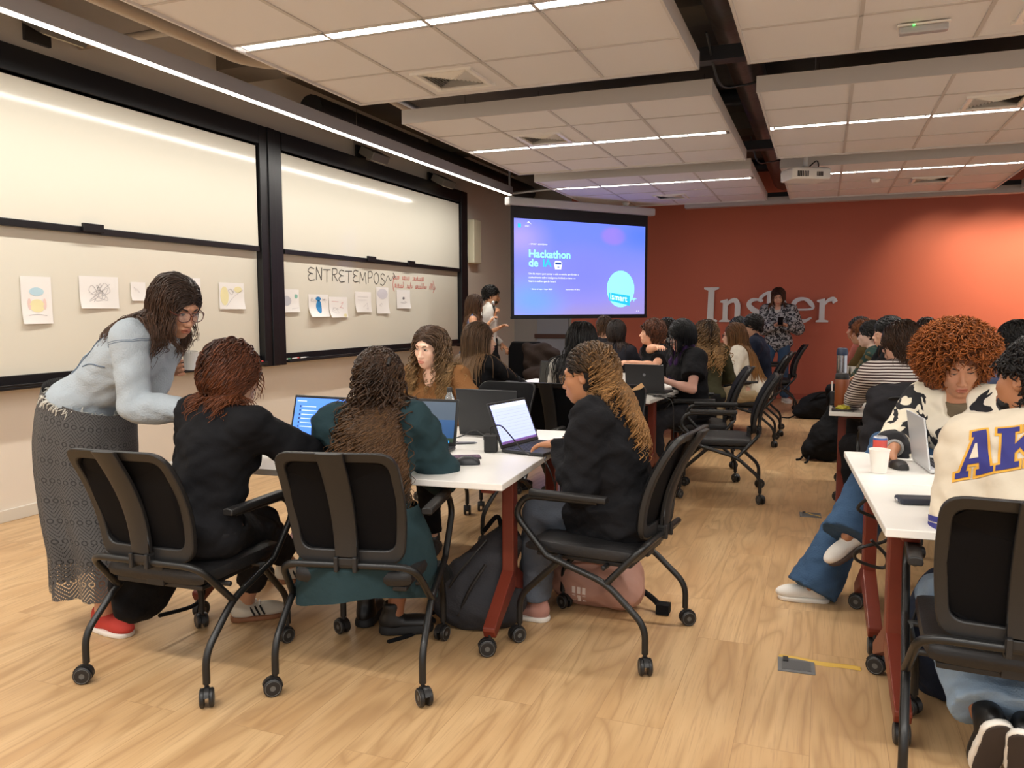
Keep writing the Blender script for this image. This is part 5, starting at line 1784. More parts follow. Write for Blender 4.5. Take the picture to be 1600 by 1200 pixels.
def knit_skirt():
    m, nt, b, N, L = nodes_of('grey_openwork_knit')
    b.inputs['Base Color'].default_value = lin('605C5B'); b.inputs['Roughness'].default_value = .9
    uv = N('ShaderNodeUVMap'); sep = N('ShaderNodeSeparateXYZ'); L(uv.outputs[0], sep.inputs[0])
    def M(op, a, b_=None, c=None):
        n = N('ShaderNodeMath'); n.operation = op
        for i, q in enumerate((a, b_, c)):
            if q is None:
                continue
            if isinstance(q, (int, float)):
                n.inputs[i].default_value = q
            else:
                L(q, n.inputs[i])
        return n.outputs[0]
    u, v = sep.outputs['X'], sep.outputs['Y']           # metres round the skirt, metres down
    zig = M('PINGPONG', M('MULTIPLY', u, 28.0), 1.0)       # chevrons
    w = M('ADD', M('MULTIPLY', v, 58.0), M('MULTIPLY', zig, 2.6))
    band = M('PINGPONG', w, .5)
    line = M('LESS_THAN', band, .15)
    dots = M('GREATER_THAN', M('PINGPONG', M('MULTIPLY', u, 230.0), .5), .17)
    rows = M('FRACT', M('MULTIPLY', v, 11.4))
    zone = M('LESS_THAN', rows, .72)
    holes = M('MULTIPLY', M('MULTIPLY', line, dots), zone)
    # rings between the chevron bands
    fu = M('SUBTRACT', M('FRACT', M('MULTIPLY', u, 30.0)), .5); fv = M('MULTIPLY', M('SUBTRACT', rows, .87), 2.9)
    rr = M('SQRT', M('ADD', M('MULTIPLY', fu, fu), M('MULTIPLY', fv, fv)))
    ring = M('MULTIPLY', M('LESS_THAN', M('ABSOLUTE', M('SUBTRACT', rr, .3)), .085), M('GREATER_THAN', M('PINGPONG', M('MULTIPLY', u, 260.0), .5), .15))
    hole = M('MAXIMUM', holes, ring)
    mx = N('ShaderNodeMix'); mx.data_type = 'RGBA'; L(hole, mx.inputs['Factor']); mx.inputs['A'].default_value = lin('52504F'); mx.inputs['B'].default_value = lin('1C1B1C')
    L(mx.outputs['Result'], b.inputs['Base Color'])
    low = M('GREATER_THAN', v, .70)
    al = M('SUBTRACT', 1.0, M('MULTIPLY', M('MULTIPLY', hole, low), .9)); L(al, b.inputs['Alpha'])
    n = N('ShaderNodeTexNoise'); n.inputs['Scale'].default_value = 260
    tc = N('ShaderNodeTexCoord'); L(tc.outputs['Object'], n.inputs['Vector'])
    bp = N('ShaderNodeBump'); bp.inputs['Strength'].default_value = .5; bp.inputs['Distance'].default_value = .004
    L(M('SUBTRACT', n.outputs['Fac'], M('MULTIPLY', hole, 1.2)), bp.inputs['Height']); L(bp.outputs[0], b.inputs['Normal'])
    return m


# ---- 1: the woman standing and bending at the left
def denim_woman():
    Y = 2.68
    hip = at(133, 636, Y)
    p = Person('person in pale denim jacket and long grey knit skirt, bending forward with a paper cup', hip, yaw=-76, lean=43, bend=8, legk=1.08, head=(-26, 24, 0), H=1.71, tone='C08C6E',
               lh=at(253, 580, 3.0), rh=at(296, 642, 2.60), standing=True, lf=V3(-3.1, 2.78, .085), rf=V3(-2.96, 2.62, .085), lpole=V3(-.35, -.1, -.9), rpole=V3(-.1, -.1, -1),
               curl=(.75, .4), lhd=V3(.85, .25, .18), lpn=V3(.3, -.9, -.1), rhd=V3(1, .3, -.1), res=.008, hres=.0035, handres=.005, base=(-3.03, 2.68), headoff=(.0, 0, .0), sw=.165)
    p.body(); p.brows('20150F'); p.glasses('5A2E24', rx=.028, rz=.022, thick=.0021)
    j = p.top(D_DENIM, t=.02, sleeve='long', hem=.02, neck='collar', loose=1.05, folds=.005, seed=4, name='denim_jacket')
    # seams, frayed hem band
    bvh = BVHTree.FromObject(j, bpy.context.evaluated_depsgraph_get())
    def surf(x, y, z, M=None, o=None):
        q = (p.chest if o is None else o) + (p.Mc if M is None else M) @ V3(x, y, z) - p.base
        c = bvh.find_nearest(Vector(q))
        return np.array(c[0]) + np.array(c[1]) * .001
    sm = MB()
    for x0 in (.16, .14):
        sm.tube([surf(x0 - .02 * t, -.12, .10 - .36 * t) for t in np.linspace(0, 1, 14)], .0018, 5)
    sm.tube([surf(.11, .1 - .22 * t, .12 - .02 * t) for t in np.linspace(0, 1, 14)], .0018, 5)
    S_ = p.S['r']; ax = nrm(p.E['r'] - S_)
    for dr in (.0, .008):
        f = frame_z(ax)
        sm.tube([np.array(bvh.find_nearest(Vector(S_ + ax * (.02 + dr) + f @ V3(.1 * math.cos(a), .1 * math.sin(a), 0) - p.base))[0]) for a in np.linspace(0, 2 * math.pi, 26)], .0018, 5)
    sm.tube([surf(.15, .02 - .09 * t, -.08 - .10 * t) for t in np.linspace(0, 1, 9)], .003, 5)
    sm.build('seam', mat('dark_denim_stitch', '5D6B7C', .9), parent=j)
    g = np.random.default_rng(5); fz = MB()
    up = p.Mp[:, 2]; hp = p.hip + up * .03
    fp_ = []
    for a in np.sort(g.uniform(0, 2 * math.pi, 120)):
        q = Vector(hp + p.Mp @ V3(.25 * math.cos(a), .2 * math.sin(a), g.uniform(-.0, .012)) - p.base)
        c = bvh.find_nearest(q)
        b0 = np.array(c[0]); n = np.array(c[1])
        e = b0 - up * g.uniform(.015, .045) + n * .012 + g.normal(0, .006, 3)
        fp_ += [b0 + n * .002, (b0 + e) / 2 + n * .008, e, (b0 + e) / 2 + n * .009]
    fz.tube(fp_, .0014, 4)
    fz.build('frayed_hem', mat('white_cotton_fray', 'D5D2C8', .9), parent=j)
    # skirt: from the waist to above the ankles
    g = np.random.default_rng(3)
    wst = p.hip + p.Mp[:, 2] * .055; hemc = V3(-3.03, 2.70, .17)
    rings, UV = [], []
    n = 72; ph = g.uniform(0, 6, 4)
    for j_, t in enumerate(np.linspace(0, 1, 44)):
        c = wst * (1 - t) + hemc * t
        c = c + V3(-.05 * math.sin(math.pi * min(1, t * 1.25)), 0, 0)
        rx = np.interp(t, [0, .12, .25, .5, 1], [.175, .195, .205, .205, .235]); ry = np.interp(t, [0, .12, .25, .5, 1], [.19, .21, .215, .21, .215])
        fold = np.interp(t, [0, .3, 1], [0, .006, .022])
        ring = []
        for k in range(n):
            a = 2 * math.pi * k / n
            f_ = fold * (math.sin(7 * a + ph[0] + t) + .6 * math.sin(11 * a + ph[1]) + .4 * math.sin(4 * a + ph[2]))
            tilt = (1 - t) ** 3 * -.45
            x, y = (rx + f_) * math.cos(a), (ry + f_) * math.sin(a)
            ring.append(c + V3(x, y, x * tilt) - p.base)
        rings.append(ring)
    mb = MB().loft(rings, cap=False)
    sk = mb.build('skirt', knit_skirt(), parent=p.root)
    me = sk.data; uv = me.uv_layers.new(name='uv')
    for pl in me.polygons:
        ks = [v % n for v in pl.vertices]; wrap = max(ks) - min(ks) > n / 2
        for li, vi in zip(pl.loop_indices, pl.vertices):
            k, jj = vi % n, vi // n
            kk = k + n if wrap and k == 0 else k
            uv.data[li].uv = (kk / n * 1.32, jj / 43 * .86)
    RED = mat('red_canvas', 'B5372C', .8, bump=.2, bscale=200)
    p.shoe('l', RED, M_SOLEW, V3(1, -.15, 0), laces=RED); p.shoe('r', RED, M_SOLEW, V3(1, -.12, 0))
    p.hair(hair_mat('2A1D16', '5A4030'), 'long', L=.29, n=1700, r=.0021, thick=.013, part=-.02, curl=.007, freq=7, back=.9, side=.5, seed=4, ears=False, jitter=.22, keep=lambda q: ~((q[:, 0] < -.04) & (q[:, 1] > .02)))
    wr = MB(); w = p.Wr['l']; d = nrm(p.Wr['l'] - p.E['l']); f = frame_z(d)
    wr.tube([w - d * .012 + f @ V3(.029 * math.cos(a), .029 * math.sin(a), 0) - p.base for a in np.linspace(0, 2 * math.pi, 19)[:-1]], .006, 6, closed=True)
    wr.build('bracelet', M_BLACKP, parent=p.root)
    return p


P1 = denim_woman()

# ---- 2: black sweater, auburn bob, seen from behind
p = Person('person with wavy auburn bob and black sweater, seen from behind at the near table', V3(-2.27, 2.50, .555), yaw=-12, lean=9, bend=4, side=3, head=(-6, 14, -2), H=1.62, tone='C79A7E',
           lh=V3(-2.42, 2.95, .80), rh=V3(-2.02, 3.0, .79), rpole=V3(.8, -.2, -.5), lf=at(452, 882, 3.2), lkp=V3(.3, 1, .6), rf=at(385, 962, 2.95) * V3(1, 1, 0) + V3(0, 0, .085), res=.008, hres=.0045, plump=1.05, face=False)
p.body()
p.top(D_BLACK, t=.022, hem=-.07, neck='crew', loose=1.18, folds=.007, seed=9, name='sweater')
p.trousers(cloth('1D1C1E'), t=.012, hem=-.09, seed=4, flare=.006)
TAN = mat('gum_rubber', '8A5A3A', .7); SNK = mat('off_white_suede', 'CFC6B4', .85)
p.shoe('r', SNK, TAN, V3(.75, .66, 0), stripes=M_SHOEB, laces=M_SOLEW); p.shoe('l', SNK, TAN, V3(.8, .55, .0), stripes=M_SHOEB)
p.hair(hair_mat('321A10', '6E3C20'), 'bob', L=.185, n=1900, r=.0026, thick=.017, part=0, curl=.013, freq=9, back=.6, side=.65, seed=6, ears=False, jitter=.3, line=.05)

# ---- 3: teal shirt, long curls
p = Person('person with very long brown curls and teal shirt, seen from behind at the near table', V3(-1.66, 2.72, .555), yaw=14, lean=21, bend=14, side=-3, head=(16, 24, 0), H=1.66, tone='A9704F',
           lh=V3(-1.93, 3.22, .79), rh=V3(-1.70, 3.22, .79), lpole=V3(-.8, -.3, -.6), rpole=V3(.6, -.15, -.6), rf=at(617, 985, 3.05) * V3(1, 1, 0) + V3(0, 0, .09), lf=V3(-1.9, 3.1, .09), res=.008, hres=.0045, plump=1.06, face=False)
p.body()
p.top(D_TEAL, t=.024, hem=-.06, neck='shirt', loose=1.22, folds=.009, seed=12, name='shirt', cuff=.07)
mb = MB(); rings = []; g = np.random.default_rng(8); n = 56
for t in np.linspace(0, 1, 26):                     # shirt tails spread over the seat and hanging behind it
    z = .66 - .36 * t
    w = np.interp(t, [0, .3, .6, 1], [.20, .245, .265, .262]); d_ = np.interp(t, [0, .3, .6, 1], [.15, .235, .29, .30])
    c = V3(-1.66, 2.73, 0) + V3(-.02 * t, .02 * t, 0)
    rings.append([c + rotm(12) @ V3((w + .012 * t * (math.sin(5 * a + 1) + .7 * math.sin(9 * a))) * math.cos(a), (d_ + .01 * t * math.sin(7 * a)) * math.sin(a), z - .04 * t * math.sin(a) - .03 * t * math.sin(2 * a + .6)) - p.base for a in np.linspace(0, 2 * math.pi, n + 1)[:-1]])
mb.loft(rings, cap=False).build('shirt_tail', D_TEAL, parent=p.root)
p.shoe('r', M_SHOEB, M_SOLEB, V3(.85, .5, 0), h_sole=.04, high=.03); p.shoe('l', M_SHOEB, M_SOLEB, V3(-.2, 1, 0), h_sole=.04, high=.03)
tie = (0.0, -.115, .055)
p.hair(hair_mat('24160F', '5E4228'), 'half', L=.64, n=1300, r=.0036, thick=.014, curl=.015, freq=15, back=1.0, side=.6, seed=3, ears=False, tie=(tie, .36), spread=.3, jitter=.55, line=.05)
cl = MB()
for q in (-1, 1):
    cl.tube([p.hpt(.02 + q * .02, -.125, .08) - p.base, p.hpt(.02 + q * .028, -.15, .06) - p.base, p.hpt(.02 + q * .02, -.16, .03) - p.base], .008, 8)
cl.build('hair_clip', M_BLACKP, parent=p.root)

# ---- 4: brown cardigan, facing us
c4 = at(658, 575, 4.42)
p = Person('person in brown cardigan with long curls and gold earring, facing the near table', V3(c4[0] + .04, 4.62, .565), yaw=176, lean=8, bend=5, head=(-6, 8, -4), H=1.66, tone='E0B59C',
           lh=V3(c4[0] + .25, 4.25, .78), rh=V3(c4[0] - .2, 4.25, .78), res=.008, hres=.0032)
p.body(); p.brows('5A3F2B')
p.top(D_BROWN, t=.016, neck='v', loose=1.12, folds=.006, seed=14, name='cardigan'); p.trousers(D_BLACK)
p.shoe('r', M_SHOEB, M_SOLEB); p.shoe('l', M_SHOEB, M_SOLEB)
p.hair(hair_mat('3E2B1D', '8E6E46'), 'long', fx=.092, L=.47, n=900, r=.0032, thick=.011, part=-.005, curl=.013, freq=13, back=.55, side=.75, seed=8, ears=True, jitter=.2, line=.058, keep=lambda q: (q[:, 2] > -.02) & (q[:, 1] < .078) & ((np.abs(q[:, 0]) < .05) | (q[:, 1] < .04)))
e = MB()
for q in (-1, 1):
    e.tube([p.hpt(q * .085, -.005 + .010 * math.cos(a), -.052 + .018 * math.sin(a)) - p.base for a in np.linspace(0, 2 * math.pi, 15)[:-1]], .0034, 6, closed=True)
e.build('earring', mat('gold', 'D9A441', .25, metal=1), parent=p.root)

# ---- 5: black hoodie in profile
p = Person('person in black hoodie with highlighted curls and glasses, typing in profile', V3(-.77, 3.40, .535), yaw=86, lean=11, bend=10, head=(2, 8, 0), H=1.64, tone='B27A55',
           rh=at(884, 690, 3.72), lh=at(850, 698, 3.38) + V3(.08, 0, .015), rpole=V3(.4, .5, -.8), lpole=V3(.1, -.25, -1), rhd=V3(-1, .1, -.1), lhd=V3(-1, .15, -.05), curl=(.3, .3), handres=.005,
           rf=V3(-1.30, 3.62, .085), lf=V3(-1.20, 3.42, .085), lkp=V3(-1, .3, .7), rkp=V3(-1, .2, .8), res=.008, hres=.0032, plump=1.1)
p.body(); p.brows('2A1A12'); p.glasses('8A6A45', metal=.8, rx=.026, rz=.020, thick=.0013)
p.top(D_HOOD, t=.026, lap=.55, hem=-.10, neck='hood', loose=1.22, folds=.009, seed=21, name='hoodie')
p.trousers(D_GREYJ, t=.016, flare=.01)
PINK = mat('dusty_pink_suede', 'B48478', .85)
p.shoe('r', PINK, M_SOLEW); p.shoe('l', PINK, M_SOLEW)
p.hair(hair_mat('17100C', '9C7244'), 'half', fx=.078, L=.42, n=1100, r=.0034, thick=.010, curl=.015, freq=19, back=.9, side=.3, seed=5, ears=True, tie=((0, -.10, .03), .42), spread=.42, jitter=.5, line=.060, tipo=1.7, keep=lambda q: (q[:, 2] > .03) | (q[:, 1] < -.05))

# ---- 6, 7: the two presenters by the screen
c6 = at(737, 470, 9.6)
p = Person('person in blue tank top with long brown hair, standing and presenting beside the screen', V3(c6[0] - .03, 9.62, .86), yaw=-62, lean=3, head=(-4, 14, 0), H=1.62, tone='CF9A78', standing=True,
           rh=at(763, 506, 9.45), lh=at(780, 512, 9.75), rpole=V3(-.6, -.3, -.8), lpole=V3(-.3, .3, -.9), res=.012, hres=.007, handres=.007)
p.body(); p.brows(); p.top(cloth('6F8FC2', bump=.5, bscale=40), t=.008, sleeve='none', neck='tank', name='tank_top'); p.trousers(D_JEAN)
p.shoe('r', M_CANVAS, M_SOLEW); p.shoe('l', M_CANVAS, M_SOLEW)
p.hair(hair_mat('3A2618', '6B4A30'), 'long', L=.42, n=900, r=.0038, thick=.014, curl=.003, freq=4, back=.5, side=.5, seed=2, ears=False)
c7 = at(764, 462, 10.1)
p = Person('person in white shirt holding a microphone, standing beside the screen', V3(c7[0] - .03, 10.12, .93), yaw=-60, lean=2, head=(-14, 2, 0), H=1.77, sex='m', tone='C08A66', standing=True,
           rh=at(772, 497, 9.95), lh=V3(c7[0] + .1, 10.3, .95), rpole=V3(-.2, -.5, -.9), rhd=V3(.25, -.1, 1), rpn=V3(.6, .6, 0), curl=(.4, 1.0), res=.012, hres=.007, handres=.007)
p.body(); p.brows('15100D'); p.top(D_WHITE, t=.014, sleeve='long', neck='shirt', name='shirt'); p.trousers(D_BLACK)
p.shoe('r', M_SHOEB, M_SOLEB); p.shoe('l', M_SHOEB, M_SOLEB)
p.hair(hair_mat('14100E'), 'man', L=.05, n=420, r=.006, thick=.014, curl=.004, freq=20, back=.3, side=.3, seed=9, fall=.3)
PM = p
# beard
V, Q = polygonise([ell(p.hpt(0, .036, -.078), V3(.060, .058, .045) * p.hk, p.Mh, .02), ell(p.hpt(0, .12, -.03), V3(.05, .05, .028) * p.hk, p.Mh, .01, True)], .007)
quads_to_mesh('beard', V, Q, hair_mat('14100E'), p.base, p.root, attr={'tip': np.zeros(len(V))})


def far(label, px, py, Y, yaw, top, hair=None, head=(0, 4, 0), sex='f', tone='C99B7E', H=1.65, lean=6, legs=None, topkw={}, lh=None, rh=None, z=.565, glasses=None, res=.013, dx=0.0, hres=.0075, shoes=True, twist=0, bend=3, brow='231812', plump=1.0, **kw):
    c = at(px, py, Y)
    M = rotm(yaw, lean)
    hip = V3(c[0], Y, 0) - M @ V3(0, .02, .62 * H / 1.65) * V3(1, 1, 0) + V3(dx, 0, z)
    p = Person(label, hip, yaw=yaw, lean=lean, bend=bend, twist=twist, head=head, H=H, sex=sex, tone=tone, lh=lh, rh=rh, res=res, hres=hres, plump=plump, **kw)
    p.body(); p.brows(brow)
    if glasses:
        p.glasses(glasses, thick=.0024)
    kws = dict(t=.016, name='shirt'); kws.update(topkw)
    p.top(top, **kws); p.trousers(legs or D_BLACK)
    if shoes:
        p.shoe('r', M_SHOEB, M_SOLEB); p.shoe('l', M_SHOEB, M_SOLEB)
    if hair:
        hk = dict(n=320, r=.0065, thick=.014); hk.update(hair[1]); p.hair(hair[0], **hk)
    return p


# ---- left middle table
far('person with long straight light brown hair and black top, looking at the screen', 748, 560, 5.68, -22, D_BLACK, (hair_mat('4A3626', '8A6C4C'), dict(style='long', L=.48, n=1500, r=.0028, curl=.002, freq=3, back=.8, side=.4, seed=3, ears=False)), head=(-52, -2, 0), tone='D8AB90', res=.009, hres=.0045, lh=V3(-2.5, 6.1, .78), rh=V3(-2.2, 6.12, .78))
far('person with long black hair and white top, seen from behind at the middle table', 908, 548, 5.72, -4, D_WHITE, (hair_mat('0F0D0E', '1C1918'), dict(style='long', L=.55, n=1100, r=.0036, curl=.006, freq=5, back=.9, side=.4, seed=13, ears=False)), head=(6, 6, 0), tone='C99B7E', res=.010, hres=.006, lh=V3(-1.9, 6.15, .78), rh=V3(-1.6, 6.15, .78))
far('person with short curly brown hair and black t-shirt, forearms crossed', 1022, 522, 7.9, 128, D_BLACK, (hair_mat('3A2116', '6A3F28'), dict(style='short', L=.12, n=420, r=.006, thick=.02, curl=.008, freq=14, back=.4, side=.4, seed=4, ears=True, fall=.6)), head=(-24, -6, 0), tone='D6A183', topkw=dict(sleeve='short', loose=1.2), rh=at(1030, 541, 7.45), lh=at(988, 567, 7.35), rpole=V3(-1, -.3, .1), lpole=V3(.5, -.3, -.6), res=.011, handres=.007)
p = far('person with black hair, glasses and purple scarf, typing at the middle table', 1068, 530, 6.95, 126, D_BLACK, (hair_mat('08080A', '121015'), dict(style='bob', L=.30, n=1300, r=.003, thick=.020, curl=.002, freq=3, back=.4, side=.5, seed=5, ears=False, line=.036, part=.02, fx=.08)), head=(8, 16, 0), tone='D9A896', glasses='15121A', topkw=dict(sleeve='short', loose=1.35, t=.022), lh=at(1040, 595, 6.75), rh=at(1036, 592, 7.0), plump=1.2, res=.010, hres=.005, legs=cloth('2B2B2F'), rpole=V3(.7, .4, -.5), lpole=V3(.6, -.5, -.6))
V, Q = polygonise([cap(p.C7 + p.Mc @ V3(-.07, .03, .03), p.C7 + p.Mc @ V3(-.05, .11, -.07), .03, .028), cap(p.C7 + p.Mc @ V3(.07, .03, .03), p.C7 + p.Mc @ V3(.05, .11, -.07), .03, .028), cap(p.C7 + p.Mc @ V3(-.05, .11, -.07), p.C7 + p.Mc @ V3(-.03, .15, -.25), .028, .022), cap(p.C7 + p.Mc @ V3(.05, .11, -.07), p.C7 + p.Mc @ V3(.03, .15, -.22), .028, .022), cap(p.C7 + p.Mc @ V3(-.06, -.03, .04), p.C7 + p.Mc @ V3(.06, -.03, .04), .03)], .009, post=lambda X, F: F + wob(X, 60, .005, 2))
quads_to_mesh('scarf', V, Q, cloth('38204A'), p.base, p.root)

# ---- far left table
far('person with short brown hair seen from behind, under the projection screen', 944, 510, 9.0, 4, cloth('2A2A30'), (hair_mat('3B2A1E', '6A4E38'), dict(style='man', L=.06, n=360, r=.006, back=.3, side=.3, seed=6, fall=.4)), head=(8, 4, 0), sex='m', H=1.7)
far('person with dark glossy bob, seen from behind between the middle and far tables', 963, 520, 8.2, 2, cloth('23232A'), (hair_mat('191311', '3A2A22'), dict(style='bob', L=.18, n=420, r=.006, thick=.018, curl=.001, back=.5, side=.4, seed=7, ears=False)), head=(0, 6, 0), H=1.6)
far('person with dark curly hair sitting behind the one with crossed forearms', 1043, 518, 9.3, 95, D_BLACK, (hair_mat('140F0D', '2A1D16'), dict(style='short', L=.12, n=360, r=.007, thick=.02, curl=.009, freq=14, seed=8, fall=.6)), head=(0, 0, 0), tone='B58365', H=1.62)
far('person with long curls of blond highlights and olive top, partly hidden behind the black bob', 1103, 540, 8.25, 22, D_OLIVE, (hair_mat('2E2016', '9A7548'), dict(style='long', L=.42, n=480, r=.007, thick=.018, curl=.016, freq=12, back=.7, side=.5, seed=9, ears=False)), head=(10, 6, 0), tone='C79A7E', H=1.6)
p = far('person in cream blazer with glasses and long light brown hair, leaning on the far table', 1133, 520, 8.85, 86, D_CREAM, (hair_mat('5E3F24', '9A6C3A'), dict(style='long', L=.56, n=1000, r=.004, thick=.012, curl=.003, freq=4, back=1.0, side=.4, seed=10, ears=False, line=.06)), head=(6, 2, 0), tone='DDB096', glasses='15130F', lean=26, bend=-4, dx=.06, topkw=dict(name='blazer', neck='collar', t=.02, loose=1.15, hem=-.1), legs=D_KHAKI, lh=at(1108, 590, 8.6), rh=at(1112, 582, 9.0), res=.010, hres=.006, rpole=V3(.2, .5, -.8))
far('person with black hair and glasses, half hidden by the navy jacket', 1156, 508, 10.0, 92, D_BLACK, (hair_mat('0D0B0B'), dict(style='bob', L=.2, n=320, r=.007, thick=.018, curl=.006, freq=8, seed=11, ears=False)), head=(8, 0, 0), tone='B98A6E', glasses='1A1512')
far('person with short dark hair in navy jacket, in profile before the red wall', 1178, 510, 9.55, 88, D_NAVY, (hair_mat('17110E'), dict(style='man', L=.05, n=340, r=.006, back=.4, side=.2, seed=12, fall=.3)), head=(4, 0, 0), sex='m', tone='CC9A7C', H=1.74, topkw=dict(name='jacket', neck='collar', t=.022, loose=1.15))

# ---- person standing at the red wall
def print_cloth(name, c0, c1, scale, thr=.5, dist=1.2):
    m, nt, b, N, L = nodes_of(name)
    tc = N('ShaderNodeTexCoord'); n = N('ShaderNodeTexNoise'); L(tc.outputs['Object'], n.inputs['Vector']); n.inputs['Scale'].default_value = scale; n.inputs['Detail'].default_value = 3; n.inputs['Distortion'].default_value = dist
    r = N('ShaderNodeValToRGB'); r.color_ramp.interpolation = 'CONSTANT'; L(n.outputs['Fac'], r.inputs[0])
    r.color_ramp.elements[0].color = lin(c0); r.color_ramp.elements[1].color = lin(c1); r.color_ramp.elements[1].position = thr
    L(r.outputs[0], b.inputs['Base Color']); b.inputs['Roughness'].default_value = .85
    return m
c17 = at(1217, 466, 12.9)
p = Person('person in black and white patterned jacket, standing at the red wall with a phone', V3(c17[0], 12.9, .93), yaw=172, lean=1, head=(8, 16, 0), H=1.74, tone='D2A088', standing=True,
           lh=at(1228, 508, 12.62), rh=at(1212, 508, 12.62), lpole=V3(.6, .3, -.7), rpole=V3(-.6, .3, -.7), lhd=V3(-.5, -.5, .3), rhd=V3(.5, -.5, .3), res=.012, hres=.007, handres=.007, lf=V3(c17[0] + .12, 12.98, .085), rf=V3(c17[0] - .2, 12.8, .085))
p.body(); p.brows('4A3224'); p.top(D_WHITE, t=.008, sleeve='none', neck='wide', name='shirt')
p.top(print_cloth('black_white_print', '26292F', 'A9AAAE', 26), t=.036, neck='v', hem=-.16, loose=1.15, name='jacket', folds=.005); p.trousers(D_JEAN, flare=.02, t=.008)
p.shoe('r', M_SHOEB, M_SOLEB); p.shoe('l', M_CANVAS, M_SOLEW, V3(.5, -.8, 0))
p.hair(hair_mat('3A2218', '6A4530'), 'long', L=.30, n=360, r=.006, thick=.012, curl=.003, freq=4, back=.4, side=.6, seed=14, ears=False, line=.062, fx=.08)
PW = p

# ---- right side, far tables
far('person with dark curls and rose shirt, in profile against the red wall', 1350, 508, 9.7, 33, D_ROSE, (hair_mat('15100E'), dict(style='short', L=.09, n=340, r=.007, thick=.018, curl=.009, freq=16, seed=15, fall=.5)), head=(0, -2, 0), sex='m', tone='B98264', twist=45)
far('person with copper curls between the dark curls and the pale bespectacled profile', 1356, 517, 9.1, 35, cloth('5A4A2A'), (hair_mat('6A3A1C', 'A0683A'), dict(style='short', L=.14, n=360, r=.007, thick=.02, curl=.010, freq=14, seed=16, fall=.6)), head=(0, 2, 0), tone='D8A88C', H=1.6, twist=45)
far('pale person with dark short hair and glasses in a green patterned top, in profile', 1370, 522, 8.5, 31, print_cloth('green_brown_print', '1E3A34', '6A5A3A', 14, .52), (hair_mat('14110F'), dict(style='man', L=.06, n=340, r=.006, seed=17, back=.4, side=.3, fall=.4)), head=(4, 2, 0), tone='E2BFAE', glasses='15120F', H=1.6, twist=45)
p = far('person in black sweater with purple watch, hand raised to the mouth', 1398, 520, 7.55, 35, D_BLACK, (hair_mat('100D0C'), dict(style='man', L=.05, n=380, r=.006, seed=18, back=.4, side=.3, fall=.3)), head=(4, 4, 0), sex='m', tone='CFA086', H=1.72, lh=at(1382, 540, 7.45), lpole=V3(-.1, -.3, -1), lhd=V3(-.15, .1, 1), curl=(.9, .4), handres=.007, rh=V3(.4, 7.95, .8), twist=45)
mb = MB(); d = nrm(p.Wr['l'] - p.E['l']); f = frame_z(d)
mb.tube([p.Wr['l'] - d * .03 + f @ V3(.031 * math.cos(a), .031 * math.sin(a), 0) - p.base for a in np.linspace(0, 2 * math.pi, 19)[:-1]], .011, 6, closed=True)
mb.build('watch', mat('purple_strap', '3C2F6A', .5), parent=p.root)


def striped():
    m, nt, b, N, L = nodes_of('brown_white_stripes')
    tc = N('ShaderNodeTexCoord'); s = N('ShaderNodeSeparateXYZ'); L(tc.outputs['Object'], s.inputs[0])
    a = N('ShaderNodeMath'); a.operation = 'MULTIPLY'; L(s.outputs['Z'], a.inputs[0]); a.inputs[1].default_value = 56
    f_ = N('ShaderNodeMath'); f_.operation = 'FRACT'; L(a.outputs[0], f_.inputs[0])
    g_ = N('ShaderNodeMath'); g_.operation = 'GREATER_THAN'; L(f_.outputs[0], g_.inputs[0]); g_.inputs[1].default_value = .5
    mx = N('ShaderNodeMix'); mx.data_type = 'RGBA'; L(g_.outputs[0], mx.inputs['Factor']); mx.inputs['A'].default_value = lin('DED6CF'); mx.inputs['B'].default_value = lin('3A2422')
    L(mx.outputs['Result'], b.inputs['Base Color']); b.inputs['Roughness'].default_value = .85
    return m
far('person with brown wavy hair in a striped shirt, seen from behind at the right table', 1408, 548, 5.62, 22, striped(), (hair_mat('2A1C14', '4A3222'), dict(style='short', L=.17, n=1100, r=.0036, thick=.016, curl=.008, freq=7, back=.7, side=.35, seed=19, fall=.7, ears=True)), head=(34, 8, 0), tone='D8A58C', sex='m', H=1.68, topkw=dict(loose=1.15, t=.02), lh=V3(.2, 6.0, .78), rh=V3(.6, 6.05, .78), res=.010, hres=.006)
far('person with brown hair and a pale hair clip, beyond the afro on its left', 1448, 508, 8.9, 20, D_NAVY, (hair_mat('2A1C14'), dict(style='short', L=.1, n=320, r=.007, thick=.016, seed=20, fall=.6)), head=(0, 4, 0))
far('person with short dark hair, head just showing above the afro', 1478, 507, 8.6, 20, D_NAVY, (hair_mat('191310'), dict(style='man', L=.05, n=320, r=.006, seed=22, fall=.4)), head=(0, 4, 0), sex='m')
far('person with short black hair and glasses, behind the lettered jersey', 1582, 540, 5.5, 25, cloth('4A5470'), (hair_mat('0E0B0B'), dict(style='man', L=.05, n=420, r=.005, seed=23, back=.4, side=.2, fall=.3)), head=(40, -2, 0), sex='m', tone='B98468', glasses='9FB4D8', H=1.7, res=.010, hres=.005, dx=.02)

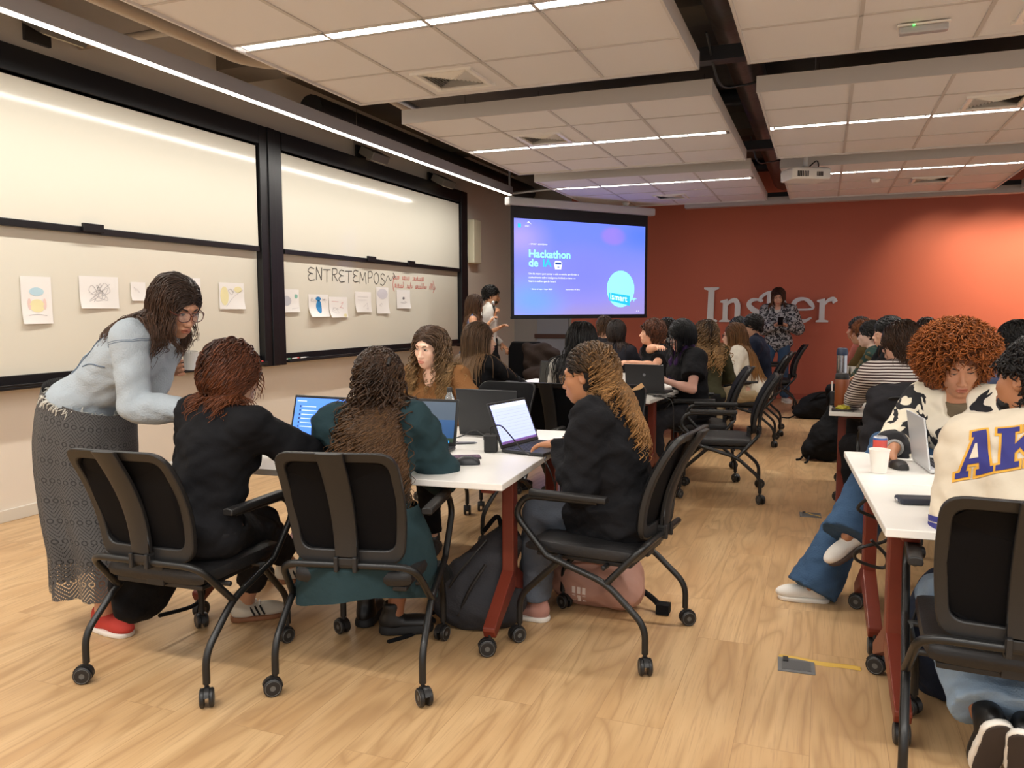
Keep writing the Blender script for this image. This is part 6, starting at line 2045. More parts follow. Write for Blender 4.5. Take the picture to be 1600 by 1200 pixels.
# ---- 24: big afro
c24 = at(1490, 592, 4.15)
p = Person('person with big auburn afro in cream and black cardigan, legs crossed beside the right table', V3(.67, 4.40, .55), yaw=128, lean=15, bend=2, twist=26, head=(32, 22, 5), legk=1.12, lids=.5, hscale=1.1, H=1.66, tone='B07A58',
           rh=at(1398, 700, 3.98), lh=V3(.78, 4.02, .80), rpole=V3(-.4, .3, -.8), lpole=V3(.7, .0, -.6), rhd=V3(-.55, -.3, -.55), curl=(.3, .5),
           rf=V3(.0, 4.12, .085), lf=V3(.15, 3.98, .40), rkp=V3(-.85, -.4, .30), lkp=V3(-.9, -.25, .36), res=.008, hres=.0032, handres=.005)
p.body(); p.eyes if False else None
p.brows('3A2418')
p.top(cloth('6B5D48'), t=.010, sleeve='none', neck='wide', name='t_shirt')
p.top(print_cloth('cream_black_knit', '17161A', 'DCD2BC', 5.5, .46, 1.4), t=.026, neck='v', loose=1.25, hem=-.06, folds=.006, seed=31, name='cardigan', cuff=.07)
p.fdir['r'] = nrm(V3(-.95, -.3, 0)); p.fdir['l'] = nrm(V3(-.75, -.65, 0))
p.trousers(D_JEAN, t=.020, flare=.06, hem=.055, seed=33)
p.shoe('r', M_CANVAS, M_SOLEW, V3(-1, -.12, 0), laces=M_SOLEW); p.shoe('l', M_CANVAS, mat('brown_rubber', '4A3A32', .8), V3(-.72, -.45, -.52), pitch=1, laces=M_SOLEW)
g = np.random.default_rng(2)
Cc = p.hpt(0, -.045, .045)
capp = [ell(Cc, V3(.160, .15, .130), p.Mh, .02), ell(p.hpt(0, -.05, -.05), V3(.155, .11, .10), p.Mh, .05), ell(p.hpt(0, .145, -.034), V3(.090, .11, .112), p.Mh, .012, True), ell(p.hpt(0, -.03, -.24), V3(.12, .14, .09), p.Mh, .02, True)]
V, Q = polygonise(capp, .006, post=lambda X, F: F + wob(X, 55, .009, 3) + wob(X, 110, .007, 5))
ii = np.arange(2600) + .5; ph = np.arccos(1 - 2 * ii / 2600); th = math.pi * (1 + 5 ** .5) * ii
D = np.stack([np.cos(th) * np.sin(ph), np.sin(th) * np.sin(ph), np.cos(ph)], 1)
P0 = Cc + (D * V3(.158, .142, .128)) @ p.Mh.T
fl = ((P0 - p.head) @ p.Mh) / p.hk
ok = (((fl - V3(0, .145, -.034)) / V3(.092, .125, .114)) ** 2).sum(1) > 1
ok &= fl[:, 2] > -.12
P0 = P0[ok]; D = (D[ok] @ p.Mh.T) + g.normal(0, .45, (ok.sum(), 3)); D /= np.linalg.norm(D, axis=1)[:, None]
S_ = np.stack([P0 + D * (t * .05) - np.array([0, 0, .012]) * t * t for t in np.linspace(-.25, 1, 8)], 1)
V2, Q2, t2 = strands(S_, np.full(len(P0), .05), .0034, .009, 24, g, 4)
quads_to_mesh('hair', np.concatenate([V, V2]), np.concatenate([Q, Q2 + len(V)]), hair_mat('3A1C0A', '8C4C1C'), p.base, p.root, attr={'tip': np.concatenate([np.full(len(V), .15), np.clip(t2 * 1.1, 0, 1)])})
mb = MB(); d = nrm(p.Wr['r'] - p.E['r']); f = frame_z(d)
mb.tube([p.Wr['r'] - d * .03 + f @ V3(.030 * math.cos(a), .030 * math.sin(a), 0) - p.base for a in np.linspace(0, 2 * math.pi, 19)[:-1]], .010, 6, closed=True)
mb.build('watch', mat('grey_strap', '8D8C8A', .4), parent=p.root)
P24 = p

# ---- 25: jersey, from behind
p = Person('person in cream jersey with big blue lettering, seen from behind at the right table', V3(.672, 2.70, .575), yaw=-6, side=-7, sw=.165, lean=17, bend=10, head=(48, -4, 6), H=1.76, sex='m', tone='A8714E',
           lh=V3(.44, 3.08, .785), rh=V3(.84, 3.08, .79), lpole=V3(-.12, -.5, -1), rpole=V3(.2, -.5, -1), lf=V3(.50, 2.74, .18), rf=V3(.605, 2.72, .17), lkp=V3(-.25, 1, .35), rkp=V3(.2, 1, .3), res=.008, hres=.004)
p.body(); p.brows('120D0B')
jr = p.top(mat('cream_jersey', 'D9CDB8', .85, bump=.25, bscale=22, sheen=.1), t=.028, sleeve='elbow', neck='crew', loose=1.18, hem=-.15, folds=.007, seed=41, name='jersey')
p.trousers(D_JEANL, t=.022, flare=.02)
for q, dd in (('l', 0), ('r', 0)):
    p.shoe(q, M_SHOEB, M_SOLEW, V3(.12 if q == 'r' else -.1, .42, -.9), pitch=1, outsole=mat('dark_brown_rubber', '3A302B', .8))
p.hair(hair_mat('0C0A0A', '171212'), 'man', L=.05, n=1300, r=.004, thick=.017, curl=.007, freq=28, back=.2, side=.2, seed=24, fall=.15, jitter=.6, ears=True, keep=lambda q: (q[:, 2] > .035) | (q[:, 1] < -.055))
V, Q = polygonise([ell(p.hpt(0, .034, -.078), V3(.064, .060, .048) * p.hk, p.Mh, .02), ell(p.hpt(0, .12, -.03), V3(.05, .05, .028) * p.hk, p.Mh, .01, True)], .006, post=lambda X, F: F + wob(X, 150, .003))
quads_to_mesh('beard', V, Q, hair_mat('0C0A0A', '171212'), p.base, p.root, attr={'tip': np.zeros(len(V))})
PJ, JERSEY = p, jr

# ================================================================== small things
M_LAPTOP = mat('dark_laptop_shell', '26272A', .42, bump=.03, bscale=400)
M_KEYS = mat('black_keys', '111113', .5)
M_SILVER = mat('silver_laptop_shell', 'D2D4D6', .32, metal=.35)


def screen_mat(name, c, strength=1.0):
    return mat('screen_' + name, c, .25, emit=strength)


def laptop(x, y, z, yaw, label, screen, shell=None, angle=108, w=.345, d=.235, mark=None):
    """yaw: direction the user looks (0 = away from us)"""
    shell = shell or M_LAPTOP
    t = thing('laptop', label, 'laptop', (x, y, z), math.radians(yaw))
    MB().span((-w / 2, -d / 2, .003), (w / 2, d / 2, .018)).build('base', shell, parent=t, smooth=False, bevel=.005, seg=3)
    k = MB()
    for r in range(6):
        for c in range(15):
            k.span((-w * .45 + c * w * .06, d * .38 - r * .0185 - .014, .018), (-w * .45 + c * w * .06 + w * .052, d * .38 - r * .0185, .0205))
    k.build('keyboard', M_KEYS, parent=t, smooth=False)
    MB().span((-.05, -d / 2 + .012, .0178), (.05, -d / 2 + .075, .0186)).build('touchpad', M_KEYS, parent=t, smooth=False)
    a = math.radians(angle - 90); h = d * .98
    U, N = np.array([0, math.sin(a), math.cos(a)]), np.array([0, -math.cos(a), math.sin(a)])
    o = np.array([0, d / 2 - .004, .018])
    MB().prism([(-w / 2, 0), (w / 2, 0), (w / 2, h), (-w / 2, h)], o, (1, 0, 0), U, -N * .008).build('lid', shell, parent=t, smooth=False, bevel=.004)
    mb = MB(); mats_ = [M_KEYS]
    mb.prism([(-w / 2 + .004, .004), (w / 2 - .004, .004), (w / 2 - .004, h - .004), (-w / 2 + .004, h - .004)], o + N * .0005, (1, 0, 0), U, N * .0008)
    def q(u0, u1, v0, v1, m, e=.002):
        if m not in mats_:
            mats_.append(m)
        mb.add([o + np.array([u, 0, 0]) * 1.0 + U * v + N * e for u, v in ((u0, v0), (u1, v0), (u1, v1), (u0, v1))], [(0, 1, 2, 3)], mats_.index(m))
    W2, b0, t0 = w / 2 - .014, .018, h - .014
    if screen:
        screen(q, W2, b0, t0)
    mb.build('display', mats_, parent=t, smooth=False)
    if mark:
        mk = MB(); mark(mk, o - N * .0085, U, -N)
        mk.build('emblem', mat('emblem_grey', '8C9096', .3, metal=.6), parent=t, smooth=False)
    return t


def scr_list(q, W, b, t):
    q(-W, W, b, t, screen_mat('blue', '4F86F0', .9))
    q(-W, W, b, b + .008, screen_mat('navy', '1B2A4A', .5), .0025)
    for i in range(6):
        v = t - .045 - i * .021
        q(-W + .03, -W + .038, v - .005, v + .005, screen_mat('navy', '1B2A4A', .5), .0025)
        q(-W + .045, -W + .045 + (.09, .12, .08, .11, .07, .1)[i], v - .002, v + .002, screen_mat('pale', 'C9DCFF', .8), .0025)
    q(-W + .01, -W + .07, t - .02, t - .015, screen_mat('pale', 'C9DCFF', .8), .0025)


def scr_dusk(q, W, b, t):
    q(-W, W, b, t, screen_mat('slate', '4A5766', .6))
    q(-W, W, b + .02, b + .11, screen_mat('dusk', '31527E', .6), .0025)
    q(-W, W, b, b + .02, screen_mat('moss', '3A4A3A', .4), .0025)
    q(.03, .036, b + .03, b + .085, screen_mat('ink', '15202E', .3), .003); q(.0, .066, b + .085, b + .11, screen_mat('ink', '15202E', .3), .003); q(-.01, .02, b + .1, b + .12, screen_mat('ink', '15202E', .3), .003)
    q(W - .04, W - .02, b - .004, b + .008, screen_mat('azure', '3AA0E8', .8), .003)


def scr_sheet(q, W, b, t):
    q(-W, W, b, t, screen_mat('lilac', 'A9B4F2', .95))
    q(-W, W, b, b + .012, screen_mat('plum', '6A4A86', .6), .0025)
    q(-W, W, t - .02, t, screen_mat('white', 'D6DCFA', 1.0), .0025)
    for i in range(9):
        q(-W + .02, W - .02, t - .04 - i * .016, t - .0392 - i * .016, screen_mat('greylilac', '8E98D0', .8), .0025)
    q(-W + .03, -W + .031, b + .02, t - .03, screen_mat('greylilac', '8E98D0', .8), .0025)


def scr_off(q, W, b, t):
    q(-W, W, b, t, mat('dark_display', '1E1F1E', .25))


TZ = .7405
laptop(-2.42, 3.36, TZ, -4, 'dark laptop with a bright blue list on screen, before the auburn bob', scr_list, angle=105)
laptop(-1.82, 3.42, TZ, 4, 'dark laptop with a dusky landscape on screen, beside the teal shirt', scr_dusk, angle=104)
laptop(-1.27, 3.70, TZ, 78, 'dark laptop with a pale lilac sheet on screen, before the black hoodie', scr_sheet, angle=112)
laptop(-1.66, 4.12, TZ, 177, 'dark laptop seen from behind its lid, in the middle of the near tables', scr_off, angle=100, w=.36, d=.25)
laptop(-2.12, 6.42, TZ, -8, 'dark laptop with its screen off and a white slip on the keys', scr_off, angle=102)


def hp_mark(mb, o, U, N):
    p = o + U * .14
    mb.add([p + np.array([.012 * math.cos(a), 0, 0]) + U * .012 * math.sin(a) for a in np.linspace(0, 2 * math.pi, 17)[:-1]], [tuple(range(16))])
c = on_z(1014, 617, TZ)
laptop(-1.32, 6.62, TZ, 172, 'dark laptop with a round emblem on its lid, before the purple scarf', scr_off, angle=100, w=.33, d=.23, mark=hp_mark)
laptop(-2.1, 9.2, TZ, -70, 'dark laptop seen edge on beside the blue pump bottle', scr_off, angle=105)
laptop(-1.25, 9.35, TZ, 20, 'laptop with a light blue screen behind the cream blazer', scr_list, angle=105)
laptop(.52, 3.86, TZ, 97, 'white laptop seen from behind its lid, next to the cream jersey', scr_sheet, shell=M_SILVER, angle=98, w=.31, d=.22)
laptop(1.0, 5.95, TZ, 0, 'laptop with a vivid blue screen between the afro and the lettered jersey', scr_list, angle=102)


def cup(x, y, z, label, s=1.0, group=None):
    t = thing('paper_cup', label, 'cup', (x, y, z), 0, group)
    MB().lathe([(0, .001), (.026 * s, .001), (.027 * s, 0), (.037 * s, .088 * s), (.0355 * s, .088 * s), (.026 * s, .006), (0, .006)], n=28).build('wall', mat('white_paper_cup', 'ECE8E0', .55), parent=t)
    r = .0375 * s
    MB().tube([(r * math.cos(a), r * math.sin(a), .088 * s) for a in np.linspace(0, 2 * math.pi, 29)[:-1]], .0017, 6, closed=True).build('rim', mat('white_paper_cup', 'ECE8E0', .55), parent=t)
    return t


c = on_z(427, 690, TZ); cup(-2.69, 3.46, TZ, 'white paper cup beside the laptop with the blue list', 1.05)
cup(.235, 3.66, TZ, 'white paper cup in front of the drink can on the right table', 1.1)
# the cup in the hand
w = P1.Wr['l']
hc = at(297, 562, 3.0)
o = cup(hc[0], hc[1], hc[2] - .045, 'white paper cup held in the hand of the person in denim jacket', .95)
o.rotation_euler = (.05, .1, 0)
for i, (x, y) in enumerate(((.22, 8.86), (.31, 8.9), (.27, 9.0))):
    cup(x, y, TZ, ('white cup at the aisle edge of the far right table', 'white cup beside another on the far right table, nearest the wall of heads', 'white cup behind two others on the far right table')[i], 1.15, 'white cups on the far right table')

# drink can
t = thing('drink_can', 'slim red and yellow drink can with blue lid behind the paper cup', 'can', (.245, 3.80, TZ))
cm = [mat('can_gold', 'C9A24A', .3, metal=.5), mat('can_red', 'D5564E', .3), mat('can_blue', '3D64A8', .3), M_ALU]
mb = MB()
for i, (z0, z1) in enumerate(((.006, .06), (.06, .118), (.118, .126))):
    mb.lathe([(.0285, z0), (.0285, z1)] if i else [(.022, 0), (.0285, z0), (.0285, z1)], n=28, mi=i)
mb.lathe([(.0285, .126), (.025, .132), (.023, .131), (0, .130)], n=28, mi=3)
mb.build('body', cm, parent=t)
MB().span((-.008, -.004, .131), (.008, .012, .134)).build('pull_tab', M_ALU, parent=t, smooth=False, bevel=.001)

# water bottle
M_PET = mat('clear_plastic', 'C9D6DE', .08, trans=.75)
t = thing('water_bottle', 'clear water bottle with a black cap behind the dusk coloured laptop', 'bottle', (-1.93, 4.06, TZ))
MB().lathe([(0, 0), (.030, .002), (.033, .015), (.031, .06), (.033, .065), (.031, .12), (.033, .16), (.024, .2), (.013, .222), (.012, .24), (0, .24)], n=28).build('body', M_PET, parent=t)
MB().lathe([(0, .228), (.0155, .228), (.0155, .25), (.014, .252), (0, .252)], n=20).build('cap', M_BLACKP, parent=t)
MB().lathe([(.0334, .07), (.0334, .12)], n=28).build('wrap', mat('grey_bottle_wrap', 'B9C4CE', .4), parent=t)

# phone, mouse, adapter, pens
def phone(x, y, z, rz, label, c='17181C', case=None, screen=None):
    t = thing('smartphone', label, 'phone', (x, y, z), math.radians(rz))
    MB().span((-.037, -.076, 0.0005), (.037, .076, .0095)).build('body', mat('phone_' + c, c, .3), parent=t, smooth=False, bevel=.004, seg=3)
    MB().span((-.034, -.072, .0095), (.034, .072, .0102)).build('display', screen or mat('dark_glass', '0B0C10', .06), parent=t, smooth=False)
    return t
phone(-1.525, 3.36, TZ, -60, 'dark phone with a pink and black screen beside the computer mouse', '2A2026', screen=screen_mat('mauve', '6A5566', .25))
phone(-1.20, 4.10, TZ, 70, 'dark phone lying beyond the hands of the person in black hoodie', screen=screen_mat('bluegrey', '3A4A6A', .4))
t = thing('computer_mouse', 'dark grey computer mouse at the near table edge', 'mouse', (-1.45, 3.235, TZ), math.radians(-65))
MB().loft([[(x * .031 * s, y, z * h) for x, z in ((-1, 0), (-.96, .55), (-.6, .95), (0, 1.05), (.6, .95), (.96, .55), (1, 0))] for y, s, h in ((-.052, .35, .012), (-.045, .75, .026), (-.02, 1, .037), (.015, .98, .036), (.042, .85, .026), (.052, .5, .014))]).build('shell', mat('mouse_grey', '2E2F31', .4), parent=t)
MB().tube([(0, .026, .028), (0, .04, .024)], .005, 8).build('scroll_wheel', M_BLACKP, parent=t)
t = thing('power_adapter', 'black upright power adapter on the near table beside the lilac laptop', 'adapter', (-1.475, 3.56, TZ), math.radians(15))
MB().span((-.032, -.025, 0), (.032, .025, .085)).build('body', M_BLACKP, parent=t, smooth=False, bevel=.006)
MB().tube(catmull([(0, 0, .085), (0, .0, .12), (.05, -.02, .13), (.1, -.06, .09), (.16, -.10, .03), (.2, -.14, .012)]), .0035, 8).build('cord', M_BLACKP, parent=t)
t = thing('power_adapter', 'small black plug block below the tall laptop lid', 'adapter', (-1.62, 3.88, TZ), math.radians(5))
MB().span((-.025, -.02, 0), (.025, .02, .035)).build('body', M_BLACKP, parent=t, smooth=False, bevel=.005)
MB().tube(catmull([(-.02, 0, .02), (-.08, .0, .05), (-.14, -.03, .02), (-.2, -.08, .006)]), .003, 8).build('cord', M_BLACKP, parent=t)
t = thing('cable', 'black charging cable hanging over the table edge below the lilac laptop', 'cable', (-1.14, 3.40, TZ))
MB().tube(catmull([(-.02, .05, .012), (.0, -.02, .01), (.03, -.04, -.03), (.05, -.02, -.12), (.02, .0, -.2), (.06, .02, -.14), (.04, .03, -.04), (.03, .02, -.16), (-.02, .05, -.4), (-.05, .1, -.6)]), .0035, 8).build('cord', M_BLACKP, parent=t)
for dx, dy, rz, lab in ((0, 0, 20, 'grey pen lying on the near table left of the plug block'), (.01, -.03, 32, 'slim dark pen beside the grey pen on the near table')):
    t = thing('pen', lab, 'pen', (-1.70 + dx, 3.74 + dy, TZ + .005), math.radians(rz))
    MB().tube([(-.07, 0, 0), (.055, 0, 0), (.07, 0, 0)], [.0042, .0042, .001], 8).build('barrel', mat('pen_' + str(rz), '8A8C96' if rz == 20 else '2A2B33', .35), parent=t)
    MB().span((-.068, -.002, .004), (-.03, .002, .007)).build('clip', M_STEEL, parent=t, smooth=False)
tag(MB().span((-.05, -.04, 0), (.05, .04, .004)).build('paper_slip', M_PAPER, smooth=False, loc=(-2.1, 6.36, TZ + .021)), 'white paper slip lying on the laptop with its screen off', 'paper')
c = on_z(1005, 590, TZ)
tag(MB().prism([(-.09, 0), (.09, 0), (.09, .13), (-.09, .13)], (0, 0, 0), (1, 0, 0), (0, .25, .97), (0, .002, 0)).prism([(-.09, 0), (.09, 0), (.09, .13), (-.09, .13)], (0, .064, 0), (1, 0, 0), (0, -.25, .97), (0, .002, 0)).build('table_card', M_PAPER, smooth=False, loc=(-1.62, 6.95, TZ)), 'folded white table card behind the laptop with the round emblem', 'card')
t = thing('cable', 'black looped cable on the middle table before the person with purple scarf', 'cable', (-1.22, 6.35, TZ))
MB().tube(catmull([(-.1, .1, .004), (0, .0, .004), (.1, -.08, .004), (.16, -.02, .004), (.06, .04, .006), (.0, -.1, .006), (.1, -.16, .004), (.17, -.2, -.04), (.18, -.2, -.3)]), .004, 8).build('cord', M_BLACKP, parent=t)
t = thing('pump_bottle', 'clear blue pump bottle of hand gel on the far left table', 'bottle', (-1.93, 8.75, TZ))
MB().lathe([(0, 0), (.035, .002), (.037, .01), (.037, .11), (.028, .135), (.014, .145), (0, .145)], n=24).build('body', mat('blue_gel', '7FA6D8', .1, trans=.6), parent=t)
MB().lathe([(0, .145), (.015, .145), (.015, .165), (.005, .168), (.005, .195), (.012, .197), (.012, .205), (0, .205)], n=16).span((-.004, -.045, .196), (.004, .005, .205)).build('pump', M_WHITEP, parent=t)

# right table things
c = on_z(1418, 784, TZ)
t = thing('power_bank', 'dark blue black power bank lying on the nearest right table', 'power bank', (.335, 3.12, TZ), math.radians(-78))
MB().span((-.04, -.075, .0005), (.04, .075, .022)).build('case', mat('dark_blue_case', '232836', .4), parent=t, smooth=False, bevel=.009, seg=3)
MB().span((-.012, -.0765, .007), (.012, -.0745, .015)).build('port', M_STEEL, parent=t, smooth=False)
t = thing('computer_mouse', 'black computer mouse behind the paper cup on the right table', 'mouse', (.32, 3.78, TZ), math.radians(20))
MB().loft([[(x * .031 * s, y, z * h) for x, z in ((-1, 0), (-.96, .55), (-.6, .95), (0, 1.05), (.6, .95), (.96, .55), (1, 0))] for y, s, h in ((-.052, .35, .012), (-.045, .75, .026), (-.02, 1, .037), (.015, .98, .036), (.042, .85, .026), (.052, .5, .014))]).build('shell', M_BLACKP, parent=t)
MB().tube([(0, .026, .028), (0, .04, .024)], .005, 8).build('scroll_wheel', M_DARKP, parent=t)
p0 = on_z(1315, 622, TZ)
t = thing('thermos_flask', 'tall brown thermos flask with a black lid on the right table', 'thermos', (.135, 6.05, TZ))
MB().lathe([(0, 0), (.044, .001), (.047, .008), (.047, .185), (.044, .195), (0, .195)], n=28).build('body', mat('copper_brown_coat', '8C4A22', .4), parent=t)
MB().lathe([(0, .193), (.043, .193), (.045, .2), (.045, .228), (.04, .236), (0, .236)], n=28).build('lid', M_BLACKP, parent=t)
t = thing('tumbler', 'tall steel tumbler with a blue lid behind the brown thermos flask', 'tumbler', (.14, 6.55, TZ))
MB().lathe([(0, 0), (.038, .001), (.038, .335), (.0, .335)], n=28).build('body', M_STEEL, parent=t)
MB().lathe([(0, .335), (.040, .335), (.041, .36), (.036, .385), (.03, .39), (0, .39)], n=28).build('lid', mat('navy_lid', '22324F', .4), parent=t)
t = thing('portable_charger', 'black two pronged device beside the brown thermos flask', 'device', (.085, 6.15, TZ))
MB().span((-.025, -.02, 0), (.025, .02, .10)).build('body', M_BLACKP, parent=t, smooth=False, bevel=.006)
for s in (-1, 1):
    MB().span((s * .013 - .006, -.006, .10), (s * .013 + .006, .006, .17)).build('prong', M_WHITEP, parent=t, smooth=False, bevel=.002)
t = thing('snack_tray', 'small dark tray with yellow snack at the corner of the right table', 'snack', (.14, 5.83, TZ))
MB().span((-.07, -.045, 0), (.07, .045, .012)).build('tray', mat('dark_tray', '2B2222', .5), parent=t, smooth=False, bevel=.003)
V, Q = polygonise([ell((0, 0, .02), (.045, .03, .018), k=.01)], .005, post=lambda X, F: F + wob(X, 140, .006, 1))
quads_to_mesh('snack', V, Q, mat('yellow_snack', 'C2B53A', .6), (0, 0, 0), t)
t = thing('headphones', 'black headphones lying by the striped shirt on the right table', 'headphones', (.30, 5.98, TZ), .5)
MB().tube([(.085 * math.cos(a), .085 * math.sin(a) * .4, .02 + .085 * abs(math.sin(a))) for a in np.linspace(0, math.pi, 20)], .009, 8).build('band', M_BLACKP, parent=t)
for s in (-1, 1):
    MB().lathe([(0, -.015), (.03, -.015), (.038, -.006), (.038, .006), (.03, .015), (0, .015)], c=(s * .085, 0, .04), n=20, M=np.array([[0, 0, 1], [1, 0, 0], [0, 1, 0]])).build('ear_cup', M_BLACKP, parent=t)
t = thing('cable', 'black cable running between the snack tray and the brown thermos flask', 'cable', (.1, 6.0, TZ))
MB().tube(catmull([(.0, .1, .004), (-.02, .02, .004), (.02, -.06, .004), (.0, -.12, .004), (.05, -.16, .006)]), .004, 8).build('cord', M_BLACKP, parent=t)
t = thing('cable', 'coiled black charger cable hanging at the end of the right tables', 'cable', (.205, 3.50, .7))
MB().tube(catmull([(.06, .05, .0), (.0, -.02, -.02), (-.05, .02, -.09), (.04, .05, -.14), (.06, .0, -.2), (-.04, -.02, -.24), (-.05, .02, -.30), (.05, .04, -.33), (.06, .0, -.27), (.0, -.03, -.2)]), .007, 8).build('cord', M_BLACKP, parent=t)

# phone and microphone in hands
w = (PW.Wr['l'] + PW.Wr['r']) / 2 + V3(0, -.10, .06)
o = phone(w[0], w[1], w[2], 0, 'phone held in both hands by the person at the red wall'); o.rotation_euler = (math.radians(50), 0, 0)
hd = PM.Wr['r'] + V3(.02, -.02, .07)
t = thing('microphone', 'black hand microphone of the presenter in white shirt', 'microphone', tuple(hd))
t.rotation_euler = (.1, -.15, 0)
MB().lathe([(0, -.09), (.011, -.09), (.013, .06), (.017, .1), (0, .1)], n=16).build('handle', M_BLACKP, parent=t)
MB().lathe([(.017, .1), (.023, .115), (.023, .14), (.014, .158), (0, .16)], n=16).build('grille', M_STEEL, parent=t)

# floor outlets and tape
for px, py, lab in ((1244, 1041, 'near grey floor outlet with yellow tape leading from it'), (1266, 805, 'far grey floor outlet in the aisle'), (560, 928, 'grey floor outlet under the near table')):
    q = on_z(px, py, 0)
    t = thing('floor_outlet', lab, 'floor outlet', (q[0], q[1], 0), math.radians(3))
    MB().span((-.07, -.065, 0.0003), (.07, .065, .005)).build('plate', mat('outlet_grey', '6A6A6A', .5), parent=t, smooth=False, bevel=.001)
    MB().span((-.055, -.05, .005), (.055, .04, .0065)).build('flap', mat('outlet_dark', '565656', .5), parent=t, smooth=False)
    MB().span((-.05, .02, .005), (-.03, .06, .012)).build('plug', M_BLACKP, parent=t, smooth=False)
def tape(a, b, lab):
    a, b = on_z(*a, 0), on_z(*b, 0); d = nrm(b - a); n = V3(-d[1], d[0], 0) * .022
    P = [a + (b - a) * u + V3(0, .006 * math.sin(9 * u), 0) for u in np.linspace(0, 1, 14)]
    mb = MB(); vs = []
    for q in P:
        vs += [q + n + V3(0, 0, .0012), q + V3(0, 0, .009), q - n + V3(0, 0, .0012)]
    mb.add(vs, [(3 * i + k, 3 * i + k + 1, 3 * i + k + 4, 3 * i + k + 3) for i in range(13) for k in range(2)])
    tag(mb.build('floor_tape', mat('yellow_tape', 'C9A13E', .45), fix=False), lab, 'tape')
tape((1217, 1026), (1345, 1046), 'yellow tape over a cable from the near floor outlet to the table foot')
tape((1255, 801), (1283, 809), 'short yellow tape beside the far floor outlet')


# ------------------------------------------------------------------ bags
def bag(name, label, cat, loc, prims, m, h=.009, wr=.006, f=24, extra=(), seed=1):
    t = thing(name, label, cat, loc)
    V, Q = polygonise(prims, h, post=lambda X, F: np.maximum(F + wob(X, f, wr, seed) + wob(X, f * 2.4, wr * .4, seed + 2), -(X[:, 2] - .002)))
    quads_to_mesh('shell', V, Q, m, (0, 0, 0), t)
    return t


M_BAGG = cloth('3A3A3E', bump=.35, bscale=120); M_BAGB = cloth('141416'); M_BAGN = cloth('1F2738', bump=.3, bscale=90)
b = bag('backpack', 'grey backpack slumped against the rust red leg of the near table', 'backpack', (-1.44, 3.28, 0),
        [cap((-.06, 0, .11), (.08, .05, .11), .13, .13, .05), cap((.0, .03, .2), (.12, .06, .36), .13, .085, .06), ell((.02, .0, .1), (.2, .15, .11), k=.05)], M_BAGG, seed=3)
z_ = MB()
z_.tube(catmull([(-.12, -.09, .1), (-.06, -.115, .22), (.02, -.09, .33), (.08, -.05, .41)]), .005, 6).tube(catmull([(-.02, -.14, .08), (.03, -.135, .2), (.09, -.09, .31)]), .008, 6)
z_.build('zip', M_BLACKP, parent=b)
MB().tube(catmull([(.1, .08, .42), (.06, .12, .47), (.0, .1, .40)]), .011, 8).build('grab_handle', M_BAGB, parent=b)
sb_ = MB(); P = catmull([(-.17, -.02, .05), (-.24, -.1, .012), (-.2, -.22, .006), (-.26, -.34, .005)])
for a, q in zip(P[:-1], P[1:]):
    pass
sb_.tube(P, .010, 6); sb_.build('strap', M_BAGB, parent=b)
pk = MB().loft([[(-.13 + .055 * math.cos(a) * s, -.05 - .075 * s2, .22 + .075 * math.sin(a) * s) for a in np.linspace(0, 2 * math.pi, 15)[:-1]] for s, s2 in ((1, 0.3), (.9, .55), (.5, .6))])
pk.build('mesh_pocket', mat('black_pocket_net', '0F0F10', .8), parent=b)

b = bag('backpack', 'dusty pink bag with three pale bars under the chair of the black hoodie', 'bag', (-1.0, 3.72, 0),
        [ell((0, 0, .12), (.23, .14, .13), k=.03), cap((-.12, 0, .13), (.12, 0, .16), .11, .11, .05), ell((.13, -.03, .1), (.12, .13, .1), k=.03)], cloth('B38A7C', rough=.5, bump=.2, bscale=18), seed=5)
st_ = MB(); b_ = BVHTree.FromObject(b.children[0], bpy.context.evaluated_depsgraph_get())
for i in range(3):
    for z0 in (.045, .085):
        fy = [next((b_.ray_cast(Vector((xx, -.5, zz)), Vector((0, 1, 0)))[0].y - .0015 for _ in (0,)), 0) for xx, zz in ((-.075 + i * .026, z0), (-.058 + i * .026, z0), (-.058 + i * .026, z0 + .032), (-.075 + i * .026, z0 + .032))]
        st_.add([(xx, yy, zz) for (xx, zz), yy in zip(((-.075 + i * .026, z0), (-.058 + i * .026, z0), (-.058 + i * .026, z0 + .032), (-.075 + i * .026, z0 + .032)), fy)], [(0, 1, 2, 3)])
st_.build('pale_bars', mat('pale_print', 'E6D6CE', .6), parent=b, smooth=False)
MB().tube(catmull([(-.18, -.08, .18), (0, -.12, .235), (.2, -.06, .19)]), .006, 6).build('zip', mat('rose_zip', '8F6558', .5), parent=b)
MB().tube(catmull([(.2, .02, .1), (.28, .0, .06), (.33, -.03, .03)]), .014, 8).span((.31, -.06, .005), (.37, .0, .05)).build('buckle_strap', M_BAGB, parent=b)

b = bag('tote_bag', 'black soft bag hanging from the chair below the denim jacket', 'bag', (-2.62, 2.50, .12),
        [ell((0, .05, .22), (.055, .20, .2), k=.03), cap((0, -.06, .34), (0, .16, .34), .05, .05, .04), ell((0, .0, .1), (.05, .13, .09), k=.03)], M_BAGB, seed=7)
MB().tube(catmull([(0, -.1, .38), (.03, -.08, .50), (.05, .1, .46), (0, .16, .36)]), .007, 6).tube(catmull([(0, .2, .2), (.02, .34, .05), (.01, .3, -.02), (0, .1, .0)]), .009, 6).build('strap', M_BAGB, parent=b)
MB().tube([(.01 + .02 * math.cos(a), -.12, .44 + .02 * math.sin(a)) for a in np.linspace(0, 2 * math.pi, 13)[:-1]], .003, 6, closed=True).build('ring', M_STEEL, parent=b)

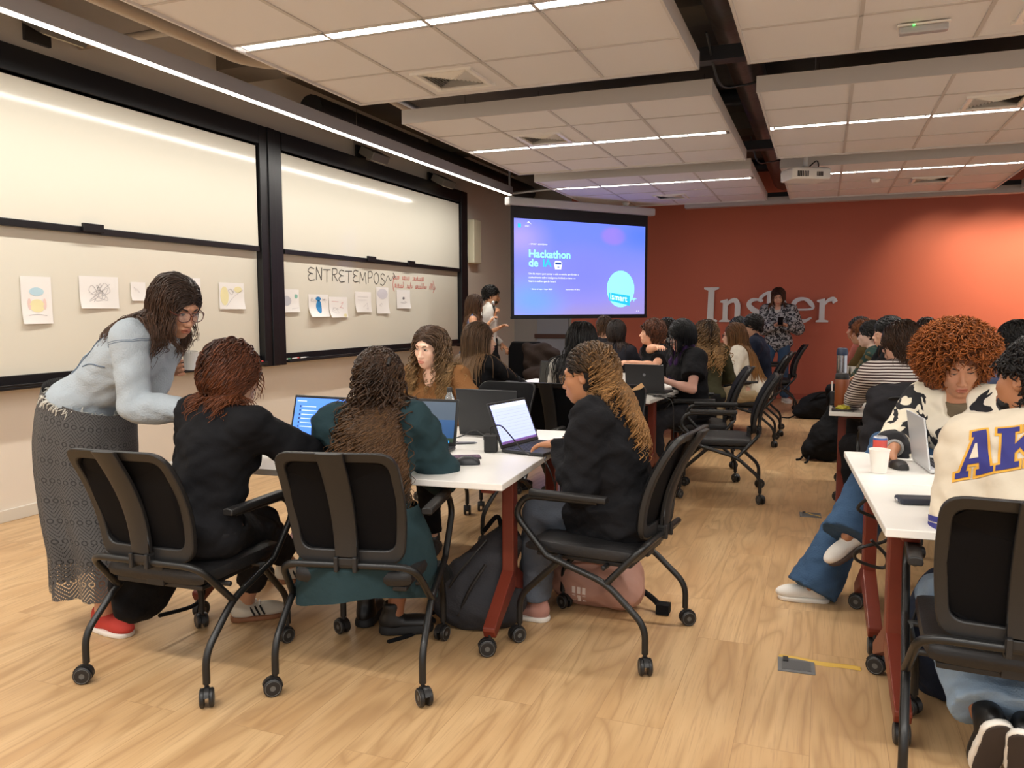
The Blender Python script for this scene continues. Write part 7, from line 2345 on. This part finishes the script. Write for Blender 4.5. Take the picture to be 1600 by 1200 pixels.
b = bag('backpack', 'navy backpack standing under the nearest right table', 'backpack', (.47, 3.28, 0),
        [ell((0, 0, .2), (.17, .15, .21), k=.04), cap((0, .02, .14), (0, .03, .36), .15, .11, .05), ell((.02, -.09, .14), (.13, .09, .13), k=.03)], M_BAGN, seed=9)
MB().tube(catmull([(-.12, -.12, .06), (-.14, -.1, .25), (-.08, -.07, .40), (.06, -.07, .41), (.13, -.1, .24)]), .005, 6).build('zip', M_BLACKP, parent=b)
MB().tube(catmull([(-.04, .03, .46), (0, .02, .51), (.04, .03, .46)]), .010, 8).build('grab_handle', M_BAGN, parent=b)
q = on_z(1300, 708, 0)
b = bag('backpack', 'black backpack leaning by the table leg under the brown thermos flask', 'backpack', (q[0] + .04, q[1] + .15, 0) if False else (.0, 8.1, 0),
        [ell((0.06, 0, .18), (.17, .15, .2), k=.04), cap((.08, .0, .2), (.14, .02, .46), .13, .09, .06), ell((-.08, -.03, .1), (.08, .1, .1), k=.03)], M_BAGB, seed=11)
MB().tube(catmull([(-.12, -.05, .08), (-.16, -.1, .02), (-.2, -.12, .01)]), .010, 6).tube(catmull([(-.08, -.1, .06), (-.1, -.18, .01), (-.12, -.24, .008)]), .010, 6).build('strap', M_BAGB, parent=b)
q = on_z(1275, 652, 0)
b = bag('duffel_bag', 'black duffel bag on the floor by the red wall', 'bag', (-.02, 11.2, 0),
        [cap((-.12, 0, .13), (.35, .05, .17), .15, .17, .05), ell((.1, 0, .2), (.3, .17, .16), k=.06), ell((-.2, -.02, .08), (.13, .12, .08), k=.04)], M_BAGB, seed=13)
MB().tube(catmull([(-.15, -.12, .2), (.05, -.16, .36), (.25, -.12, .28)]), .012, 8).tube(catmull([(-.25, -.08, .06), (-.36, -.12, .01), (-.45, -.1, .008)]), .010, 6).build('strap', M_BAGB, parent=b)
# bag hung on the empty chair behind the near tables
b = bag('shoulder_bag', 'black bag with a tan strap hung on the empty chair behind the near tables', 'bag', (-1.27, 5.2, .5),
        [ell((0, .06, .16), (.19, .07, .17), k=.03), cap((-.12, .05, .26), (.12, .05, .26), .06, .06, .04)], M_BAGB, seed=15)
def band(mb, P, w, th, nrm_):
    P = [np.array(q, float) for q in P]; n_ = np.array(nrm_, float); rings = []
    for i, q in enumerate(P):
        t_ = nrm(P[min(i + 1, len(P) - 1)] - P[max(i - 1, 0)]); s_ = nrm(np.cross(t_, n_))
        rings.append([q + s_ * w / 2, q + s_ * w / 2 + n_ * th, q - s_ * w / 2 + n_ * th, q - s_ * w / 2])
    mb.loft(rings)
    return mb
band(MB(), catmull([(.2, -.06, .44), (.1, -.075, .36), (.02, -.085, .22), (-.08, -.09, .08), (-.16, -.09, -.04)]), .03, .006, (0, -1, 0)).build('strap', mat('tan_strap', 'C49A6A', .6), parent=b)
# coats on chair backs
t = thing('jacket', 'dark jacket draped over the chair back beside the afro', 'jacket', (.52, 5.0, .45))
V, Q = polygonise([cap((-.17, .03, .50), (.17, .03, .50), .055, .055, .04), ell((0, .0, .30), (.24, .085, .26), k=.05), cap((-.22, .0, .46), (-.27, -.03, .05), .06, .05, .04), cap((.22, .0, .46), (.27, -.03, .05), .06, .05, .04), cap((-.08, -.055, .48), (0, -.1, .36), .03, .02, .02), cap((.08, -.055, .48), (0, -.1, .36), .03, .02, .02)], .01, post=lambda X, F: F + wob(X, 22, .010, 5) + wob(X, 48, .004, 8))
quads_to_mesh('shell', V, Q, cloth('29282B'), (0, 0, 0), t)
MB().tube(catmull([(-.03, -.085, .34), (0, -.1, .40), (.03, -.085, .34)]), .006, 6).build('hanger_loop', M_BAGB, parent=t)
q = at(822, 545, 10.2)
t = thing('office_chair', 'black chair heaped with a dark brown coat below the projection screen', 'chair', (q[0], 10.2, 0))
MB().loft([[(x * w, y, z) for x, y in ((-1, -.03), (1, -.03), (1, .03), (-1, .03))] for z, w in ((.5, .22), (.6, .25), (.9, .25), (1.0, .2))]).build('backrest', M_MESH, parent=t, bevel=.02)
MB().span((-.24, -.5, .40), (.24, -.02, .47)).build('seat', M_SEAT, parent=t, smooth=False, bevel=.02)
for sx in (-1, 1):
    for sy in (-.48, -.04):
        MB().tube([(sx * .22, sy, .42), (sx * .25, sy, .0)], .013, 8).build('leg', M_TUBE, parent=t)
c2 = thing('coat', 'dark brown coat thrown over the chair below the projection screen', 'coat', (q[0] + .22, 10.1, .45))
V, Q = polygonise([ell((0, .0, .3), (.22, .14, .24), k=.06), cap((-.15, .02, .45), (.2, .0, .40), .09, .09, .05), ell((.1, -.2, .12), (.24, .2, .13), k=.06)], .014, post=lambda X, F: F + wob(X, 18, .016, 5))
quads_to_mesh('shell', V, Q, cloth('2B211C'), (0, 0, 0), c2)
q = at(752, 598, 5.15)
b = bag('shoulder_bag', 'maroon and black striped bag behind the person in brown cardigan', 'bag', (q[0] - .22, 5.15, .62), [ell((0, 0, .17), (.22, .06, .17), k=.03)], cloth('3A1A26'), seed=17)
st_ = MB()
for i, (x, c_) in enumerate(((-.12, 0), (.02, 1), (.13, 0))):
    st_.span((x - .02, -.075, .22), (x + .02, -.045, .30), c_)
st_.build('patch', [mat('white_patch', 'D8D2CA', .7), mat('tan_patch', 'C08850', .7)], parent=b, smooth=False)

# ---- lettering on the jersey, laid over the cloth of the back
def jersey_letters():
    dg = bpy.context.evaluated_depsgraph_get()
    bvh = BVHTree.FromObject(JERSEY, dg)
    ctr = PJ.chest - PJ.base
    Mx = PJ.Mc
    def project(outline_sets, m, off, name, parent):
        mb = MB()
        for poly in outline_sets:
            P = np.array(poly, float)
            # fill with a fine grid so that the letter follows the folds
            lo, hi = P.min(0), P.max(0); st = .008
            pts = [Vector(p_) for p_ in dense(P, .008)]
            nb = len(pts)
            xs = np.arange(lo[0] + st / 2, hi[0], st); ys = np.arange(lo[1] + st / 2, hi[1], st)
            ins = [Vector((x, y)) for x in xs for y in ys if inside(P, x, y) and edge_far(P, x, y, .003)]
            res = delaunay_2d_cdt(pts + ins, [(i, (i + 1) % nb) for i in range(nb)], [list(range(nb))], 1, 1e-5)
            vs = []
            for v in res[0]:
                o = ctr + Mx @ V3(v[0], -.45, v[1])
                h = bvh.ray_cast(Vector(o), Vector(Mx[:, 1]))
                q = np.array(h[0]) if h[0] is not None else o + Mx[:, 1] * .3
                vs.append(q - Mx[:, 1] * off)
            mb.add(vs, [tuple(f) for f in res[2]])
        mb.build(name, m, parent=parent)
    def dense(P, s):
        out = []
        for i in range(len(P)):
            a, b = P[i], P[(i + 1) % len(P)]; n = max(1, int(np.linalg.norm(b - a) / s))
            out += [tuple(a + (b - a) * k / n) for k in range(n)]
        return out
    def inside(P, x, y):
        c = False; j = len(P) - 1
        for i in range(len(P)):
            if (P[i][1] > y) != (P[j][1] > y) and x < (P[j][0] - P[i][0]) * (y - P[i][1]) / (P[j][1] - P[i][1]) + P[i][0]:
                c = not c
            j = i
        return c
    def edge_far(P, x, y, d):
        for i in range(len(P)):
            a, b = P[i], P[(i + 1) % len(P)]; ab = b - a; q = np.array([x, y]) - a
            t_ = np.clip(q @ ab / (ab @ ab + 1e-12), 0, 1)
            if np.linalg.norm(q - ab * t_) < d:
                return False
        return True
    s = .130
    # slab serif A and K as bands of outline
    A = [[(-.02, 0), (.34, 0), (.34, .13), (.27, .13), (.30, .26), (.60, .26), (.62, .13), (.54, .13), (.54, 0), (.98, 0), (.98, .13), (.90, .13), (.74, 1), (.36, 1), (.36, .87), (.43, .87), (.10, .13), (-.02, .13)]]
    K = [[(0, 0), (.44, 0), (.44, .13), (.35, .13), (.35, .34), (.45, .45), (.64, .13), (.56, .13), (.56, 0), (1.02, 0), (1.02, .13), (.95, .13), (.64, .62), (.86, .87), (.98, .87), (.98, 1), (.56, 1), (.56, .87), (.64, .87), (.35, .55), (.35, .87), (.44, .87), (.44, 1), (0, 1), (0, .87), (.09, .87), (.09, .13), (0, .13)]]
    def placed(L, x0, grow=0.0, wx=.76):
        out = []
        for poly in L:
            P = np.array(poly, float)
            Q = P * V3(wx, 1, 0)[:2] * s
            Q = Q + np.stack([Q[:, 1] * .16, np.zeros(len(Q))], 1)
            if grow:
                n = len(Q); R = []
                for i in range(n):
                    e1, e2 = Q[i] - Q[i - 1], Q[(i + 1) % n] - Q[i]
                    n1, n2 = np.array([e1[1], -e1[0]]) / np.linalg.norm(e1), np.array([e2[1], -e2[0]]) / np.linalg.norm(e2)
                    b_ = n1 + n2; b_ = b_ / max(.5, (b_ @ b_) / 2)
                    R.append(Q[i] + b_ * grow)
                Q = np.array(R)
            Q = Q + np.array([x0, 0])
            out.append(Q + np.stack([np.zeros(len(Q)), Q[:, 0] * .08], 1) + np.array([0, -.02]))
        return out
    yel = mat('yellow_trim', 'E2A83A', .7); blu = mat('royal_blue_felt', '2E2F7A', .75)
    for L, x0, wx in ((A, -.245, .76), (K, -.142, 1.02)):
        project(placed(L, x0, .007, wx), yel, .0035, 'letter_outline', JERSEY)
        project(placed(L, x0, 0, wx), blu, .006, 'letter', JERSEY)
    hole = [[(.33, .38), (.57, .38), (.52, .72), (.46, .72)]]
    project(placed(hole, -.245), mat('cream_jersey', 'D9CDB8'), .0075, 'letter_counter', JERSEY)
    # blue bands on the sleeve cuff
    for q in 'lr':
        d = nrm(PJ.E[q] - PJ.S[q]); f = frame_z(d)
        for u in (.83, .90):
            c = PJ.S[q] + (PJ.E[q] - PJ.S[q]) * u - PJ.base
            R1, R2, bd = [], [], MB()
            for a in np.linspace(0, 2 * math.pi, 41)[:-1]:
                dr = f @ V3(math.cos(a), math.sin(a), 0)
                row = []
                for w_ in (-.009, .009):
                    h = bvh.ray_cast(Vector(c + d * w_ + dr * .2), Vector(-dr))
                    row.append((np.array(h[0]) if h[0] is not None else c + dr * .1) + dr * .002)
                R1.append(row[0]); R2.append(row[1])
            bd.loft([R1, R2], cap=False)
            bd.build('sleeve_band', blu, parent=JERSEY)
jersey_letters()
